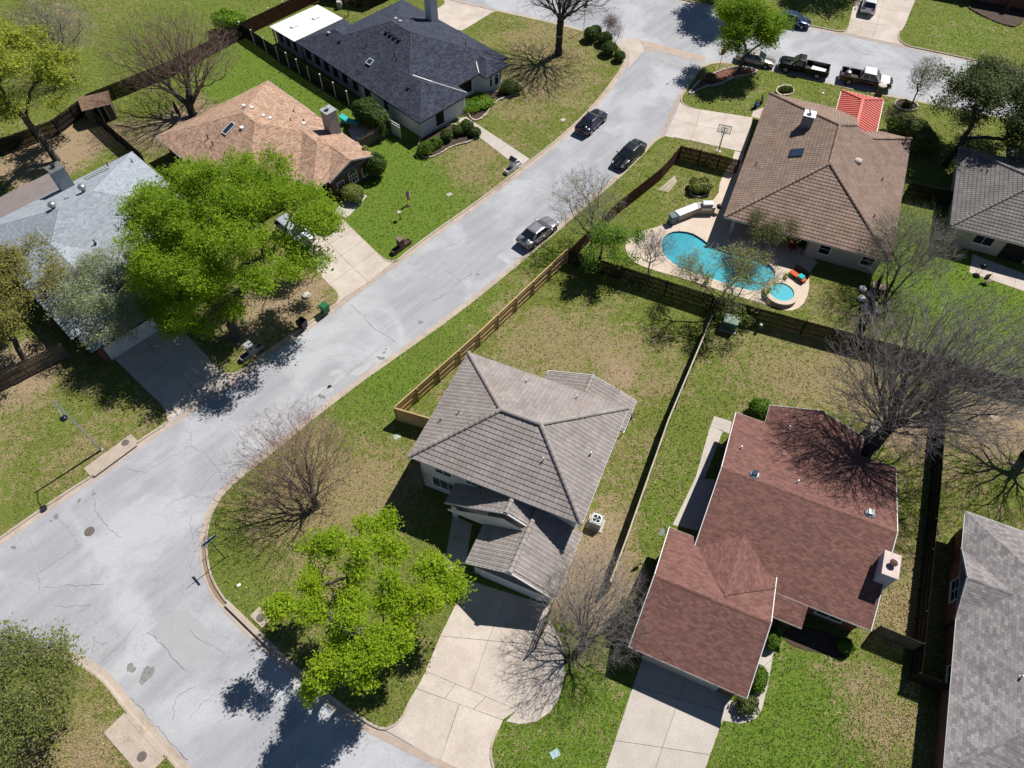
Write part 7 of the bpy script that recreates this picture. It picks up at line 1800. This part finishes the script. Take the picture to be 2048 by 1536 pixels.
# junk behind the pool house corner
jm = [MAT['white'], MAT['metal'], MAT['conc_lt'], MAT['white'], MAT['grey_metal'], MAT['white']]
for i, (c_, s) in enumerate((((32.41,43.89),.42), ((32.52,42.79),.5), ((33.31,43.15),.45), ((33.42,44.50),.4), ((33.34,42.31),.45), ((32.85,45.13),.38))):
    rs = random.Random(i); prof = [(.3*s,0),(.9*s,.1*s),(1.0*s,.5*s),(.7*s,.9*s),(.15*s,1.05*s)]
    o = MB().lathe([(a_*(1+rs.uniform(-.1,.1)), z__) for a_, z__ in prof], (0,0,0), 7).build('stuffed_sack', jm[i], None, loc=(c_[0],c_[1],LZ), rot=(.1*rs.random(),.1,rs.random()*3), bevel=.05)
    tag(o, ['white sack nearest the short fence, lower left of the junk pile', 'silver sack in front of the junk pile', 'grey-white sack on the right of the junk pile', 'white sack at the top of the junk pile', 'grey sack at the bottom right of the junk pile', 'small white sack at the upper left of the junk pile'][i], 'sack', 'junk behind the pool house')
cr = thing('storage_crate', 'pale wooden crate standing behind the junk pile', 'crate', (34.03,44.81), -20)
MB().box(-.55,.55,-.4,.4,0,.9).build('box', MAT['grey_wood'], cr); MB().box(-.6,.6,-.45,.45,.9,.96).build('lid', MAT['cap_wood'], cr)

# garden shed and back yard items
sd = thing('garden_shed', 'small brown garden shed against the back fence', 'shed', (-47.10,71.95), 25)
MB().box(-1.4,1.4,-1.2,1.2,0,2.0).build('wall', MAT['grey_wood'], sd)
MB().add([(-1.6,-1.4,1.95),(1.6,-1.4,1.95),(1.6,1.4,1.95),(-1.6,1.4,1.95),(-1.6,0,2.6),(1.6,0,2.6)], [(0,1,5,4),(2,3,4,5),(0,4,3),(1,2,5),(3,2,1,0)]).build('roof', M('brown_shed_roof', (.22,.14,.10), fine=.3), sd)
MB().box(-.55,.65,-1.25,-1.2,.05,1.85).build('door', MAT['void'], sd)
for x in (-.62, .05, .68): MB().box(x-.05,x+.05,-1.29,-1.2,.05,1.95).build('door_frame', MAT['conc_lt'], sd)
hx = thing('closed_patio_umbrella', 'closed dark patio umbrella beside the russet tree', 'umbrella', (-38.07,71.38))
MB().tube((0,0,0), (0,0,2.4), .03, .03, 8).build('pole', MAT['dark_metal'], hx); MB().lathe([(.05,.7),(.22,.8),(.2,1.5),(.06,2.3)], (0,0,0), 12).build('canopy', MAT['darkbin'], hx); MB().lathe([(.25,0),(.25,.1)], (0,0,0), 12).build('base', MAT['conc_lt'], hx)
rf = thing('roofed_woodstore', 'tilted pale board with dark side behind the red house', 'board', (29.04,29.47), -20)
MB().box(-.3,.3,-.6,.6,0,1.2).build('case', MAT['grey_wood'], rf); MB().box(-.34,.34,-.64,.64,1.2,1.26).build('lid', MAT['cap_wood'], rf)
# neighbour's patio
slabs('patio', grid_slabs((43.71,47.37), (49.01,44.38), (50.09,46.40), (44.95,49.83), 3, 1), MAT['conc'], LZ+.02)
kg = thing('kettle_grill', 'dark kettle grill on the patio of the grey tiled house', 'grill', (44.67,47.37))
MB().lathe([(.05,.55),(.26,.62),(.34,.80),(.3,.98),(.05,1.08)], (0,0,0), 16).build('bowl', M('blue_black_enamel', (.01,.015,.03), fine=0, rough=.15), kg, smooth=True)
for i in range(3): t_ = i*2.09; MB().tube((.12*math.cos(t_),.12*math.sin(t_),.62), (.3*math.cos(t_),.3*math.sin(t_),0), .015, .015, 6).build('leg', MAT['metal'], kg)
pc = thing('folding_chair', 'light metal chair at the patio edge of the grey tiled house', 'chair', (44.77,46.01), 10)
MB().box(-.28,.28,-.25,.25,.40,.44).build('seat', MAT['grey_wood'], pc); MB().box(-.28,.28,.23,.27,.44,.95).build('backrest', MAT['grey_wood'], pc)
for x in (-.26,.26):
    for y in (-.23,.25): MB().box(x-.018,x+.018,y-.018,y+.018,0,.42).build('leg', MAT['metal'], pc)

# planted beds with stone edging
def bed(name, ring, mat, stones=True, sz=.3, smat='stone', top=LZ+.03):
    r = thing_s(name); R_ = smooth_ring(ring, 1)
    MB().prism(R_, 0, top).build('soil', mat, r)
    if stones:
        P_ = resample(R_+R_[:1], sz); rr_ = random.Random(len(P_)); me = None
        for i, (a, c_) in enumerate(zip(P_, P_[1:])):
            m_ = ((a[0]+c_[0])/2, (a[1]+c_[1])/2); ang = math.atan2(c_[1]-a[1], c_[0]-a[0])
            if me is None: o = MB().cbox((0,0,.09), (sz*.92,.18,.2)).build('edging_stone', MAT[smat], r, bevel=.03); me = o.data
            else: o = obj('edging_stone', me, r)
            o.location = (m_[0], m_[1], LZ-.03+rr_.uniform(-.02,.02)); o.rotation_euler = (0,0,ang+rr_.uniform(-.12,.12)); s_ = rr_.uniform(.85,1.1); o.scale = (s_, s_*rr_.uniform(.9,1.3), s_)
    return r
bed('planted_bed', [(-10.32,67.99), (-6.80,70.73), (-5.60,69.16), (-3.60,68.44), (-4.68,67.10), (-6.60,66.48), (-8.16,64.75), (-9.60,64.24), (-10.26,65.78)], MAT['mulch'])
bed('planted_bed', [(-5.48,73.57), (-3.79,75.83), (-0.84,77.04), (0.36,79.10), (1.26,77.55), (0.65,76.03), (-1.42,75.24), (-2.28,73.86), (-3.39,71.38), (-4.52,70.82)], MAT['mulch'])
bed('planted_bed', [(20.56,75.54), (22.37,78.58), (24.13,80.15), (27.51,82.08), (30.41,81.11), (29.00,80.15), (26.77,79.62), (25.00,78.06), (23.16,77.86)], MAT['redmulch'], True, .45, 'conc_lt')
bed('planted_bed', [(31.45,77.04), (32.28,77.86), (33.36,77.86), (33.70,76.94), (33.08,76.03), (32.03,75.83), (31.42,76.34)], MAT['mulch'], True, .3, 'deck')
bed('planted_bed', [(18.54,58.78), (19.30,60.37), (20.50,60.61), (20.94,59.33), (20.23,58.16), (19.05,57.93)], MAT['mulch'], True, .35, 'conc_lt')
bed('planted_bed', [(18.61,13.77), (18.61,13.00), (19.54,12.57), (20.83,12.31), (22.07,11.89), (22.70,12.24), (23.01,13.00), (21.53,13.77), (19.91,14.17)], MAT['mulch'], False)  # edged bed; its dark mulch also paints in the shadow lying there
bed('planted_bed', [(44.83,74.55), (45.75,75.24), (47.30,74.55), (47.36,73.28), (45.84,72.71), (44.74,73.48)], MAT['mulch'], True, .3, 'stone')
bed('planted_bed', [(61.04,96.29), (62.20,93.99), (63.99,91.76), (65.89,90.78), (69.37,95.26), (67.41,100.53)], MAT['mulch'], True, .4, 'brickd')
for i, (c_, r_, lb) in enumerate((((32.58,76.74), .75, 'low green plants inside the round stone ring on the lawn'), ((46.03,73.86), .5, 'small green plants in the stone bed under the olive kerb tree'))):
    shrub('bedding_plants', lb, c_, r_, r_*.7, .35, 'leaf_mid', 500, .12, 130+i, .2, clipped=False, core=False, stems=False)
shrub('red_leaf_shrub', 'low dark red shrub in the corner bed by the stop sign', (23.84,79.10), .9, .7, .4, 'bud_red', 700, .10, 133, .2, clipped=False)

# a few stones and scraps that show
o = MB().lathe([(.3,0),(.45,.1),(.38,.22),(.1,.28)], (0,0,0), 9).build('pale_rock', MAT['conc_lt'], None, loc=(*(-19.16,44.38), LZ), bevel=.04); tag(o, 'pale flat rock under the big green tree', 'rock')
# things behind the charcoal-roofed house
for i, (c_, mm, lb) in enumerate((((-23.10,95.77), MAT['conc_lt'], 'pale barrel behind the charcoal roof at the top edge'), ((-20.38,96.54), MAT['darkbin'], 'dark barrel behind the charcoal roof at the top edge'))):
    o = MB().lathe([(.34,0),(.40,.25),(.40,.65),(.34,.9),(.05,.9)], (0,0,0), 16).build('barrel', mm, None, loc=(*c_, LZ)); tag(o, lb, 'barrel')

# ================================================================ GRASS TUFTS
def grass_tufts(n=150000, seed=4):
    """short tufts over every lawn in view, coloured by what grows there"""
    rs = np.random.RandomState(seed)
    y = 5+95*rs.rand(n*2)**1.15; hw = 26+y*.52; x = (rs.rand(n*2)*2-1)*hw; P = np.stack([x, y], 1)
    ok = np.zeros(len(P), bool)
    for L_ in (LAWN_W, LAWN_E, LAWN_N, LAWN_S): ok |= in_poly(P, L_)
    for pl in PAVED: ok &= ~in_poly(P, pl)
    for pl in (DECK, POOL): ok &= ~in_poly(P, pl)
    P = P[ok][:n]; k = len(P)
    dry = np.full(k, .17); dirt = np.zeros(k); lush = np.full(k, .18)
    for cx_, r_, d, s, l in ZONES:
        q = np.exp(-(((P[:, 0]-cx_[0])**2+(P[:, 1]-cx_[1])**2)/(r_*r_*.6))); dry += q*d*.68; dirt += q*s; lush += q*l*.8
    keep = rs.rand(k) > np.clip(dirt-.1, 0, .92); P, dry, lush = P[keep], dry[keep], lush[keep]; k = len(P)
    cl = np.sin(P[:, 0]*1.7+np.sin(P[:, 1]*1.1)*1.6)*np.sin(P[:, 1]*1.9+np.sin(P[:, 0]*.8)*1.9)
    isdry = rs.rand(k) < np.clip(dry*1.15+cl*.22, .04, .92)
    g = np.array([.105,.130,.024]); gl = np.array([.082,.146,.016]); dr_ = np.array([.265,.215,.105])
    f = np.clip(lush, 0, 1)[:, None]; col = np.where(isdry[:, None], dr_, g*(1-f)+gl*f)*np.exp(rs.randn(k, 1)*.28)
    V, F, Cc = [], [], []
    for b in range(3):
        a = rs.rand(k)*6.283; d = np.stack([np.cos(a), np.sin(a)], 1); t = np.stack([-d[:, 1], d[:, 0]], 1)
        w = (.022+.03*rs.rand(k))[:, None]; h_ = .035+.055*rs.rand(k); o = P+rs.randn(k, 2)*.03; ln = (.03+.07*rs.rand(k))[:, None]
        A = np.column_stack([o-t*w, np.full(k, LZ-.005)]); B2 = np.column_stack([o+t*w, np.full(k, LZ-.005)]); C2 = np.column_stack([o+d*ln, LZ+h_])
        V.append(np.stack([A, B2, C2], 1)); Cc.append(np.repeat(col[:, None, :], 3, 1))
    V = np.concatenate(V).reshape(-1, 3); Cc = np.concatenate(Cc).reshape(-1, 3); F = np.arange(len(V)).reshape(-1, 3)
    m, nt, b = nodes_of('grass_tuft'); at = N(nt, 'ShaderNodeAttribute'); at.attribute_name = 'tuft'
    nt.links.new(at.outputs['Color'], b.inputs['Base Color']); b.inputs['Roughness'].default_value = .8; b.inputs['Specular IOR Level'].default_value = .1
    o = np_mesh('grass_tufts', V, F, m, kind='stuff')
    tag(o, 'short tufts of green and straw coloured grass over the lawns', 'grass')
    c4 = np.ones((len(V), 4), np.float32); c4[:, :3] = np.clip(Cc, 0, 1)
    o.data.color_attributes.new('tuft', 'FLOAT_COLOR', 'POINT').data.foreach_set('color', c4.ravel())
grass_tufts()

def fallen_leaves(spots, seed=9):
    """dry leaves lying in the grass"""
    rs = np.random.RandomState(seed); C = np.concatenate([np.array(c)+rs.randn(n, 2)*r for c, r, n in spots]); ok = np.zeros(len(C), bool)
    for L_ in (LAWN_W, LAWN_E, LAWN_N, LAWN_S): ok |= in_poly(C, L_)
    for pl in PAVED: ok &= ~in_poly(C, pl)
    C = C[ok]; k = len(C); a = rs.rand(k)*6.28; s = (.03+.04*rs.rand(k))[:, None]
    d = np.stack([np.cos(a), np.sin(a)], 1); t = np.stack([-d[:, 1], d[:, 0]], 1); z = LZ+.03+.05*rs.rand(k, 4)
    V = np.stack([np.column_stack([C+u*s, z[:, i]]) for i, u in enumerate((d, t*.7, -d, -t*.7))], 1).reshape(-1, 3); F = (np.arange(k)*4)[:, None]+np.array([[0,1,2,3]])
    o = np_mesh('fallen_leaves', V, F, M('dry_leaf', (.40,.30,.17), (.27,.18,.10), 3, island=.35), kind='stuff'); tag(o, 'dry tan leaves scattered in the grass beside fences and bare trees', 'leaves')
fallen_leaves([((5.90,16.62), 1.6, 500), ((7.70,14.86), 1.2, 350), ((26.96,15.21), 1.6, 700), ((29.60,19.60), 1.5, 300), ((24.08,8.46), 1.8, 450), ((-12.70,25.75), 3.0, 500), ((8.46,25.75), 2.0, 250), ((11.73,23.61), 1.5, 200), ((-21.43,43.28), 2.5, 400), ((2.22,82.29), 4.5, 400), ((-26.24,6.43), 1.6, 250)])
